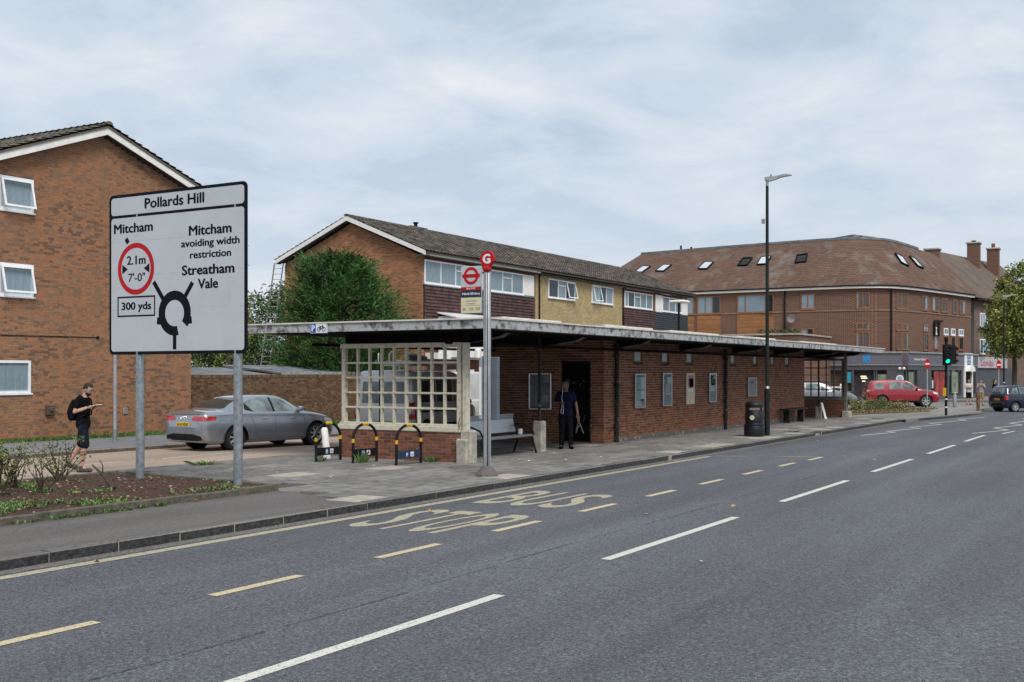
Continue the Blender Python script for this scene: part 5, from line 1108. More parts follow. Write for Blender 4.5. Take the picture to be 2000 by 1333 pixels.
x_, y_ = GP(118, 942, .06); rose(x_, y_, .80, .5, 11, 'sprawling rose bush with sparse leaves in front of the walking man', 41, .9)
x_, y_ = GP(83, 962, .06); rose(x_, y_, .68, .35, 5, 'small bare rose bush on a single crooked stem', 42, .5, thick=.018)
x_, y_ = GP(30, 952, .06); rose(x_, y_, .72, .4, 9, 'leafy yellowing rose bush by the back edge of the bed', 43, 1.2)
x_, y_ = GP(2, 965, .06); rose(x_, y_, .78, .42, 10, 'dense rose bush with many green leaves at the end of the bed', 44, 1.3)
t = thing('dead_stem', 'leaning dead woody stump with a bare branch in the bed', 'stump', GP(216, 955) + (g(12),)); sm = MB(); sx_, sy_ = GP(216, 955, .06)
sm.tube([(sx_+p, sy_+q, r) for p, q, r in ((0, -.06, 0), (0, 0, .06), (.0, .12, .17), (.02, .3, .27), (.04, .48, .36))], [.05, .045, .032, .022, .010], 7).tube([(sx_+p, sy_+q, r) for p, q, r in ((.01, .2, .22), (0, .18, .36), (-.02, .22, .45), (0, .27, .40))], [.012, .009, .006, .003], 5); part('stem', sm, M['twig'], t)
# shrubs and bed beyond the building
fb = slabsolid('shrub_bed', [(55.6, 13.7), (64.5, 10.95), (70.5, 12.6), (67, 17.5), (57, 17.5)], .07, mat('dry_bed', (.12, .10, .055), .95, var=.3, scale=3), .12)
random.seed(50)
for k_, (x, y, r, h, lab) in enumerate(((61.5, 14.6, .75, .6, 'low yellowish shrub at the shelter end of the far planting bed'), (63.2, 14.0, .75, .65, 'bushy shrub in the middle of the far planting bed'), (64.9, 13.6, .65, .6, 'olive shrub beside the rear wheel of the red car'), (66.8, 13.0, .6, .5, 'thin reddish shrub in front of the red car'), (60.3, 15.6, .7, .6, 'small shrub by the lattice screen end of the far bed'))):
    t = thing('shrub', lab, 'shrub', (x, y, g(x))); lf = MB(); st_ = MB()
    for _ in range(18):
        d = (rnd3() + Vector((0, 0, 1.1))).normalized(); e2 = Vector((x, y, g(x))) + Vector((d.x*r, d.y*r, abs(d.z)*h*random.uniform(.6, 1.1))); st_.tube([(x, y, g(x)), tuple(e2)], [.015, .005], 4)
        for _ in range(40): leafq(lf, e2 + rnd3()*.25*random.random(), rnd3(), .03, .09)
    part('stems', st_, M['twig'], t); part('leaves', lf, M['rose'] if k_ != 3 else M['weed_dry'], t)
gm_ = MB()
for _ in range(900):
    x, y = random.uniform(56.5, 69.5), random.uniform(11.2, 14.2)
    if y > 13.4 - (x-56)*.27 and y < 16: tuft(gm_, x, y, g(x)+.07, 3, .1, .12, .02)
part('bed_grass', gm_, M['weed_dry'], kind='stuff', label='rough grass edging the far shrub bed', cat='grass')
lf = MB(); px_ = [(85.1, y, 4.9) for y in (24.3, 24.9, 25.5, 26.2, 26.8)]
for p in px_:
    for _ in range(60): leafq(lf, Vector(p) + Vector((0, random.uniform(-.4, .4), random.uniform(0, .3))), rnd3(), .05, .16)
part('parapet_plants', lf, M['leaf1'], kind='stuff', label='green plants growing along the extension parapet coping', cat='plants')
# ------------------------------------------------------------------ vehicles
def paint(name, c, metal=.6, rough=.28, c2=None):
    m = mat(name, c, rough, metal, var=.04, scale=3, coat=1., c2=c2); return m
M['carglass'] = mat('car_glass', (.030, .040, .042), .04, var=.1, scale=3, spec=.6)
M['carglass_lt'] = mat('car_glass_light', (.17, .21, .21), .05, var=.3, scale=2.2, spec=.6, c2=(.05, .065, .068))
M['tyre'] = mat('tyre', (.016, .016, .017), .85, var=.2, scale=20); M['rim'] = mat('alloy_rim', (.52, .52, .53), .35, .35, var=.05); M['plastic'] = mat('black_plastic', (.011, .011, .012), .7, spec=.25, var=.2, scale=12)
M['taillight'] = mat('tail_light_red', (.42, .018, .02), .15, var=.25, scale=14, coat=.8); M['lamp_white'] = mat('lamp_clear', (.62, .62, .62), .12, var=.1, coat=.8); M['chrome'] = mat('chrome', (.75, .75, .76), .12, 1., var=.02)
M['plate_y'] = mat('number_plate_yellow', (.62, .40, .03), .45, var=.04); M['seam'] = mat('panel_gap', (.012, .012, .013), .8)
def shell(sts, sub=4):
    """loft a car body from stations (x, zbottom, zbelt, ztop, halfwidth, roof halfwidth), x from the tail"""
    def cm(a, b, c_, d, t): return .5*(2*b + (c_-a)*t + (2*a-5*b+4*c_-d)*t*t + (3*b-a-3*c_+d)*t**3)
    rows = []
    for i in range(len(sts)-1):
        p0, p1, p2, p3 = sts[max(i-1, 0)], sts[i], sts[i+1], sts[min(i+2, len(sts)-1)]
        for k_ in range(sub):
            t = k_/sub; r = [cm(p0[j], p1[j], p2[j], p3[j], t) for j in range(6)]
            r = [min(max(v, min(p1[j], p2[j])), max(p1[j], p2[j])) for j, v in enumerate(r)]; rows.append(r)
    rows.append(list(sts[-1])); mb = MB(); vs = []; n = 0
    for (x, zb, zs, zt, w_, wr) in rows:
        hf = [(0, zb), (w_*.55, zb), (w_*.88, zb+.01), (w_*.965, zb+.07), (w_*.99, zb+(zs-zb)*.3), (w_, zb+(zs-zb)*.6), (w_*.992, zb+(zs-zb)*.82), (w_*.972, zs-.025), (w_*.93, zs+.002)]
        a = (w_*.93, zs+.002); b = (wr, zt - .055*min(1, (zt-zs)/.25+.25)); hf += [(a[0]+(b[0]-a[0])*.35+.012, a[1]+(b[1]-a[1])*.35), (a[0]+(b[0]-a[0])*.72+.012, a[1]+(b[1]-a[1])*.72), b, (wr*.9, zt-.016), (wr*.6, zt-.003), (0, zt)]
        full = hf + [(-y, z) for y, z in hf[-2:0:-1]]; n = len(full); vs += [(x, y, z) for y, z in full]
    k_ = len(rows); mb.add(vs, [(i*n+j, i*n+(j+1) % n, (i+1)*n+(j+1) % n, (i+1)*n+j) for i in range(k_-1) for j in range(n)] + [list(range(n))[::-1], [(k_-1)*n+j for j in range(n)]])
    return mb
class Car:
    def __init__(s, name, label, loc, yaw, sts, body, wheels, wr, track, L, ra, group=None, wellw=.25):
        s.t = thing(name, label, 'van' if 'van' in name else 'car', loc, yaw, group); s.ra = ra
        mb = shell(sts); mb.v = [(x-ra, y, z) for x, y, z in mb.v]         # origin under the rear axle
        me = mb.mesh('body', body, True); fixn(me); s.bvh = BVHTree.FromPolygons([v.co for v in me.vertices], [p.vertices[:] for p in me.polygons])
        cut = MB()
        for x in wheels:
            for sd in (-1, 1): cut.cyl((x, sd*(track-wellw), wr), (x, sd*(track+.4), wr), wr+.055, 32)
        cme = cut.mesh('cut', M['plastic']); fixn(cme); cob = link('cut', cme); bpy.context.view_layer.update()
        me2 = evalmods(me, [('BOOLEAN', dict(operation='DIFFERENCE', object=cob, solver='EXACT'))]); bpy.data.objects.remove(cob); sharp(me2, .6)
        s.body = link('body', me2, s.t)
        zmin = sts[len(sts)//2][1]
        for x in wheels:
            for sd in (-1, 1):
                lin_ = MB(); vs = []; n = 28; r_ = wr+.05
                for q in range(n):
                    a = 2*PI*q/n; vs += [(x+r_*math.cos(a), sd*(track-wellw+.005), wr+r_*math.sin(a)), (x+r_*math.cos(a), sd*(track+.035), wr+r_*math.sin(a))]
                lin_.add(vs, [(2*q, 2*((q+1) % n), 2*((q+1) % n)+1, 2*q+1) for q in range(n)] + [[2*q for q in range(n)]])
                keep = [(f, m_) for f, m_ in zip(lin_.f, lin_.m) if min(lin_.v[i][2] for i in f) > zmin+.02 or len(f) > 4]
                lin_.f = [f for f, _ in keep]; lin_.m = [0]*len(lin_.f); part('wheel_well', lin_, M['plastic'], s.t, False)
        for x in wheels:
            for sd in (-1, 1): s.wheel(x, sd*(track-.11), wr, sd)
    def wheel(s, x, y, r, sd, spokes=7):
        w_ = .20; tp = [(r*.66, -w_/2), (r*.93, -w_/2), (r, -w_*.36), (r, w_*.36), (r*.93, w_/2), (r*.66, w_/2)]
        ty = MB(); n = 32; vs = []
        for (rr, d) in tp:
            for q in range(n): a = 2*PI*q/n; vs.append((x+rr*math.cos(a), y+sd*d, r+rr*math.sin(a)))
        ty.add(vs, [(i*n+q, i*n+(q+1) % n, (i+1)*n+(q+1) % n, (i+1)*n+q) for i in range(5) for q in range(n)])
        wo = part('wheel', MB().cyl((x, y-sd*.08, r), (x, y+sd*.02, r), r*.64, 24), M['plastic'], s.t, False)
        part('tyre', ty, M['tyre'], wo, False, True, fix=True)
        rm = MB(); vs = []
        for (rr, d) in ((r*.67, .092), (r*.60, .085), (r*.60, .0), (r*.67, .0)):
            for q in range(n): a = 2*PI*q/n; vs.append((x+rr*math.cos(a), y+sd*d, r+rr*math.sin(a)))
        rm.add(vs, [(i*n+q, i*n+(q+1) % n, ((i+1) % 4)*n+(q+1) % n, ((i+1) % 4)*n+q) for i in range(4) for q in range(n)])
        for q in range(spokes):
            a = 2*PI*q/spokes+.2; c_, s_ = math.cos(a), math.sin(a); rm.obox((x+c_*r*.36, y+sd*.065, r+s_*r*.36), (c_*r*.27, 0, s_*r*.27), (0, .016, 0), (-s_*r*.055, 0, c_*r*.055))
        rm.cyl((x, y+sd*.02, r), (x, y+sd*.088, r), r*.14, 14); part('rim', rm, M['rim'], wo, False, fix=True)
    def patch(s, name, poly, ax, m, off=.004, cuts=3, parent=None, thick=0):
        """project an outline onto the body: ax 'r' right side, 'l' left side, 'b' from behind, 'f' from the front, 't' from above"""
        bm = bmesh.new(); f = bm.faces.new([bm.verts.new((p, q, 0)) for p, q in poly]); bmesh.ops.triangulate(bm, faces=[f])
        bmesh.ops.subdivide_edges(bm, edges=bm.edges[:], cuts=cuts, use_grid_fill=True); vs = []
        for v in bm.verts:
            p, q = v.co.x, v.co.y
            o, d = {'r': ((p-s.ra, -3, q), (0, 1, 0)), 'l': ((p-s.ra, 3, q), (0, -1, 0)), 'b': ((-4, p, q), (1, 0, 0)), 'f': ((8, p, q), (-1, 0, 0)), 't': ((p-s.ra, q, 4), (0, 0, -1))}[ax]
            h = s.bvh.ray_cast(Vector(o), Vector(d))
            if h[0] is None: h = s.bvh.find_nearest(Vector(o) + Vector(d)*3.2)
            nn = h[1]; nn = nn if nn.dot(Vector(d)) < 0 else -nn; v.co = h[0] + nn*off
        bm.normal_update(); me = bpy.data.meshes.new(name); bm.to_mesh(me); bm.free(); me.materials.append(m); me.polygons.foreach_set('use_smooth', [True]*len(me.polygons)); return link(name, me, parent or s.t)
    def both(s, name, poly, m, off=.004, cuts=3): return [s.patch(name, poly, a, m, off, cuts) for a in 'rl']
    def line(s, pts, ax, w_=.008, m=None, name='panel_gap', off=.002):
        for a, b in zip(pts, pts[1:]):
            d = Vector((b[0]-a[0], b[1]-a[1])); n = Vector((-d.y, d.x)).normalized()*w_/2; s.patch(name, [(a[0]-n.x, a[1]-n.y), (b[0]-n.x, b[1]-n.y), (b[0]+n.x, b[1]+n.y), (a[0]+n.x, a[1]+n.y)], ax, m or M['seam'], off, 4)
    def at(s, p, q, ax):
        o, d = {'r': ((p-s.ra, -3, q), (0, 1, 0)), 'l': ((p-s.ra, 3, q), (0, -1, 0)), 'b': ((-4, p, q), (1, 0, 0)), 'f': ((8, p, q), (-1, 0, 0))}[ax]; return s.bvh.ray_cast(Vector(o), Vector(d))[0]
    def plate(s, z, txt, w_=.52, h=.11, y=0, mm='plate_y'):
        p = s.at(y, z, 'b'); pl = part('number_plate', MB().bbox(p.x-.018, p.x+.03, y-w_/2, y+w_/2, z-h/2, z+h/2, .005), M[mm], s.t, False)
        text_part('plate_lettering', txt, h*.9, M['black'], pl, basis((p.x-.0205, y, z-h*.33), (0, -1, 0), (0, 0, 1)), .003, width=w_*.86, world=False)
    def mirror(s, x, z, m):
        for sd in (-1, 1):
            a = s.at(x, z, 'r' if sd < 0 else 'l'); mb = MB().bbox(a.x-.07, a.x+.08, a.y+sd*.06-.09, a.y+sd*.06+.09+.0, z, z+.13, .035); part('door_mirror', mb, m, s.t, False); part('mirror_arm', MB().cyl((a.x, a.y-sd*.02, z+.03), (a.x, a.y+sd*.05, z+.06), .025, 8), M['plastic'], s.t, False)
    def handle(s, x, z, m):
        for sd, ax in ((-1, 'r'), (1, 'l')):
            a = s.at(x, z, ax); part('door_handle', MB().bbox(a.x-.10, a.x+.10, a.y+sd*.012-.012, a.y+sd*.012+.012, z-.015, z+.015, .006), m, s.t, False)

# silver saloon
silver = paint('silver_grey_paint', (.345, .37, .41), .75, .25); sz = lambda x, y: g(x) - .03 - .07*(y-17.45)/5.85
A = Car('saloon_car', 'silver grey four door saloon parked on the service road by the garden wall', (21.87, 21.72, sz(22, 21.8)), -.118,
  [(0, .42, .62, .66, .60, .50), (.025, .34, .80, .84, .74, .62), (.07, .26, .90, .955, .815, .72), (.16, .22, .945, 1.025, .855, .74), (.45, .20, .965, 1.055, .89, .74), (.74, .19, .975, 1.075, .905, .72), (1.05, .19, .98, 1.235, .912, .635), (1.45, .18, .975, 1.375, .915, .575), (1.95, .18, .965, 1.428, .915, .575), (2.5, .18, .955, 1.42, .915, .585), (2.85, .18, .945, 1.345, .915, .605), (3.2, .18, .935, 1.165, .913, .665), (3.5, .19, .925, .995, .91, .76), (3.9, .2, .885, .945, .90, .74), (4.25, .2, .815, .87, .875, .70), (4.5, .21, .72, .78, .80, .62), (4.64, .25, .60, .67, .68, .55), (4.7, .34, .52, .58, .56, .45)],
  silver, (0, 2.81), .325, .90, 4.7, 1.0)
A.both('side_window', [(1.62, .995), (2.28, .985), (2.28, 1.36), (1.95, 1.365), (1.62, 1.31), (1.44, 1.24)], M['carglass_lt'], .004); A.both('side_window', [(2.36, .985), (3.24, .965), (3.05, 1.10), (2.78, 1.27), (2.55, 1.345), (2.36, 1.36)], M['carglass_lt'], .004); A.both('window_pillar', [(2.28, .985), (2.36, .985), (2.36, 1.36), (2.28, 1.36)], M['plastic'], .003)
A.both('quarter_window', [(1.34, 1.06), (1.60, .995), (1.42, 1.235)], M['plastic'], .0035)
A.patch('rear_window', [(-.60, 1.105), (.60, 1.105), (.50, 1.365), (-.50, 1.365)], 'b', M['carglass'], .004, 5); A.patch('windscreen', [(-.66, 1.03), (.66, 1.03), (.54, 1.37), (-.54, 1.37)], 'f', M['carglass'], .004, 5)
for sd, ax in ((-1, 'r'), (1, 'l')):
    A.patch('tail_light', [(sd*.34, .80), (sd*.46, .79), (sd*.80, .79), (sd*.80, .90), (sd*.44, .915), (sd*.34, .87)], 'b', M['taillight'], .006, 4); A.patch('tail_light', [(.02, .79), (.34, .81), (.40, .90), (.02, .905)], ax, M['taillight'], .006, 4)
    A.patch('headlight', [(4.15, .66), (4.5, .60), (4.5, .70), (4.12, .78)], ax, M['lamp_white'], .005)
A.patch('rear_valance', [(-.74, .28), (.74, .28), (.70, .40), (.42, .455), (-.42, .455), (-.70, .40)], 'b', M['plastic'], .004, 4)
A.line([(-.56, .60), (.56, .60)], 'b'); A.line([(-.60, .62), (-.62, .78)], 'b'); A.line([(.60, .62), (.62, .78)], 'b'); A.line([(-.60, .955), (.60, .955)], 'b', .012)
for ax in 'rl':
    A.line([(2.32, .965), (2.32, .55), (2.36, .28)], ax); A.line([(3.30, .94), (3.40, .6), (3.36, .28)], ax); A.line([(1.42, .98), (1.62, .62), (1.66, .30)], ax); A.line([(1.45, .27), (3.36, .27)], ax); A.line([(.9, .90), (2.3, .875), (3.4, .86), (4.1, .79)], ax, .012, silver, 'shoulder_crease', .006)
    A.line([(1.44, .985), (3.26, .955)], ax, .014, M['chrome'], 'window_trim', .006); A.line([(1.7, .35), (3.3, .33)], ax, .03, silver, 'sill_crease', .008)
A.handle(1.95, .82, M['chrome']); A.handle(2.95, .80, M['chrome']); A.mirror(3.22, .98, silver); A.plate(.70, 'A14 VDE')
rg = MB(); p = A.at(0, .88, 'b')
for i in range(4): rg.tube([(p.x-.012, .075-.05*i+.033*math.cos(2*PI*q/16), .875+.033*math.sin(2*PI*q/16)) for q in range(17)], .006, 6, False)
part('badge', rg, M['chrome'], A.t, False); part('aerial', MB().tube([(.85, 0, 1.40), (.78, 0, 1.46), (.74, 0, 1.50)], [.012, .008, .004], 6), M['plastic'], A.t, False)
part('number_lamp_bar', MB().bbox(p.x+.0, p.x+.05, -.3, .3, .765, .785, .005), M['chrome'], A.t, False)

# silver van behind the lattice, with pipes and ladders on its roof
vs_ = paint('pale_silver_paint', (.55, .555, .57), .3, .35)
V_ = Car('van', 'silver minibus van seen through the cream lattice screen, pipes and ladders on its roof', (25.29+.85*math.cos(.148), 18.74+.85*math.sin(.148), sz(25.5, 18.9)), .148,
  [(a_, b_, c_*1.07, d_*1.075, e_, f_) for a_, b_, c_, d_, e_, f_ in [(0, .45, .90, .95, .80, .66), (.03, .34, 1.02, 1.60, .90, .70), (.10, .28, 1.04, 1.88, .935, .76), (.3, .22, 1.05, 1.935, .95, .80), (1.2, .2, 1.05, 1.945, .95, .81), (2.4, .2, 1.04, 1.94, .95, .81), (3.1, .2, 1.02, 1.90, .95, .80), (3.5, .2, 1.01, 1.72, .95, .78), (3.95, .2, 1.0, 1.36, .945, .78), (4.25, .22, .95, 1.14, .92, .76), (4.55, .25, .84, .96, .84, .68), (4.74, .3, .66, .76, .68, .56), (4.8, .42, .58, .64, .56, .46)]], vs_, (0, 3.0), .33, .94, 4.8, .85)
V_.patch('rear_window', [(-.66, 1.16), (.66, 1.16), (.64, 1.76), (-.64, 1.76)], 'b', M['carglass_lt'], .004, 4)
V_.both('side_window', [(.45, 1.17), (1.55, 1.17), (1.55, 1.80), (.45, 1.78)], M['carglass'], .004); V_.both('side_window', [(1.65, 1.17), (2.7, 1.16), (2.7, 1.80), (1.65, 1.80)], M['carglass'], .004); V_.both('side_window', [(2.8, 1.16), (3.78, 1.12), (3.6, 1.38), (3.25, 1.74), (2.8, 1.79)], M['carglass_lt'], .004); V_.patch('windscreen', [(-.78, 1.2), (.78, 1.2), (.68, 1.78), (-.68, 1.78)], 'f', M['carglass'], .004, 5)
for sd, ax in ((-1, 'r'), (1, 'l')): V_.patch('tail_light', [(sd*.74, .72), (sd*.90, .72), (sd*.88, 1.18), (sd*.76, 1.18)], 'b', M['taillight'], .008, 4); V_.patch('tail_light', [(.01, .72), (.16, .72), (.14, 1.18), (.03, 1.18)], ax, M['taillight'], .008); V_.patch('lamp_lens', [(sd*.77, .86), (sd*.87, .86), (sd*.86, 1.04), (sd*.78, 1.04)], 'b', M['lamp_white'], .012)
V_.patch('rear_bumper', [(-.84, .36), (.84, .36), (.84, .55), (-.84, .55)], 'b', M['plastic'], .008, 4)
for ax in 'rl': V_.line([(.45, .92), (2.6, .92)], ax, .06, M['plastic'], 'slide_rail', .008); V_.line([(1.2, .5), (2.8, .5)], ax, .12, M['plastic'], 'rub_strip', .01); V_.line([(2.75, 1.05), (2.75, .3)], ax); V_.line([(1.6, 1.05), (1.6, .3)], ax)
V_.handle(2.6, .88, M['plastic']); V_.handle(2.95, .88, M['plastic']); V_.mirror(3.75, 1.08, M['plastic']); V_.plate(.62, 'KX08 HFD', y=0)
rk = thing('roof_load', 'white pipes, rolled sheet and ladders tied on the silver van roof rack', 'roof load', (26.5, 19, 1.95), .148)
for x in (.3, 1.3, 2.3): part('rack_bar', MB().cyl((x, -.75, .11), (x, .75, .11), .02, 8).cyl((x, -.72, -.06), (x, -.72, .11), .02, 8).cyl((x, .72, -.06), (x, .72, .11), .02, 8), M['ladder'], rk, False)
for i, (y, r) in enumerate(((-.55, .055), (-.42, .055), (-.27, .06), (-.1, .05), (.1, .06))): part('pipe', MB().cyl((-.5+.1*i, y, .19), (2.7, y, .19), r, 12), M['whitepaint'], rk, False, True)
part('ladder_rail', MB().beam((-.4, .25, .2), (2.6, .25, .2), .03, .07).beam((-.4, .6, .2), (2.6, .6, .2), .03, .07), M['ladder'], rk, False)
part('rolled_sheet', MB().tube([(.0, -.2, .32), (.5, -.15, .33), (1.2, -.2, .31)], [.09, .12, .08], 10), mat('grey_sheet', (.3, .31, .31), .8, var=.2, scale=8), rk, False)
for y in (.15, .5): part('ladder_hook', MB().tube([(-.4, y, .2), (-.42, y, .42), (-.36, y-.05, .5), (-.28, y-.08, .48), (-.26, y-.08, .42)], .022, 8), M['whitepaint'], rk, False)
# white van further back
wv = paint('white_van_paint', (.74, .75, .75), 0, .35)
W_ = Car('van', 'plain white van parked behind the silver van', (33.6, 22.1, sz(34, 22)), .05, [(0, .45, .95, 1.0, .85, .7), (.04, .3, 1.1, 1.95, .95, .80), (.2, .22, 1.12, 2.1, .98, .86), (2.5, .2, 1.12, 2.12, .98, .86), (3.6, .2, 1.1, 2.05, .98, .84), (4.2, .2, 1.08, 1.5, .97, .8), (4.7, .25, .95, 1.1, .9, .72), (5.0, .4, .62, .72, .6, .5)], wv, (0, 3.1), .34, .95, 5, .95)
W_.both('side_window', [(3.0, 1.15), (4.1, 1.12), (3.75, 1.7), (3.0, 1.78)], M['carglass'], .005); W_.plate(.6, 'LN61 WKA')

# red estate by the shop
redp = paint('dark_red_paint', (.26, .006, .016), .1, .28)
Rv = Car('estate_car', 'dark red off-road estate car parked nose-out in front of the shop', (75.3, 15.95, g(75)), -1.131,
  [(0, .5, .86, .9, .70, .6), (.03, .38, .98, 1.08, .82, .66), (.12, .3, 1.06, 1.38, .88, .68), (.3, .27, 1.08, 1.60, .91, .68), (.7, .25, 1.08, 1.70, .925, .68), (1.5, .25, 1.07, 1.725, .93, .69), (2.3, .25, 1.06, 1.71, .93, .69), (2.75, .25, 1.05, 1.58, .93, .71), (3.2, .25, 1.04, 1.26, .93, .76), (3.5, .25, 1.03, 1.13, .925, .8), (4.0, .26, .97, 1.07, .91, .76), (4.35, .28, .88, .98, .84, .7), (4.54, .34, .72, .82, .70, .6), (4.6, .45, .62, .7, .58, .5)], redp, (0, 2.74), .37, .93, 4.6, .92)
Rv.both('side_window', [(.38, 1.14), (1.12, 1.13), (.98, 1.55), (.58, 1.52)], M['carglass_lt'], .005); Rv.both('side_window', [(1.42, 1.12), (2.25, 1.11), (2.2, 1.6), (1.36, 1.59)], M['carglass_lt'], .005); Rv.both('side_window', [(2.33, 1.11), (3.15, 1.09), (2.72, 1.5), (2.33, 1.59)], M['carglass_lt'], .005)
Rv.patch('rear_window', [(-.62, 1.16), (.62, 1.16), (.56, 1.56), (-.56, 1.56)], 'b', M['carglass'], .005, 4); Rv.patch('windscreen', [(-.7, 1.16), (.7, 1.16), (.6, 1.6), (-.6, 1.6)], 'f', M['carglass'], .005, 4)
for sd, ax in ((-1, 'r'), (1, 'l')): Rv.patch('tail_light', [(sd*.6, .95), (sd*.86, .95), (sd*.85, 1.08), (sd*.6, 1.08)], 'b', M['lamp_white'], .008); Rv.patch('tail_light', [(.04, .95), (.42, .99), (.36, 1.07), (.06, 1.09)], ax, M['taillight'], .008); Rv.patch('headlight', [(4.15, .84), (4.45, .78), (4.44, .88), (4.1, .96)], ax, M['lamp_white'], .006)
for ax in 'rl': Rv.line([(1.4, .33), (3.2, .33)], ax, .14, M['plastic'], 'sill_cladding', .008); Rv.line([(2.29, 1.08), (2.29, .4)], ax, .012); Rv.line([(3.25, 1.05), (3.3, .4)], ax, .012); Rv.line([(1.3, 1.08), (1.5, .4)], ax, .012)
Rv.patch('rear_bumper', [(-.8, .4), (.8, .4), (.8, .58), (-.8, .58)], 'b', M['plastic'], .008); Rv.handle(1.7, .97, redp); Rv.handle(2.6, .96, redp); Rv.mirror(3.1, 1.1, redp); Rv.plate(.86, 'LV15 XKE')
# dark blue hatchback
blp = paint('midnight_blue_paint', (.008, .012, .03), .3, .25); by = -.80
B_ = Car('hatchback_car', 'dark blue small hatchback turning at the junction by the street tree', (71.48+.62*math.cos(by), 8.41+.62*math.sin(by), g(72)-.12), by,
  [(0, .45, .80, .84, .66, .56), (.03, .32, .92, 1.0, .78, .62), (.12, .26, 1.0, 1.30, .82, .60), (.28, .22, 1.01, 1.50, .845, .59), (.8, .2, 1.0, 1.575, .858, .60), (1.6, .2, .99, 1.575, .86, .61), (2.2, .2, .98, 1.50, .86, .62), (2.7, .2, .97, 1.22, .86, .66), (3.0, .2, .95, 1.05, .855, .7), (3.35, .22, .86, .93, .82, .66), (3.55, .28, .68, .76, .68, .55), (3.6, .4, .58, .64, .56, .46)], blp, (0, 2.42), .30, .85, 3.6, .62)
B_.patch('rear_window', [(-.60, 1.04), (.60, 1.04), (.52, 1.40), (-.52, 1.40)], 'b', M['carglass_lt'], .005, 4); B_.both('side_window', [(.35, 1.06), (.85, 1.05), (.85, 1.42), (.55, 1.40)], M['carglass_lt'], .005); B_.both('side_window', [(.95, 1.05), (1.7, 1.04), (1.7, 1.46), (.95, 1.47)], M['carglass_lt'], .005); B_.both('side_window', [(1.78, 1.03), (2.6, 1.01), (2.25, 1.34), (1.78, 1.45)], M['carglass_lt'], .005); B_.patch('windscreen', [(-.66, 1.08), (.66, 1.08), (.55, 1.46), (-.55, 1.46)], 'f', M['carglass'], .005, 4)
for sd, ax in ((-1, 'r'), (1, 'l')): B_.patch('tail_light', [(sd*.62, .70), (sd*.78, .70), (sd*.76, .96), (sd*.64, .94)], 'b', M['taillight'], .008); B_.patch('tail_light', [(.03, .70), (.14, .70), (.14, .94), (.05, .96)], ax, M['taillight'], .008)
B_.patch('rear_bumper', [(-.74, .36), (.74, .36), (.74, .52), (-.74, .52)], 'b', M['plastic'], .006); B_.plate(.72, 'LM03 UYE', .48); B_.mirror(2.5, 1.05, blp)
# silver car seen through the far lattice
Sv = Car('estate_car', 'silver grey estate car seen through the far lattice screen', (67.5, 19.2, g(67)), -1.2, [(0, .5, .86, .9, .70, .6), (.03, .38, .96, 1.05, .82, .66), (.2, .28, 1.02, 1.45, .88, .64), (.8, .25, 1.03, 1.6, .90, .66), (2.0, .25, 1.02, 1.6, .90, .66), (2.6, .25, 1.01, 1.45, .90, .68), (3.2, .25, 1.0, 1.1, .90, .74), (3.9, .26, .9, .98, .87, .72), (4.3, .34, .68, .78, .70, .6), (4.4, .45, .58, .66, .56, .48)], paint('mid_silver_paint', (.20, .21, .225), .6, .4), (0, 2.65), .34, .90, 4.4, .85)
Sv.both('side_window', [(.45, 1.07), (1.3, 1.06), (1.3, 1.5), (.7, 1.48)], M['carglass_lt'], .005); Sv.both('side_window', [(1.4, 1.06), (2.2, 1.05), (2.2, 1.5), (1.4, 1.51)], M['carglass_lt'], .005); Sv.both('side_window', [(2.28, 1.05), (3.05, 1.04), (2.6, 1.38), (2.28, 1.48)], M['carglass_lt'], .005); Sv.patch('rear_window', [(-.6, 1.1), (.6, 1.1), (.54, 1.44), (-.54, 1.44)], 'b', M['carglass'], .005); Sv.mirror(3.0, 1.06, vs_)
# ------------------------------------------------------------------ street furniture
M['galv'] = mat('galvanised_steel', (.34, .37, .39), .42, .7, var=.14, scale=14, c2=(.24, .27, .29)); M['signwhite'] = mat('sign_face_white', (.47, .50, .53), .55, var=.03, scale=1.5, c2=(.44, .47, .50), spec=.3); M['signblack'] = mat('sign_black', (.005, .005, .008), .7, spec=.15); M['signred'] = mat('sign_red', (.43, .008, .010), .5, var=.05, spec=.25)
M['greypaint'] = mat('grey_pole_paint', (.33, .345, .36), .4, .2, var=.1, scale=6); M['postgreen'] = mat('dark_green_post', (.010, .016, .014), .6, var=.3, scale=8, spec=.25); M['yel_band'] = mat('yellow_band', (.62, .36, .01), .4, var=.1); M['navy'] = mat('label_navy', (.02, .03, .06), .4); M['cream_label'] = mat('label_cream', (.62, .58, .38), .5, var=.04)
# big direction sign
SX_ = 13.8
def SG(px, py): u = (px-1000)/F_; v = (HY-py)/F_; D = SX_/(ct+u*st); return D*(st-u*ct), 1.85+v*D
sgn = thing('direction_sign', 'large white direction sign for Pollards Hill and Mitcham on two grey posts', 'road sign', (SX_, 14.4, g(SX_)))
for x, y in ((13.86, 15.54), (13.86, 13.23)): part('post', MB().cyl((x, y, g(x)-.1), (x, y, 4.9), .075, 18), M['galv'], sgn, smooth=True)
SY0, SY1, SZ0, SZ1 = 12.97, 16.24, 2.165, 4.99
def rrect(y0, y1, z0, z1, r, n=6):
    P_ = []
    for (cy_, cz_, a0) in ((y1-r, z1-r, 0), (y0+r, z1-r, 90), (y0+r, z0+r, 180), (y1-r, z0+r, 270)):
        for i in range(n+1): a = R(a0+90*i/n); P_.append((cy_+r*math.cos(a), cz_+r*math.sin(a)))
    return P_
YZ = lambda p, q, t: (t, p, q)
part('plate_edge', MB().prism(rrect(SY0, SY1, SZ0, SZ1, .09), SX_-.012, SX_+.012, YZ), M['signblack'], sgn)
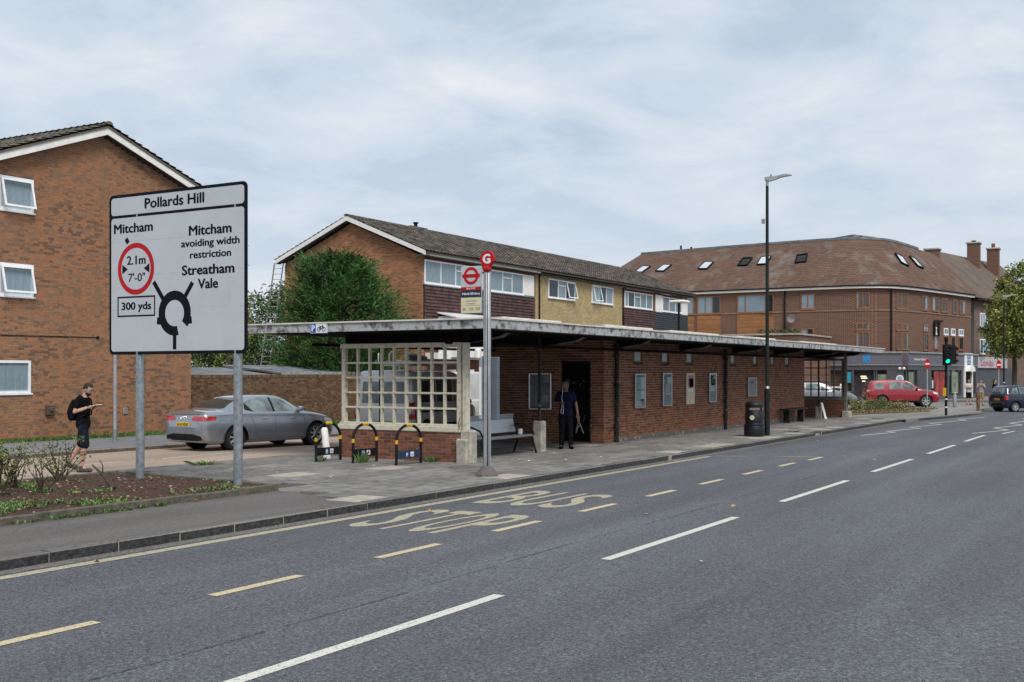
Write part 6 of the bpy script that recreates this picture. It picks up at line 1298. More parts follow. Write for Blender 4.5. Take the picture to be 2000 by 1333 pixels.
part('back_rail', MB().box(SX_+.013, SX_+.05, SY0+.1, SY1-.1, 2.6, 2.68).box(SX_+.013, SX_+.05, SY0+.1, SY1-.1, 4.4, 4.48).box(SX_+.013, SX_+.05, SY0+.1, SY1-.1, 3.5, 3.58), M['galv'], sgn)
e_ = .055; zd = 4.60
part('sign_face', MB().prism(rrect(SY0+e_, SY1-e_, zd+.025, SZ1-e_, .06), SX_-.0155, SX_-.0125, YZ), M['signwhite'], sgn); fc = part('sign_face', MB().prism(rrect(SY0+e_, SY1-e_, SZ0+e_, zd-.025, .06), SX_-.0155, SX_-.0125, YZ), M['signwhite'], sgn)
seam = MB()
for z in (2.95, 3.55, 4.15): seam.box(SX_-.0158, SX_-.0156, SY0+e_+.01, SY1-e_-.01, z, z+.006)
seam.box(SX_-.0158, SX_-.0156, 13.36, 13.366, 3.0, 3.5); part('sheet_seam', seam, mat('seam_grey', (.40, .42, .44), .5), sgn)
def stext(txt, pl, pr, cap, m='signblack', bold=.0085, pr_=None):
    (ya, za), (yb, zb) = SG(*pl), SG(*pr); text_part('lettering', txt, cap/111/.70, M[m], sgn, basis((SX_-.0175, (ya+yb)/2, (za+zb)/2), (0, -1, 0), (0, 0, 1)), bold, width=ya-yb)
stext('Pollards Hill', (283.7, 406), (400.4, 397), 19); stext('Mitcham', (223.8, 457), (300, 451.5), 18); stext('Mitcham', (370, 459.5), (453.8, 455), 18); stext('avoiding width', (355.3, 483), (470, 476), 13.5, bold=.006); stext('restriction', (372, 504.5), (453, 501), 13.5, bold=.006); stext('Streatham', (356.6, 537.5), (459.8, 533), 18); stext('Vale', (388, 564), (428, 562), 18)
stext('2.1m', (249.4, 518), (286.4, 516), 17, bold=.008); stext("7'-0\"", (252, 551), (285, 549.5), 16, bold=.004); stext('300 yds', (238.3, 606), (296.7, 604), 14.5, bold=.007)
yc, zc = SG(266.7, 525.5)
def ring(yc, zc, r0, r1, x, a0=0, a1=360, n=48):
    mb = MB(); vs = []; n_ = n
    for i in range(n_+1): a = R(a0+(a1-a0)*i/n_); vs += [(x, yc-r1*math.cos(a), zc+r1*math.sin(a)), (x, yc-r0*math.cos(a), zc+r0*math.sin(a))]
    return mb.add(vs, [(2*i, 2*i+2, 2*i+3, 2*i+1) for i in range(n_)])
part('limit_disc', ring(yc, zc, 0.001, .37, SX_-.0165), M['signwhite'], sgn); part('limit_ring', ring(yc, zc, .365, .455, SX_-.0172), M['signred'], sgn)
tri = MB()
for sd in (1, -1): tri.add([(SX_-.0178, yc+sd*.34, zc+.085), (SX_-.0178, yc+sd*.34, zc-.085), (SX_-.0178, yc+sd*.20, zc)], [(0, 1, 2)])
part('width_arrows', tri, M['signblack'], sgn)
(ya, za), (yb, zb) = SG(231, 580.5), SG(304.5, 617.5); bx_ = MB(); bw = .028
for (p, q, r, t_) in ((yb, ya, za-bw, za), (yb, ya, zb, zb+bw), (yb, yb+bw, zb+bw, za-bw), (ya-bw, ya, zb+bw, za-bw)): bx_.box(SX_-.0175, SX_-.0160, p, q, r, t_)
part('distance_box', bx_, M['signblack'], sgn)
yc, zc = SG(342.3, 612); part('roundabout_symbol', ring(yc, zc, .225, .385, SX_-.0172, -38, 285), M['signblack'], sgn)
def arm(a, b, w_): 
    (y0, z0), (y1, z1) = SG(*a), SG(*b); d = Vector((y1-y0, z1-z0)).normalized(); n = Vector((-d.y, d.x))*w_/2; part('route_arm', MB().add([(SX_-.0169, y0-n.x, z0-n.y), (SX_-.0169, y1-n.x, z1-n.y), (SX_-.0169, y1+n.x, z1+n.y), (SX_-.0169, y0+n.x, z0+n.y)], [(0, 1, 2, 3)]), M['signblack'], sgn)
arm((322, 588), (301.5, 551), .085); arm((360, 585), (377.5, 552), .085); arm((342.5, 648), (342.5, 683), .085); arm((316, 628), (308, 627), .12); arm((366, 627), (376, 625), .12); arm((252, 475.5), (247.5, 467), .085)
# grey pole behind
t = thing('steel_pole', 'slim pale grey steel pole on the far footway behind the direction sign', 'pole', (21.93, 25.6, g(22))); part('pole', MB().cyl((21.93, 25.6, g(22)-.05), (21.93, 25.6, 4.6), .05, 14), M['greypaint'], t, smooth=True); part('base_cover', MB().cyl((21.93, 25.6, g(22)), (21.93, 25.6, g(22)+.35), .062, 14), M['galv'], t, smooth=True)
# bus stop
BX, BY = 18.0, 10.93
bs = thing('bus_stop', 'tall grey bus stop post with red G roundel, route flag and timetable case', 'bus stop', (BX, BY, g(BX)))
part('post', MB().bbox(BX-.065, BX+.065, BY-.072, BY+.072, g(BX), 3.74, .045), M['greypaint'], bs, smooth=True); part('post_groove', MB().box(BX-.0665, BX-.06, BY-.055, BY-.043, g(BX)+.15, 3.74), M['black'], bs)
part('base_skirt', MB().lathe([(.22, -.02), (.215, .03), (.12, .16), (.085, .19)], 10, (BX, BY, g(BX))), M['tarmac'], bs)
part('collar', MB().bbox(BX-.07, BX+.07, BY-.076, BY+.076, 3.735, 3.84, .03), M['signred'], bs)
dc = part('roundel', MB().lathe([(.001, 0), (.145, 0), (.15, .01), (.15, .05), (.145, .06), (.001, .06)], 32, (BX-.03, BY-.01, 3.975), lambda x, y, z: (z, x, y)), M['signred'], bs, fix=True)
text_part('letter', 'G', .235, wht, dc, basis((BX-.033, BY-.01, 3.893), *FX), .012)
fl_ = part('flag', MB().bbox(BX-.02, BX+.02, 11.04, 11.50, 2.965, 3.85, .006), M['signwhite'], bs); part('flag_bracket', MB().box(BX-.012, BX+.012, BY+.06, 11.05, 3.2, 3.24).box(BX-.012, BX+.012, BY+.06, 11.05, 3.0, 3.04).box(BX-.012, BX+.012, BY+.06, 11.05, 3.7, 3.74), M['greypaint'], bs)
fx = BX-.0225; fcy = 11.27
part('red_strip', MB().box(fx, fx+.002, 11.045, 11.495, 3.404, 3.461), M['signred'], fl_); part('name_strip', MB().box(fx, fx+.002, 11.045, 11.495, 3.262, 3.403), M['navy'], fl_); part('route_panel', MB().box(fx, fx+.002, 11.045, 11.495, 2.97, 3.261), M['cream_label'], fl_)
part('roundel_ring', ring(fcy, 3.67, .11, .165, fx-.0005), M['signred'], fl_); part('roundel_bar', MB().box(fx-.002, fx-.001, fcy-.195, fcy+.195, 3.637, 3.703), M['signred'], fl_)
text_part('lettering', 'BUS STOP', .045, wht, fl_, basis((fx-.0015, fcy, 3.417), *FX), .001); text_part('lettering', 'Pollards Hill Library', .06, wht, fl_, basis((fx-.0015, fcy, 3.315), *FX), .002, width=.40)
text_part('lettering', 'towards Mitcham', .045, pk, fl_, basis((fx-.0015, fcy, 3.185), *FX), .0, width=.24); text_part('lettering', 'or Streatham', .045, pk, fl_, basis((fx-.0015, fcy, 3.135), *FX), .0, width=.19)
part('divider', MB().box(fx-.001, fx, 11.05, 11.49, 3.112, 3.116), pk, fl_)
for i, r_ in enumerate(('60', '152', '255')): text_part('route_number', r_, .075, pk, fl_, basis((fx-.0015, 11.42-.15*i, 3.02), *FX), .001)
tt = part('timetable_case', MB().bbox(BX+.07, BX+.15, 10.74, 11.02, .97, 2.14, .01), mat('case_blue_grey', (.10, .125, .155), .5, var=.1), bs); part('timetable_case', MB().bbox(BX-.04, BX+.07, 11.02, 11.09, .97, 2.16, .012), mat('case_grey', (.30, .33, .36), .5), bs)
part('timetable_sheet', MB().box(BX-.0425, BX-.041, 11.03, 11.08, 1.05, 1.95), M['paper'], tt); part('case_lamp', MB().bbox(BX-.1, BX+.02, 11.05, 11.16, 2.1, 2.3, .03), M['whitepaint'], bs)
# bench
bn = thing('bench', 'metal bench with pale curved back and dark legs under the canopy', 'bench', (22.9, 13.5, g(23))); bz = g(22.9); M['benchpan'] = mat('perforated_steel', (.36, .38, .40), .35, .6, var=.08, scale=60)
X_, Y_ = lambda p, q, t: (t, p, q), None
part('backrest', MB().prism([(13.80, bz+.50), (13.86, bz+.62), (13.90, bz+.80), (13.88, bz+.93), (13.84, bz+.95), (13.86, bz+.82), (13.82, bz+.63), (13.77, bz+.51)], 21.75, 24.05, X_), M['benchpan'], bn)
part('seat', MB().prism([(13.28, bz+.42), (13.32, bz+.455), (13.75, bz+.44), (13.75, bz+.41), (13.33, bz+.425), (13.30, bz+.40)], 21.75, 24.05, X_), M['benchpan'], bn)
for x in (21.72, 24.08):
    part('leg', MB().tube([(x, 13.22, bz), (x, 13.30, bz+.25), (x, 13.34, bz+.41)], .028, 8), M['black'], bn, smooth=True); part('leg', MB().tube([(x, 13.86, bz), (x, 13.76, bz+.25), (x, 13.74, bz+.42), (x, 13.84, bz+.65), (x, 13.90, bz+.96)], .028, 8), M['black'], bn, smooth=True)
    part('armrest', MB().tube([(x, 13.86, bz+.68), (x, 13.6, bz+.70), (x, 13.38, bz+.62), (x, 13.27, bz+.44)], .022, 8), M['black'], bn, smooth=True)
t = thing('drink_can', 'small white carton left on the bench seat', 'carton', (24.0, 13.6, bz+.45)); part('carton', MB().bbox(23.93, 24.0, 13.56, 13.64, bz+.45, bz+.58, .006), M['paper'], t)
gb_ = thing('bench', 'small dark green bench on two posts against the brick wall', 'bench', (47, 13.2, g(47))); gz = g(46.5)
part('seat', MB().bbox(44.9, 47.6, 13.0, 13.45, gz+.52, gz+.58, .01), M['postgreen'], gb_)
for x in (45.2, 47.2): part('leg', MB().box(x, x+.09, 13.1, 13.35, gz-.05, gz+.52), M['postgreen'], gb_)
# bicycle hoops
hl = ['black and yellow bicycle hoop nearest the white bollard', 'black and yellow bicycle hoop with a weed at its foot, between two others', 'black and yellow bicycle hoop in front of the dwarf wall, clearest blue P label']
for k_, (x0, y0, x1, y1) in enumerate(((19.1, 15.95, 19.85, 15.88), (19.15, 14.98, 19.82, 14.86), (19.2, 13.88, 19.92, 13.76))):
    t = thing('bicycle_hoop', hl[k_], 'bike stand', ((x0+x1)/2, (y0+y1)/2, g(19.5)), 0, 'bicycle hoops beside the dwarf wall'); z = g(19.5); d = Vector((x1-x0, y1-y0, 0)); L_ = d.length; d.normalize(); O = Vector((x0, y0, 0)); ln = random.uniform(-.012, .012)
    pth = [(0, -.05), (0, .52)] + [(L_/2 - L_/2*math.cos(PI*i/12), .52+.31*math.sin(PI*i/12)) for i in range(1, 12)] + [(L_, .52), (L_, -.05)]
    P_ = lambda s_, h: O + d*s_ + Vector((ln*h, 0, z+h))
    part('hoop', MB().tube([P_(*q) for q in pth], .03, 12), M['black'], t, smooth=True)
    for q in ((0, .44, .52), (L_, .46, .54)): part('reflective_band', MB().cyl(P_(q[0], q[1]), P_(q[0], q[2]), .033, 14), M['yel_band'], t, smooth=True)
    part('reflective_band', MB().tube([P_(L_/2 - L_/2*math.cos(PI*i/12), .52+.31*math.sin(PI*i/12)) for i in (5, 6, 7)], .033, 14), M['yel_band'], t, smooth=True)
    n = Vector((d.y, -d.x, 0)); tb = part('tapping_plate', MB().obox(P_(L_/2, .21), d*(L_/2-.03), n*.012, (0, 0, .085)), M['navy'] if k_ == 2 else M['black'], t)
    nn = n if n.dot(O) < 0 else -n
    part('parking_label', MB().obox(P_(L_/2-.06, .205)+nn*.014, d*.04, n*.001, (0, 0, .055)), blue if k_ == 2 else mat('faded_blue%d' % k_, (.12, .27, .36), .5), tb); text_part('letter', 'P', .1, wht, tb, basis(P_(L_/2-.06, .17)+nn*.0165, d, (0, 0, 1)), .004)
    part('cycle_label', MB().obox(P_(L_/2+.09, .21)+nn*.014, d*.05, n*.001, (0, 0, .05)), wht, tb); bb = MB()
    for sg_ in (-1, 1):
        c_ = P_(L_/2+.09+sg_*.02, .195)+nn*.016; bb.tube([c_ + d*.014*math.cos(2*PI*i/10) + Vector((0, 0, .014*math.sin(2*PI*i/10))) for i in range(11)], .003, 4, False)
    bb.cyl(P_(L_/2+.075, .2)+nn*.016, P_(L_/2+.09, .23)+nn*.016, .003, 4).cyl(P_(L_/2+.09, .23)+nn*.016, P_(L_/2+.11, .2)+nn*.016, .003, 4); part('cycle_symbol', bb, M['black'], tb)
t = thing('white_bollard', 'leaning white painted bollard behind the bicycle hoops', 'bollard', (20.05, 16.5, g(20))); part('post', MB().tube([(20.05, 16.42, g(20)-.02), (20.05, 16.47, .35), (20.05, 16.5, .56), (20.05, 16.5, .60)], [.085, .082, .075, .05], 14), M['whitepaint'], t, smooth=True)
# litter bin
bx0, by0 = 34.5, 11.12; z = g(34.5); bn_ = thing('litter_bin', 'round black litter bin with pale stickers beside the lamp post', 'litter bin', (bx0, by0, z))
M['binblack'] = mat('bin_plastic', (.009, .010, .014), .5, var=.25, scale=5, spec=.35)
part('body', MB().lathe([(.30, 0), (.315, .03), (.315, .30), (.30, .34), (.275, .37), (.272, .46), (.285, .47), (.285, .74), (.27, .76), (.27, .98)], 32, (bx0, by0, z)), M['binblack'], bn_, smooth=True)
part('hood', MB().lathe([(.275, .955), (.28, .97), (.275, 1.02), (.22, 1.075), (.12, 1.10), (.001, 1.105)], 32, (bx0, by0, z)), M['binblack'], bn_, smooth=True)
part('band', MB().lathe([(.30, .34), (.318, .35), (.318, .375), (.30, .385)], 32, (bx0, by0, z)), M['binblack'], bn_, smooth=True)
for a in (200, 285):
    c_ = Vector((math.cos(R(a)), math.sin(R(a)), 0)); s_ = Vector((-c_.y, c_.x, 0)); part('bin_opening', MB().obox(Vector((bx0, by0, z+.865))+c_*.262, s_*.15, c_*.012, (0, 0, .035)), mat('bin_inside%d' % a, (.25, .16, .13), .8, var=.3, scale=9), bn_)
for a in (185, 300):
    c_ = Vector((math.cos(R(a)), math.sin(R(a)), 0)); s_ = Vector((-c_.y, c_.x, 0)); O = Vector((bx0, by0, z+.60))+c_*.284; part('sticker', MB().add([O + s_*(.075*math.cos(2*PI*i/16)) + Vector((0, 0, .075*math.sin(2*PI*i/16))) + c_*.006 for i in range(16)], [list(range(16))]), mat('pale_sticker%d' % a, (.55, .55, .33), .5), bn_)
# street lamps
def lamp(label, x, y, H, hd, r=.085, flat=False):
    z = g(x); t = thing('street_lamp', label, 'lamp post', (x, y, z))
    part('lower_column', MB().cyl((x, y, z-.05), (x, y, z+1.5), r, 16), M['postgreen'], t, smooth=True); part('shoulder', MB().cyl((x, y, z+1.5), (x, y, z+1.58), r, 16, r*.72), M['galv'], t, smooth=True)
    part('column', MB().cyl((x, y, z+1.575), (x, y, H-.25), r*.70, 16, r*.55), M['postgreen'], t, smooth=True); part('spigot', MB().cyl((x, y, H-.25), (x, y, H-.05), r*.55, 12), M['galv'], t)
    d = Vector((hd[0], hd[1], 0)).normalized(); L_ = math.hypot(*hd); s_ = Vector((-d.y, d.x, 0)); O = Vector((x, y, H)); vs = []
    prof = [(-.08, -.02, .06, .05), (.1, -.03, .09, .07), (.30*L_/.75, .01, .10, .05), (.42*L_/.75, .05, .12, .035), (L_*.75, .075, .13, .03), (L_, .07, .06, .015)]
    for (a, h, w_, th) in prof:
        for (i, j) in ((-1, -1), (1, -1), (1, 1), (-1, 1)): vs.append(O + d*a + s_*w_*i + Vector((0, 0, h+th*j)))
    n = len(prof); part('lantern', MB().add(vs, [(4*i+j, 4*i+(j+1) % 4, 4*i+4+(j+1) % 4, 4*i+4+j) for i in range(n-1) for j in range(4)] + [(0, 3, 2, 1), (4*n-4, 4*n-3, 4*n-2, 4*n-1)]), M['greypaint'], t, fix=True)
    part('photocell', MB().cyl(O + d*.12 + Vector((0, 0, .03)), O + d*.12 + Vector((0, 0, .12)), .03, 8), M['galv'], t)
    return t
t = lamp('tall dark green street lamp beside the litter bin', 35.2, 10.92, 8.05, (.25, -.72)); part('sensor_box', MB().bbox(35.1, 35.17, 10.98, 11.08, 6.6, 6.75, .01), M['galv'], t)
lamp('far street lamp standing in front of the yellowing tree', 84.6, 9.5, 7.15, (.2, -.85))
t = thing('street_lamp', 'short black lamp post with a flat pale head behind the canopy roof', 'lamp post', (56.4, 22.3, g(56))); part('column', MB().cyl((56.4, 22.3, g(56)), (56.4, 22.3, 5.55), .06, 12), M['black'], t, smooth=True); part('lantern', MB().bbox(55.95, 56.85, 21.85, 22.7, 5.55, 5.68, .05), M['whitepaint'], t)
# traffic signal
tx, ty = 58.9, 9.25; z = g(59); t = thing('traffic_light', 'black traffic light showing green beside the kerb', 'traffic light', (tx, ty, z))
part('pole', MB().cyl((tx, ty, z-.05), (tx, ty, 3.5), .062, 14), M['black'], t, smooth=True)
for q in (.38, .78): part('white_band', MB().cyl((tx, ty, z+q), (tx, ty, z+q+.06), .066, 14), M['whitepaint'], t)
fwd = Vector((-.90, -.43, 0)).normalized(); sd_ = Vector((-fwd.y, fwd.x, 0)); HO = Vector((tx, ty, 2.72)) + fwd*.17
hd = part('signal_head', MB().obox(HO, sd_*.15, fwd*.09, (0, 0, .47)), M['black'], t); part('backing_board', MB().obox(HO - fwd*.03, sd_*.21, fwd*.012, (0, 0, .52)), M['black'], t)
for i, q in enumerate((.30, 0, -.30)):
    c_ = HO + fwd*.092 + Vector((0, 0, q)); vs = [c_ + sd_*.1*math.cos(2*PI*k_/18) + Vector((0, 0, .1*math.sin(2*PI*k_/18))) for k_ in range(18)]
    part('lens', MB().add(vs, [list(range(18))]), emis('green_signal', (.0, .75, .42), 2.2) if i == 2 else mat('dark_lens%d' % i, (.02, .012, .01), .2), hd)
    vv = []
    for k_ in range(11):
        a = PI*k_/10
        for o_ in (0, .16): vv.append(c_ + sd_*.112*math.cos(a) + Vector((0, 0, .112*math.sin(a) - o_*.2)) + fwd*o_)
    part('visor', MB().add(vv, [(2*k_, 2*k_+2, 2*k_+3, 2*k_+1) for k_ in range(10)]), M['black'], hd)
H2 = Vector((tx, ty, 2.72)) + Vector((.16, -.30, 0)); part('signal_head', MB().obox(H2, (.13, .06, 0), (-.05, .11, 0), (0, 0, .45)).obox(H2+Vector((.1, -.12, .3)), (.08, 0, 0), (0, .1, 0), (0, 0, .06)).obox(H2+Vector((.1, -.12, 0)), (.08, 0, 0), (0, .1, 0), (0, 0, .06)).obox(H2+Vector((.1, -.12, -.3)), (.08, 0, 0), (0, .1, 0), (0, 0, .06)), M['black'], t)
part('detector', MB().bbox(tx-.09, tx+.09, ty-.1, ty+.08, 3.4, 3.6, .03), M['black'], t); part('push_button_box', MB().bbox(tx-.22, tx-.07, ty-.02, ty+.12, z+.95, z+1.36, .01), M['yel_band'], t)
# signs and bollards round the junction
def noentry(label, x, y, zc, par=True):
    t = thing('no_entry_sign', label, 'road sign', (x, y, g(x))); part('pole', MB().cyl((x, y, g(x)), (x, y, zc+.34), .04, 10), M['greypaint'], t, smooth=True)
    n = Vector((-.93, -.37, 0)); s_ = Vector((-n.y, n.x, 0)); c_ = Vector((x, y, zc)) + n*.06; dvs = [c_ + s_*.3*math.cos(2*PI*i/28)*.5 + Vector((0, 0, .3*math.sin(2*PI*i/28))) for i in range(28)]
    part('disc', MB().add(dvs + [v - n*.02 for v in dvs], [list(range(28)), list(range(56))[:27:-1]] + [(i, (i+1) % 28, 28+(i+1) % 28, 28+i) for i in range(28)]), M['signred'], t); part('bar', MB().obox(c_ + n*.003, s_*.12, n*.002, (0, 0, .045)), wht, t)
noentry('no entry sign on a pale pole by the red car', 68.55, 11.8, 2.35); noentry('no entry sign on a pole beside the street tree', 79.5, 9.25, 2.35)
t = thing('bollard', 'grey round topped bollard on the shop forecourt', 'bollard', (75.5, 11.34, g(75))); part('post', MB().lathe([(.11, 0), (.11, .75), (.085, .8), (.10, .82), (.10, .92), (.06, .98), (.001, 1.0)], 14, (75.5, 11.34, g(75))), M['galv'], t, smooth=True)
t = thing('bollard', 'short rusty brown bollard at the kerb corner by the blue car', 'bollard', (68.2, 9.0, g(68))); part('post', MB().lathe([(.08, 0), (.10, .4), (.12, .55), (.09, .6), (.12, .75), (.12, 1.0), (.08, 1.06), (.001, 1.08)], 12, (68.2, 9.0, g(68))), mat('rust', (.16, .08, .04), .8, var=.4, scale=9), t, smooth=True)
t = thing('bollard_sign', 'white square bollard with a red arrow sign beside the red car', 'bollard', (75.2, 18.2, g(75))); part('post', MB().bbox(75.0, 75.4, 18.0, 18.4, g(75), 1.1, .04), M['whitepaint'], t); part('symbol', MB().obox((74.99, 18.19, .62), (.004, 0, 0), (0, .10, 0), (0, 0, .22)), M['signred'], t); part('bar', MB().obox((74.98, 18.19, .62), (.004, 0, 0), (0, .09, 0), (0, 0, .04)), wht, t)
t = thing('trolley_rail', 'white tubular guard rail in front of the shop window', 'rail', (84, 21, g(84))); part('rail', MB().tube([(84, 20.2, g(84)), (84, 20.2, .55), (84, 20.5, .75), (84, 24, .75)], .05, 8).tube([(84, 20.2, .2), (84, 24, .2)], .04, 8), M['whitepaint'], t, smooth=True)
# litter and fallen leaves
random.seed(71); lm = []
for k_ in range(3):
    mb = MB(); vs = [(random.uniform(-.06, .06), random.uniform(-.03, .03), random.uniform(.002, .03)) for _ in range(7)]; bm = bmesh.new()
    for v in vs: bm.verts.new(v)
    bmesh.ops.convex_hull(bm, input=bm.verts); bm.verts.index_update(); mb.add([v.co[:] for v in bm.verts], [[v.index for v in f.verts] for f in bm.faces]); bm.free(); lm.append(mb.mesh('litter_scrap', M['paper']))
for (px, py) in ((645, 933), (987, 884), (1014, 899), (1034, 901), (1082, 886), (1105, 899), (1173, 893), (1306, 865), (1391, 868), (990, 893), (785, 912), (730, 910), (540, 924), (1020, 891)):
    x, y = GP(px, py); o = link('litter_scrap', random.choice(lm)); o.location = (x, y, g(x)+.004); o.rotation_euler = (0, 0, random.uniform(0, 6)); s_ = random.uniform(.5, 1.0); o.scale = (s_, s_, s_); setp(o, 'scrap of white litter lying on the paving slabs', 'litter', 'litter scraps on the slabs')
for (px, py) in ((1370, 1098), (1597, 862), (1546, 901), (1650, 892), (1708, 899), (1260, 1005)):
    x, y = GP(px, py, -.12); o = link('litter_scrap', random.choice(lm)); o.location = (x, y, g(x)-.115); o.rotation_euler = (0, 0, random.uniform(0, 6)); o.scale = (.6, .6, .6); setp(o, 'scrap of white litter lying on the asphalt road', 'litter', 'litter scraps on the road')
lv = MB()
lv.add([(-.05, 0, 0), (-.02, .03, .012), (.03, .025, .006), (.06, 0, .018), (.03, -.025, .004), (-.02, -.03, .014)], [(0, 1, 2, 3, 4, 5)]); lmh = lv.mesh('fallen_leaf', M['leaf_dead'])
for (px, py, off) in ((189, 1098, -.12), (1045, 942, -.12), (1060, 939, -.12), (1300, 903, -.12), (1320, 902, -.12), (1433, 877, -.12), (1264, 1006, -.12), (1432, 990, -.12), (1515, 866, -.12), (840, 1000, -.12), (1610, 851, -.12), (382, 979, 0), (150, 977, 0), (420, 968, 0), (465, 967, 0), (20, 970, 0), (55, 1000, 0)):
    x, y = GP(px, py, off); o = link('fallen_leaf', lmh); o.location = (x, y, g(x)+(off if off else (.1 if y > 12.45 else .0))+.008); o.rotation_euler = (random.uniform(-.3, .3), random.uniform(-.3, .3), random.uniform(0, 6)); setp(o, 'brown fallen leaf lying ' + ('in the road' if off else 'by the planting bed'), 'leaf', 'fallen leaves in the road' if off else 'fallen leaves by the bed')
# ------------------------------------------------------------------ people
M['skin'] = mat('skin', (.46, .265, .19), .55, var=.06, scale=12); M['skin_dk'] = mat('skin_brown', (.16, .085, .055), .5, var=.08, scale=12); M['hair'] = mat('dark_hair', (.018, .012, .009), .7, var=.3, scale=40)
M['cloth_black'] = mat('black_cloth', (.007, .007, .009), .95, var=.3, scale=9, bump=.6, bscale=14, spec=.1); M['cloth_navy'] = mat('navy_cloth', (.006, .008, .026), .95, var=.3, scale=9, bump=.6, bscale=14, spec=.1); M['shorts'] = mat('slate_shorts', (.014, .020, .033), .95, var=.3, scale=9, bump=.6, bscale=14, spec=.1); M['shoe'] = mat('brown_trainers', (.06, .048, .042), .7, var=.3, scale=25); M['eye'] = mat('eye_dark', (.01, .008, .008), .3)
def remesh(mb, vox, mats, it=4):
    me = mb.mesh('m', mats); fixn(me); r = evalmods(me, [('REMESH', dict(mode='VOXEL', voxel_size=vox, use_smooth_shade=True)), ('SMOOTH', dict(factor=.5, iterations=it))])
    r.materials.clear(); r.materials.append(mats); r.polygons.foreach_set('use_smooth', [True]*len(r.polygons)); return r
def limb(mb, pts_, rad): 
    n = len(pts_); P_ = [Vector(p) for p in pts_]; path = []; rr = []
    for i in range(n-1):
        for k_ in range(4): t = k_/4; path.append(P_[i].lerp(P_[i+1], t)); rr.append(rad[i]+(rad[i+1]-rad[i])*t)
    path.append(P_[-1]); rr.append(rad[-1]); mb.tube(path, rr, 12)
    for p, r in zip(P_, rad): mb.ball(p, r*.99, 10, 6)
def torso(mb, rings):
    vs = []; n = 18
    for (x, y, z, rx, ry) in rings:
        for q in range(n): a = 2*PI*q/n; vs.append((x+rx*math.copysign(abs(math.cos(a))**.85, math.cos(a)), y+ry*math.copysign(abs(math.sin(a))**.85, math.sin(a)), z))
    k_ = len(rings); mb.add(vs, [(i*n+q, i*n+(q+1) % n, (i+1)*n+(q+1) % n, (i+1)*n+q) for i in range(k_-1) for q in range(n)] + [list(range(n))[::-1], [(k_-1)*n+q for q in range(n)]])
def hand(mb, wr, d, up, sd, curl=.5):
    """palm, four unequal fingers bent at the knuckles, thumb leaving the side of the palm"""
    d, up = Vector(d).normalized(), Vector(up).normalized(); s_ = d.cross(up).normalized()*sd; wr = Vector(wr)
    c_ = wr + d*.045; mb.obox(c_, d*.045, s_*.038, up*.014)
    for i, l in enumerate((.066, .076, .072, .055)):
        b = wr + d*.085 + s_*(.03-.02*i); m1 = b + (d*math.cos(curl*.6) - up*math.sin(curl*.6))*l*.55; m2 = m1 + (d*math.cos(curl*1.6) - up*math.sin(curl*1.6))*l*.5; mb.tube([b-d*.02, b, m1, m2], [.009, .0095, .0085, .007], 7)
    b = wr + d*.025 + s_*.034; m1 = b + (d*.6 + s_*.7 - up*.2).normalized()*.035; m2 = m1 + (d*.9 + s_*.1 - up*.4).normalized()*.032; mb.tube([b-s_*.012, b, m1, m2], [.012, .0115, .010, .008], 7)
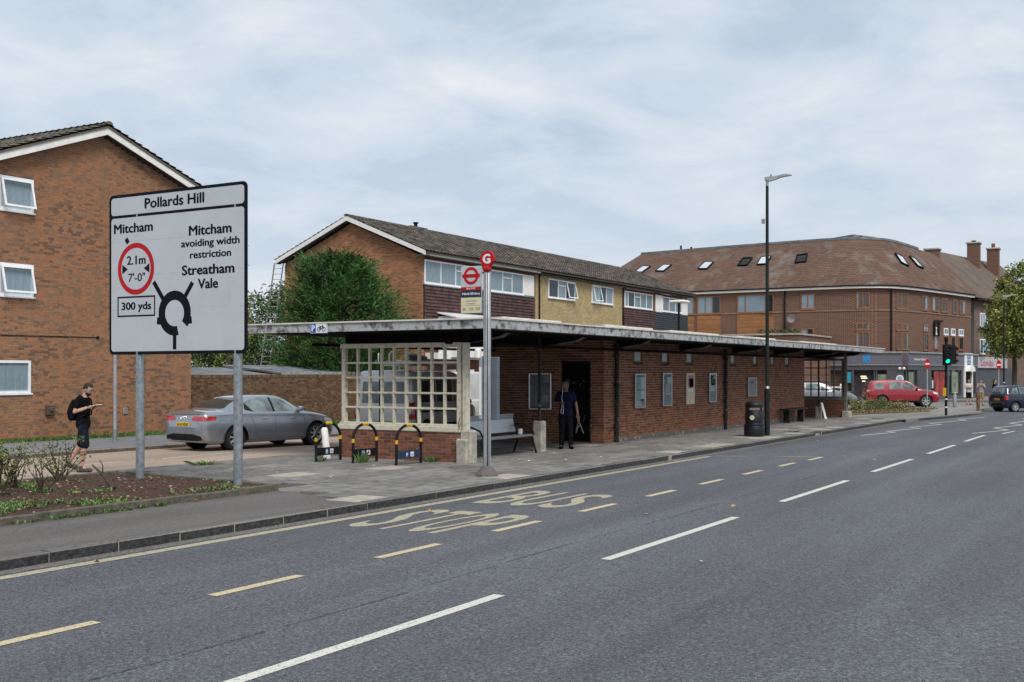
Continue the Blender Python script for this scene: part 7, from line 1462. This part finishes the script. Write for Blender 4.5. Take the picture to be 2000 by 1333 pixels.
def person(label, loc, yaw, J, skin, top, bottom, hairm, short=True, sleeves=True, beard=False, H=1.78, hairlong=False, det=True, topname='t_shirt'):
    t = thing('person', label, 'person', loc, yaw); V3 = Vector; b = MB()
    pel, che, nk, hd = V3(J['pel']), V3(J['che']), V3(J['nk']), V3(J['hd']); hf = V3(J.get('look', (1, 0, -.1))).normalized()
    rings = lambda k_, ex: [(pel.x, pel.y, pel.z-.10, .10*k_+ex, .155*k_+ex), (pel.x, pel.y, pel.z, .112*k_+ex, .165*k_+ex), (pel.x*.6+che.x*.4, pel.y, pel.z+.13, .100*k_+ex, .145*k_+ex), (che.x*.75+pel.x*.25, che.y, che.z-.14, .112*k_+ex, .158*k_+ex), (che.x, che.y, che.z, .118*k_+ex, .178*k_+ex), (che.x, che.y, che.z+.10, .10*k_+ex, .175*k_+ex), ((che.x+nk.x)/2, nk.y, nk.z-.03, .068*k_+ex, .10*k_+ex)]
    torso(b, rings(1, 0)); limb(b, [nk-V3((0, 0, .05)), nk, hd-hf*.02-V3((0, 0, .07))], [.062, .056, .055])
    up = V3((0, 0, 1)); side = up.cross(hf).normalized(); hu = hf.cross(side).normalized()
    def HP(f, s_, u_): return hd + hf*f + side*s_ + hu*u_
    hm = MB(); hm.ball((0, 0, 0), (.098, .076, .118), 18, 12); Mh = Matrix((hf, side, hu)).transposed().to_4x4(); Mh.translation = hd; b.join(hm, Mh)
    hm = MB(); hm.ball((.03, 0, -.065), (.064, .055, .062), 14, 8); b.join(hm, Mh); b.tube([HP(.088, 0, .02), HP(.115, 0, -.022), HP(.092, 0, -.035)], [.010, .016, .012], 7)
    for s_ in (-1, 1): b.join(MB().ball((-.005, s_*.076, -.01), (.02, .010, .033), 8, 6), Mh)
    b.join(MB().ball((.088, 0, -.06), (.014, .026, .012), 8, 6), Mh)
    hands = MB()
    for s_, k_ in ((1, 'l'), (-1, 'r')):
        sh, el, wr = V3(J['sh'+k_]), V3(J['el'+k_]), V3(J['wr'+k_]); limb(b, [sh, el, wr], [.052, .041, .029]); hip, kn, an, to = V3(J['hp'+k_]), V3(J['kn'+k_]), V3(J['an'+k_]), V3(J['to'+k_])
        limb(b, [hip, kn.lerp(hip, .1), kn, kn.lerp(an, .3) + V3((-.012, 0, 0)), an], [.088, .06, .056, .055, .036]); limb(b, [an, to], [.036, .028])
        hand(hands, wr, (wr-el), V3(J.get('up'+k_, (0, 0, 1))), -s_ if J.get('flip') else s_, J.get('curl', .6))
    me = remesh(b, .013, skin, 5)
    bm = bmesh.new(); bm.from_mesh(me); h2 = hands.mesh('h', skin, True); bm.from_mesh(h2); bm.to_mesh(me); bm.free(); me.materials.clear(); me.materials.append(skin); link('body', me, t)
    for s_ in (-1, 1): part('eye', MB().ball(HP(.086, s_*.032, .012), (.011, .011, .008), 8, 6), M['eye'], t, False); part('eyebrow', MB().obox(HP(.093, s_*.033, .034), side*.02, hf*.004, hu*.004), hairm, t, False)
    hr = MB(); hr.join(MB().ball((-.014, 0, .022), (.098, .084, .108), 18, 12), Mh); hr.v = [p for p in hr.v]
    hr2 = MB(); hr2.ball((-.012, 0, .028), (.100, .083, .104), 20, 14); keep = []
    for f in hr2.f:
        c_ = sum((V3(hr2.v[i]) for i in f), V3())/len(f)
        if c_.z > .062 + .02*abs(c_.y)/.08 or (c_.x < .025 and c_.z > .0) or (c_.x < -.02 and c_.z > -.06): keep.append(f)
    hr2.f = keep; hr2.m = [0]*len(keep); ho = MB().join(hr2, Mh)
    if hairlong: ho.join(MB().ball((-.06, 0, -.08), (.06, .08, .16), 12, 8), Mh)
    part('hair', ho, hairm, t, False, True)
    if beard:
        bd = MB(); bd.ball((.032, 0, -.072), (.070, .062, .062), 14, 10); kp = [f for f in bd.f if sum(bd.v[i][2] for i in f)/len(f) < -.055]; bd.f = kp; bd.m = [0]*len(kp); part('beard', MB().join(bd, Mh), hairm, t, False, True)
    # clothes follow the body and end at neckline, cuffs and hems
    tm_ = MB(); rg_ = rings(1.0, .016); torso(tm_, [(rg_[0][0], rg_[0][1], rg_[0][2]+.02, rg_[0][3]+.012, rg_[0][4]+.014)] + rg_[1:])
    for k_ in 'lr': sh, el = V3(J['sh'+k_]), V3(J['el'+k_]); e2 = sh.lerp(el, .62 if sleeves is True else .95); limb(tm_, [sh, e2], [.064, .060])
    me = remesh(tm_, .014, top, 4); link(topname, me, t)
    pm = MB(); torso(pm, [(r[0], r[1], r[2], r[3]+.004, r[4]+.004) for r in rings(1, .012)[:2]] + [(pel.x, pel.y, pel.z+.06, .116, .165)])
    for k_ in 'lr':
        hip, kn, an = V3(J['hp'+k_]), V3(J['kn'+k_]), V3(J['an'+k_])
        if short: limb(pm, [hip, hip.lerp(kn, .55), hip.lerp(kn, .93)], [.104, .094, .090])
        else: limb(pm, [hip, hip.lerp(kn, .5), kn, kn.lerp(an, .5), an.lerp(kn, .04)], [.108, .092, .078, .070, .066])
    link('shorts' if short else 'trousers', remesh(pm, .014, bottom, 4), t)
    for k_ in 'lr':
        an, to = V3(J['an'+k_]), V3(J['to'+k_]); d = (to-an); d.z = 0; d.normalize(); sm = MB(); dz = -(an.z-.03) if an.z < .13 else -.075; base = an + V3((0, 0, dz))
        pit = max(-.5, min(.5, (to.z - (an.z-.06))/.2)); fv = (d*1.0 + V3((0, 0, pit))).normalized()
        limb(sm, [base - fv*.055, base + fv*.04, base + fv*.14, base + fv*.19], [.046, .050, .046, .034]); limb(sm, [an, base], [.050, .050]); link('shoe', remesh(sm, .010, M['shoe'] if short else M['cloth_black'], 3), t)
    return t
base = dict(pel=(0, 0, .94), che=(0, 0, 1.30), nk=(.0, 0, 1.50), hd=(.03, 0, 1.655), shl=(0, .185, 1.43), shr=(0, -.185, 1.43), ell=(-.02, .25, 1.14), elr=(-.02, -.25, 1.14), wrl=(.03, .26, .90), wrr=(.03, -.26, .90), hpl=(0, .09, .88), hpr=(0, -.09, .88), knl=(.015, .10, .49), knr=(.015, -.10, .49), anl=(-.01, .11, .09), anr=(-.01, -.11, .09), tol=(.13, .13, .03), tor=(.13, -.13, .03))
J1 = dict(base, pel=(0, 0, .96), che=(.0, 0, 1.31), nk=(.035, 0, 1.49), hd=(.095, 0, 1.62), look=(.80, -.15, -.42), shl=(.0, .185, 1.43), shr=(-.02, -.185, 1.43), ell=(-.02, .25, 1.18), elr=(-.08, -.25, 1.18), wrl=(.20, .05, 1.25), wrr=(.18, -.09, 1.28), hpl=(-.02, .09, .89), hpr=(.02, -.09, .89), knr=(.07, -.10, .50), anr=(.0, -.10, .09), tor=(.15, -.11, .03), knl=(-.07, .10, .51), anl=(-.30, .10, .19), tol=(-.20, .10, .06), curl=.9)
x, y = 15.0, 18.42
m1 = person('bearded man in black t-shirt and dark shorts walking and looking at his phone', (x, y, g(x)-.03), R(-58), J1, M['skin'], M['cloth_black'], M['shorts'], M['hair'], True, True, True)
PMm = Matrix.Translation((x, y, g(x)-.03)) @ Euler((0, 0, R(-58))).to_matrix().to_4x4()
ph = thing('phone', 'pale phone held in the walking man\'s hands', 'phone', PMm @ Vector((.315, -.02, 1.315)), R(-58)); part('case', MB().bbox(-.07, .06, -.035, .035, -.005, .005, .004), M['whitepaint'], ph, False)
bp_ = thing('backpack', 'black backpack worn by the walking man', 'backpack', PMm @ Vector((-.2, 0, 1.0)), R(-58)); bm_ = MB(); torso(bm_, [(.0, 0, .0, .05, .09), (.0, 0, .03, .08, .13), (-.01, 0, .17, .095, .14), (.015, 0, .31, .075, .13), (.045, 0, .42, .045, .10)]); link('bag', remesh(bm_, .014, M['cloth_black'], 4), bp_)
for s_ in (-1, 1): part('strap', MB().tube([(.08, s_*.11, .40), (.17, s_*.12, .50), (.31, s_*.12, .42), (.335, s_*.13, .28), (.30, s_*.17, .12), (.12, s_*.17, .02)], .016, 7), M['cloth_black'], bp_, False, True)
J2 = dict(base, elr=(-.03, -.29, 1.14), wrr=(.19, -.13, 1.19), ell=(-.02, .27, 1.13), wrl=(.03, .31, .88), look=(.75, -.62, .0), knl=(.0, .11, .49), anl=(-.02, .13, .09), tol=(.11, .17, .03), curl=.9)
x, y = 25.9, 13.35
m2_ = person('man in navy t-shirt and dark trousers standing by the doorway with earphones', (x, y, g(x)), R(205), J2, M['skin_dk'], M['cloth_navy'], M['cloth_black'], M['hair'], False)
P2 = Matrix.Translation((x, y, g(x))) @ Euler((0, 0, R(205))).to_matrix().to_4x4()
ph = thing('phone', 'phone held up by the man in the navy t-shirt', 'phone', P2 @ Vector((.26, -.05, 1.20)), R(205)); part('case', MB().bbox(-.035, .035, -.07, .07, -.005, .006, .004), M['black'], ph, False)
ear = thing('earphones', 'white earphone cable hanging from the navy shirted man\'s ears to his phone', 'earphones', P2 @ Vector((.1, 0, 1.5))); part('cable', MB().tube([P2 @ Vector(p) for p in ((.03, -.085, 1.645), (.10, -.07, 1.50), (.145, -.10, 1.30), (.22, -.07, 1.21), (.20, -.10, 1.05), (.18, -.12, .94), (.20, -.06, .90), (.19, -.05, .98), (.22, -.07, 1.19))], .005, 6), M['whitepaint'], ear)
um = thing('folded_umbrella', 'small grey folded umbrella hanging from the standing man\'s hand', 'umbrella', P2 @ Vector((.05, .32, .5))); part('shaft', MB().tube([P2 @ Vector(p) for p in ((.06, .325, .86), (.06, .33, .72), (.06, .27, .42))], [.018, .016, .02], 7).tube([P2 @ Vector(p) for p in ((.06, .33, .74), (.06, .44, .45), (.07, .46, .40))], [.014, .02, .012], 7).tube([P2 @ Vector(p) for p in ((.06, .29, .52), (.06, .36, .60), (.06, .40, .54))], .012, 6), mat('umbrella_cloth', (.07, .073, .078), .7, var=.2, scale=12), um)
tan = mat('tan_shorts', (.30, .20, .09), .9, var=.1); grs = mat('grey_shirt', (.27, .25, .24), .9, var=.1); wsh = mat('pale_shirt', (.50, .47, .45), .9, var=.1)
def farman(label, px, py, yaw, J, top, bot, short=True, **kw):
    x, y = GP(px, py); return person(label, (x, y, g(x)), yaw, J, M['skin'], top, bot, M['hair'], short, **kw)
farman('man in grey shirt and tan shorts with a hand raised to his face', 1916, 792.5, R(200), dict(base, elr=(.1, -.27, 1.22), wrr=(.17, -.1, 1.52), ell=(.1, .24, 1.2), wrl=(.2, .05, 1.4)), grs, tan)
farman('man in pale shirt and black shorts with folded arms by the side door', 1892, 791, R(205), dict(base, elr=(.06, -.27, 1.15), wrr=(.2, .05, 1.18), ell=(.06, .27, 1.15), wrl=(.22, -.06, 1.22)), wsh, M['cloth_black'])
farman('long haired person in black standing behind the blue car', 1942, 793, R(280), base, M['cloth_black'], M['cloth_black'], False, hairlong=True)
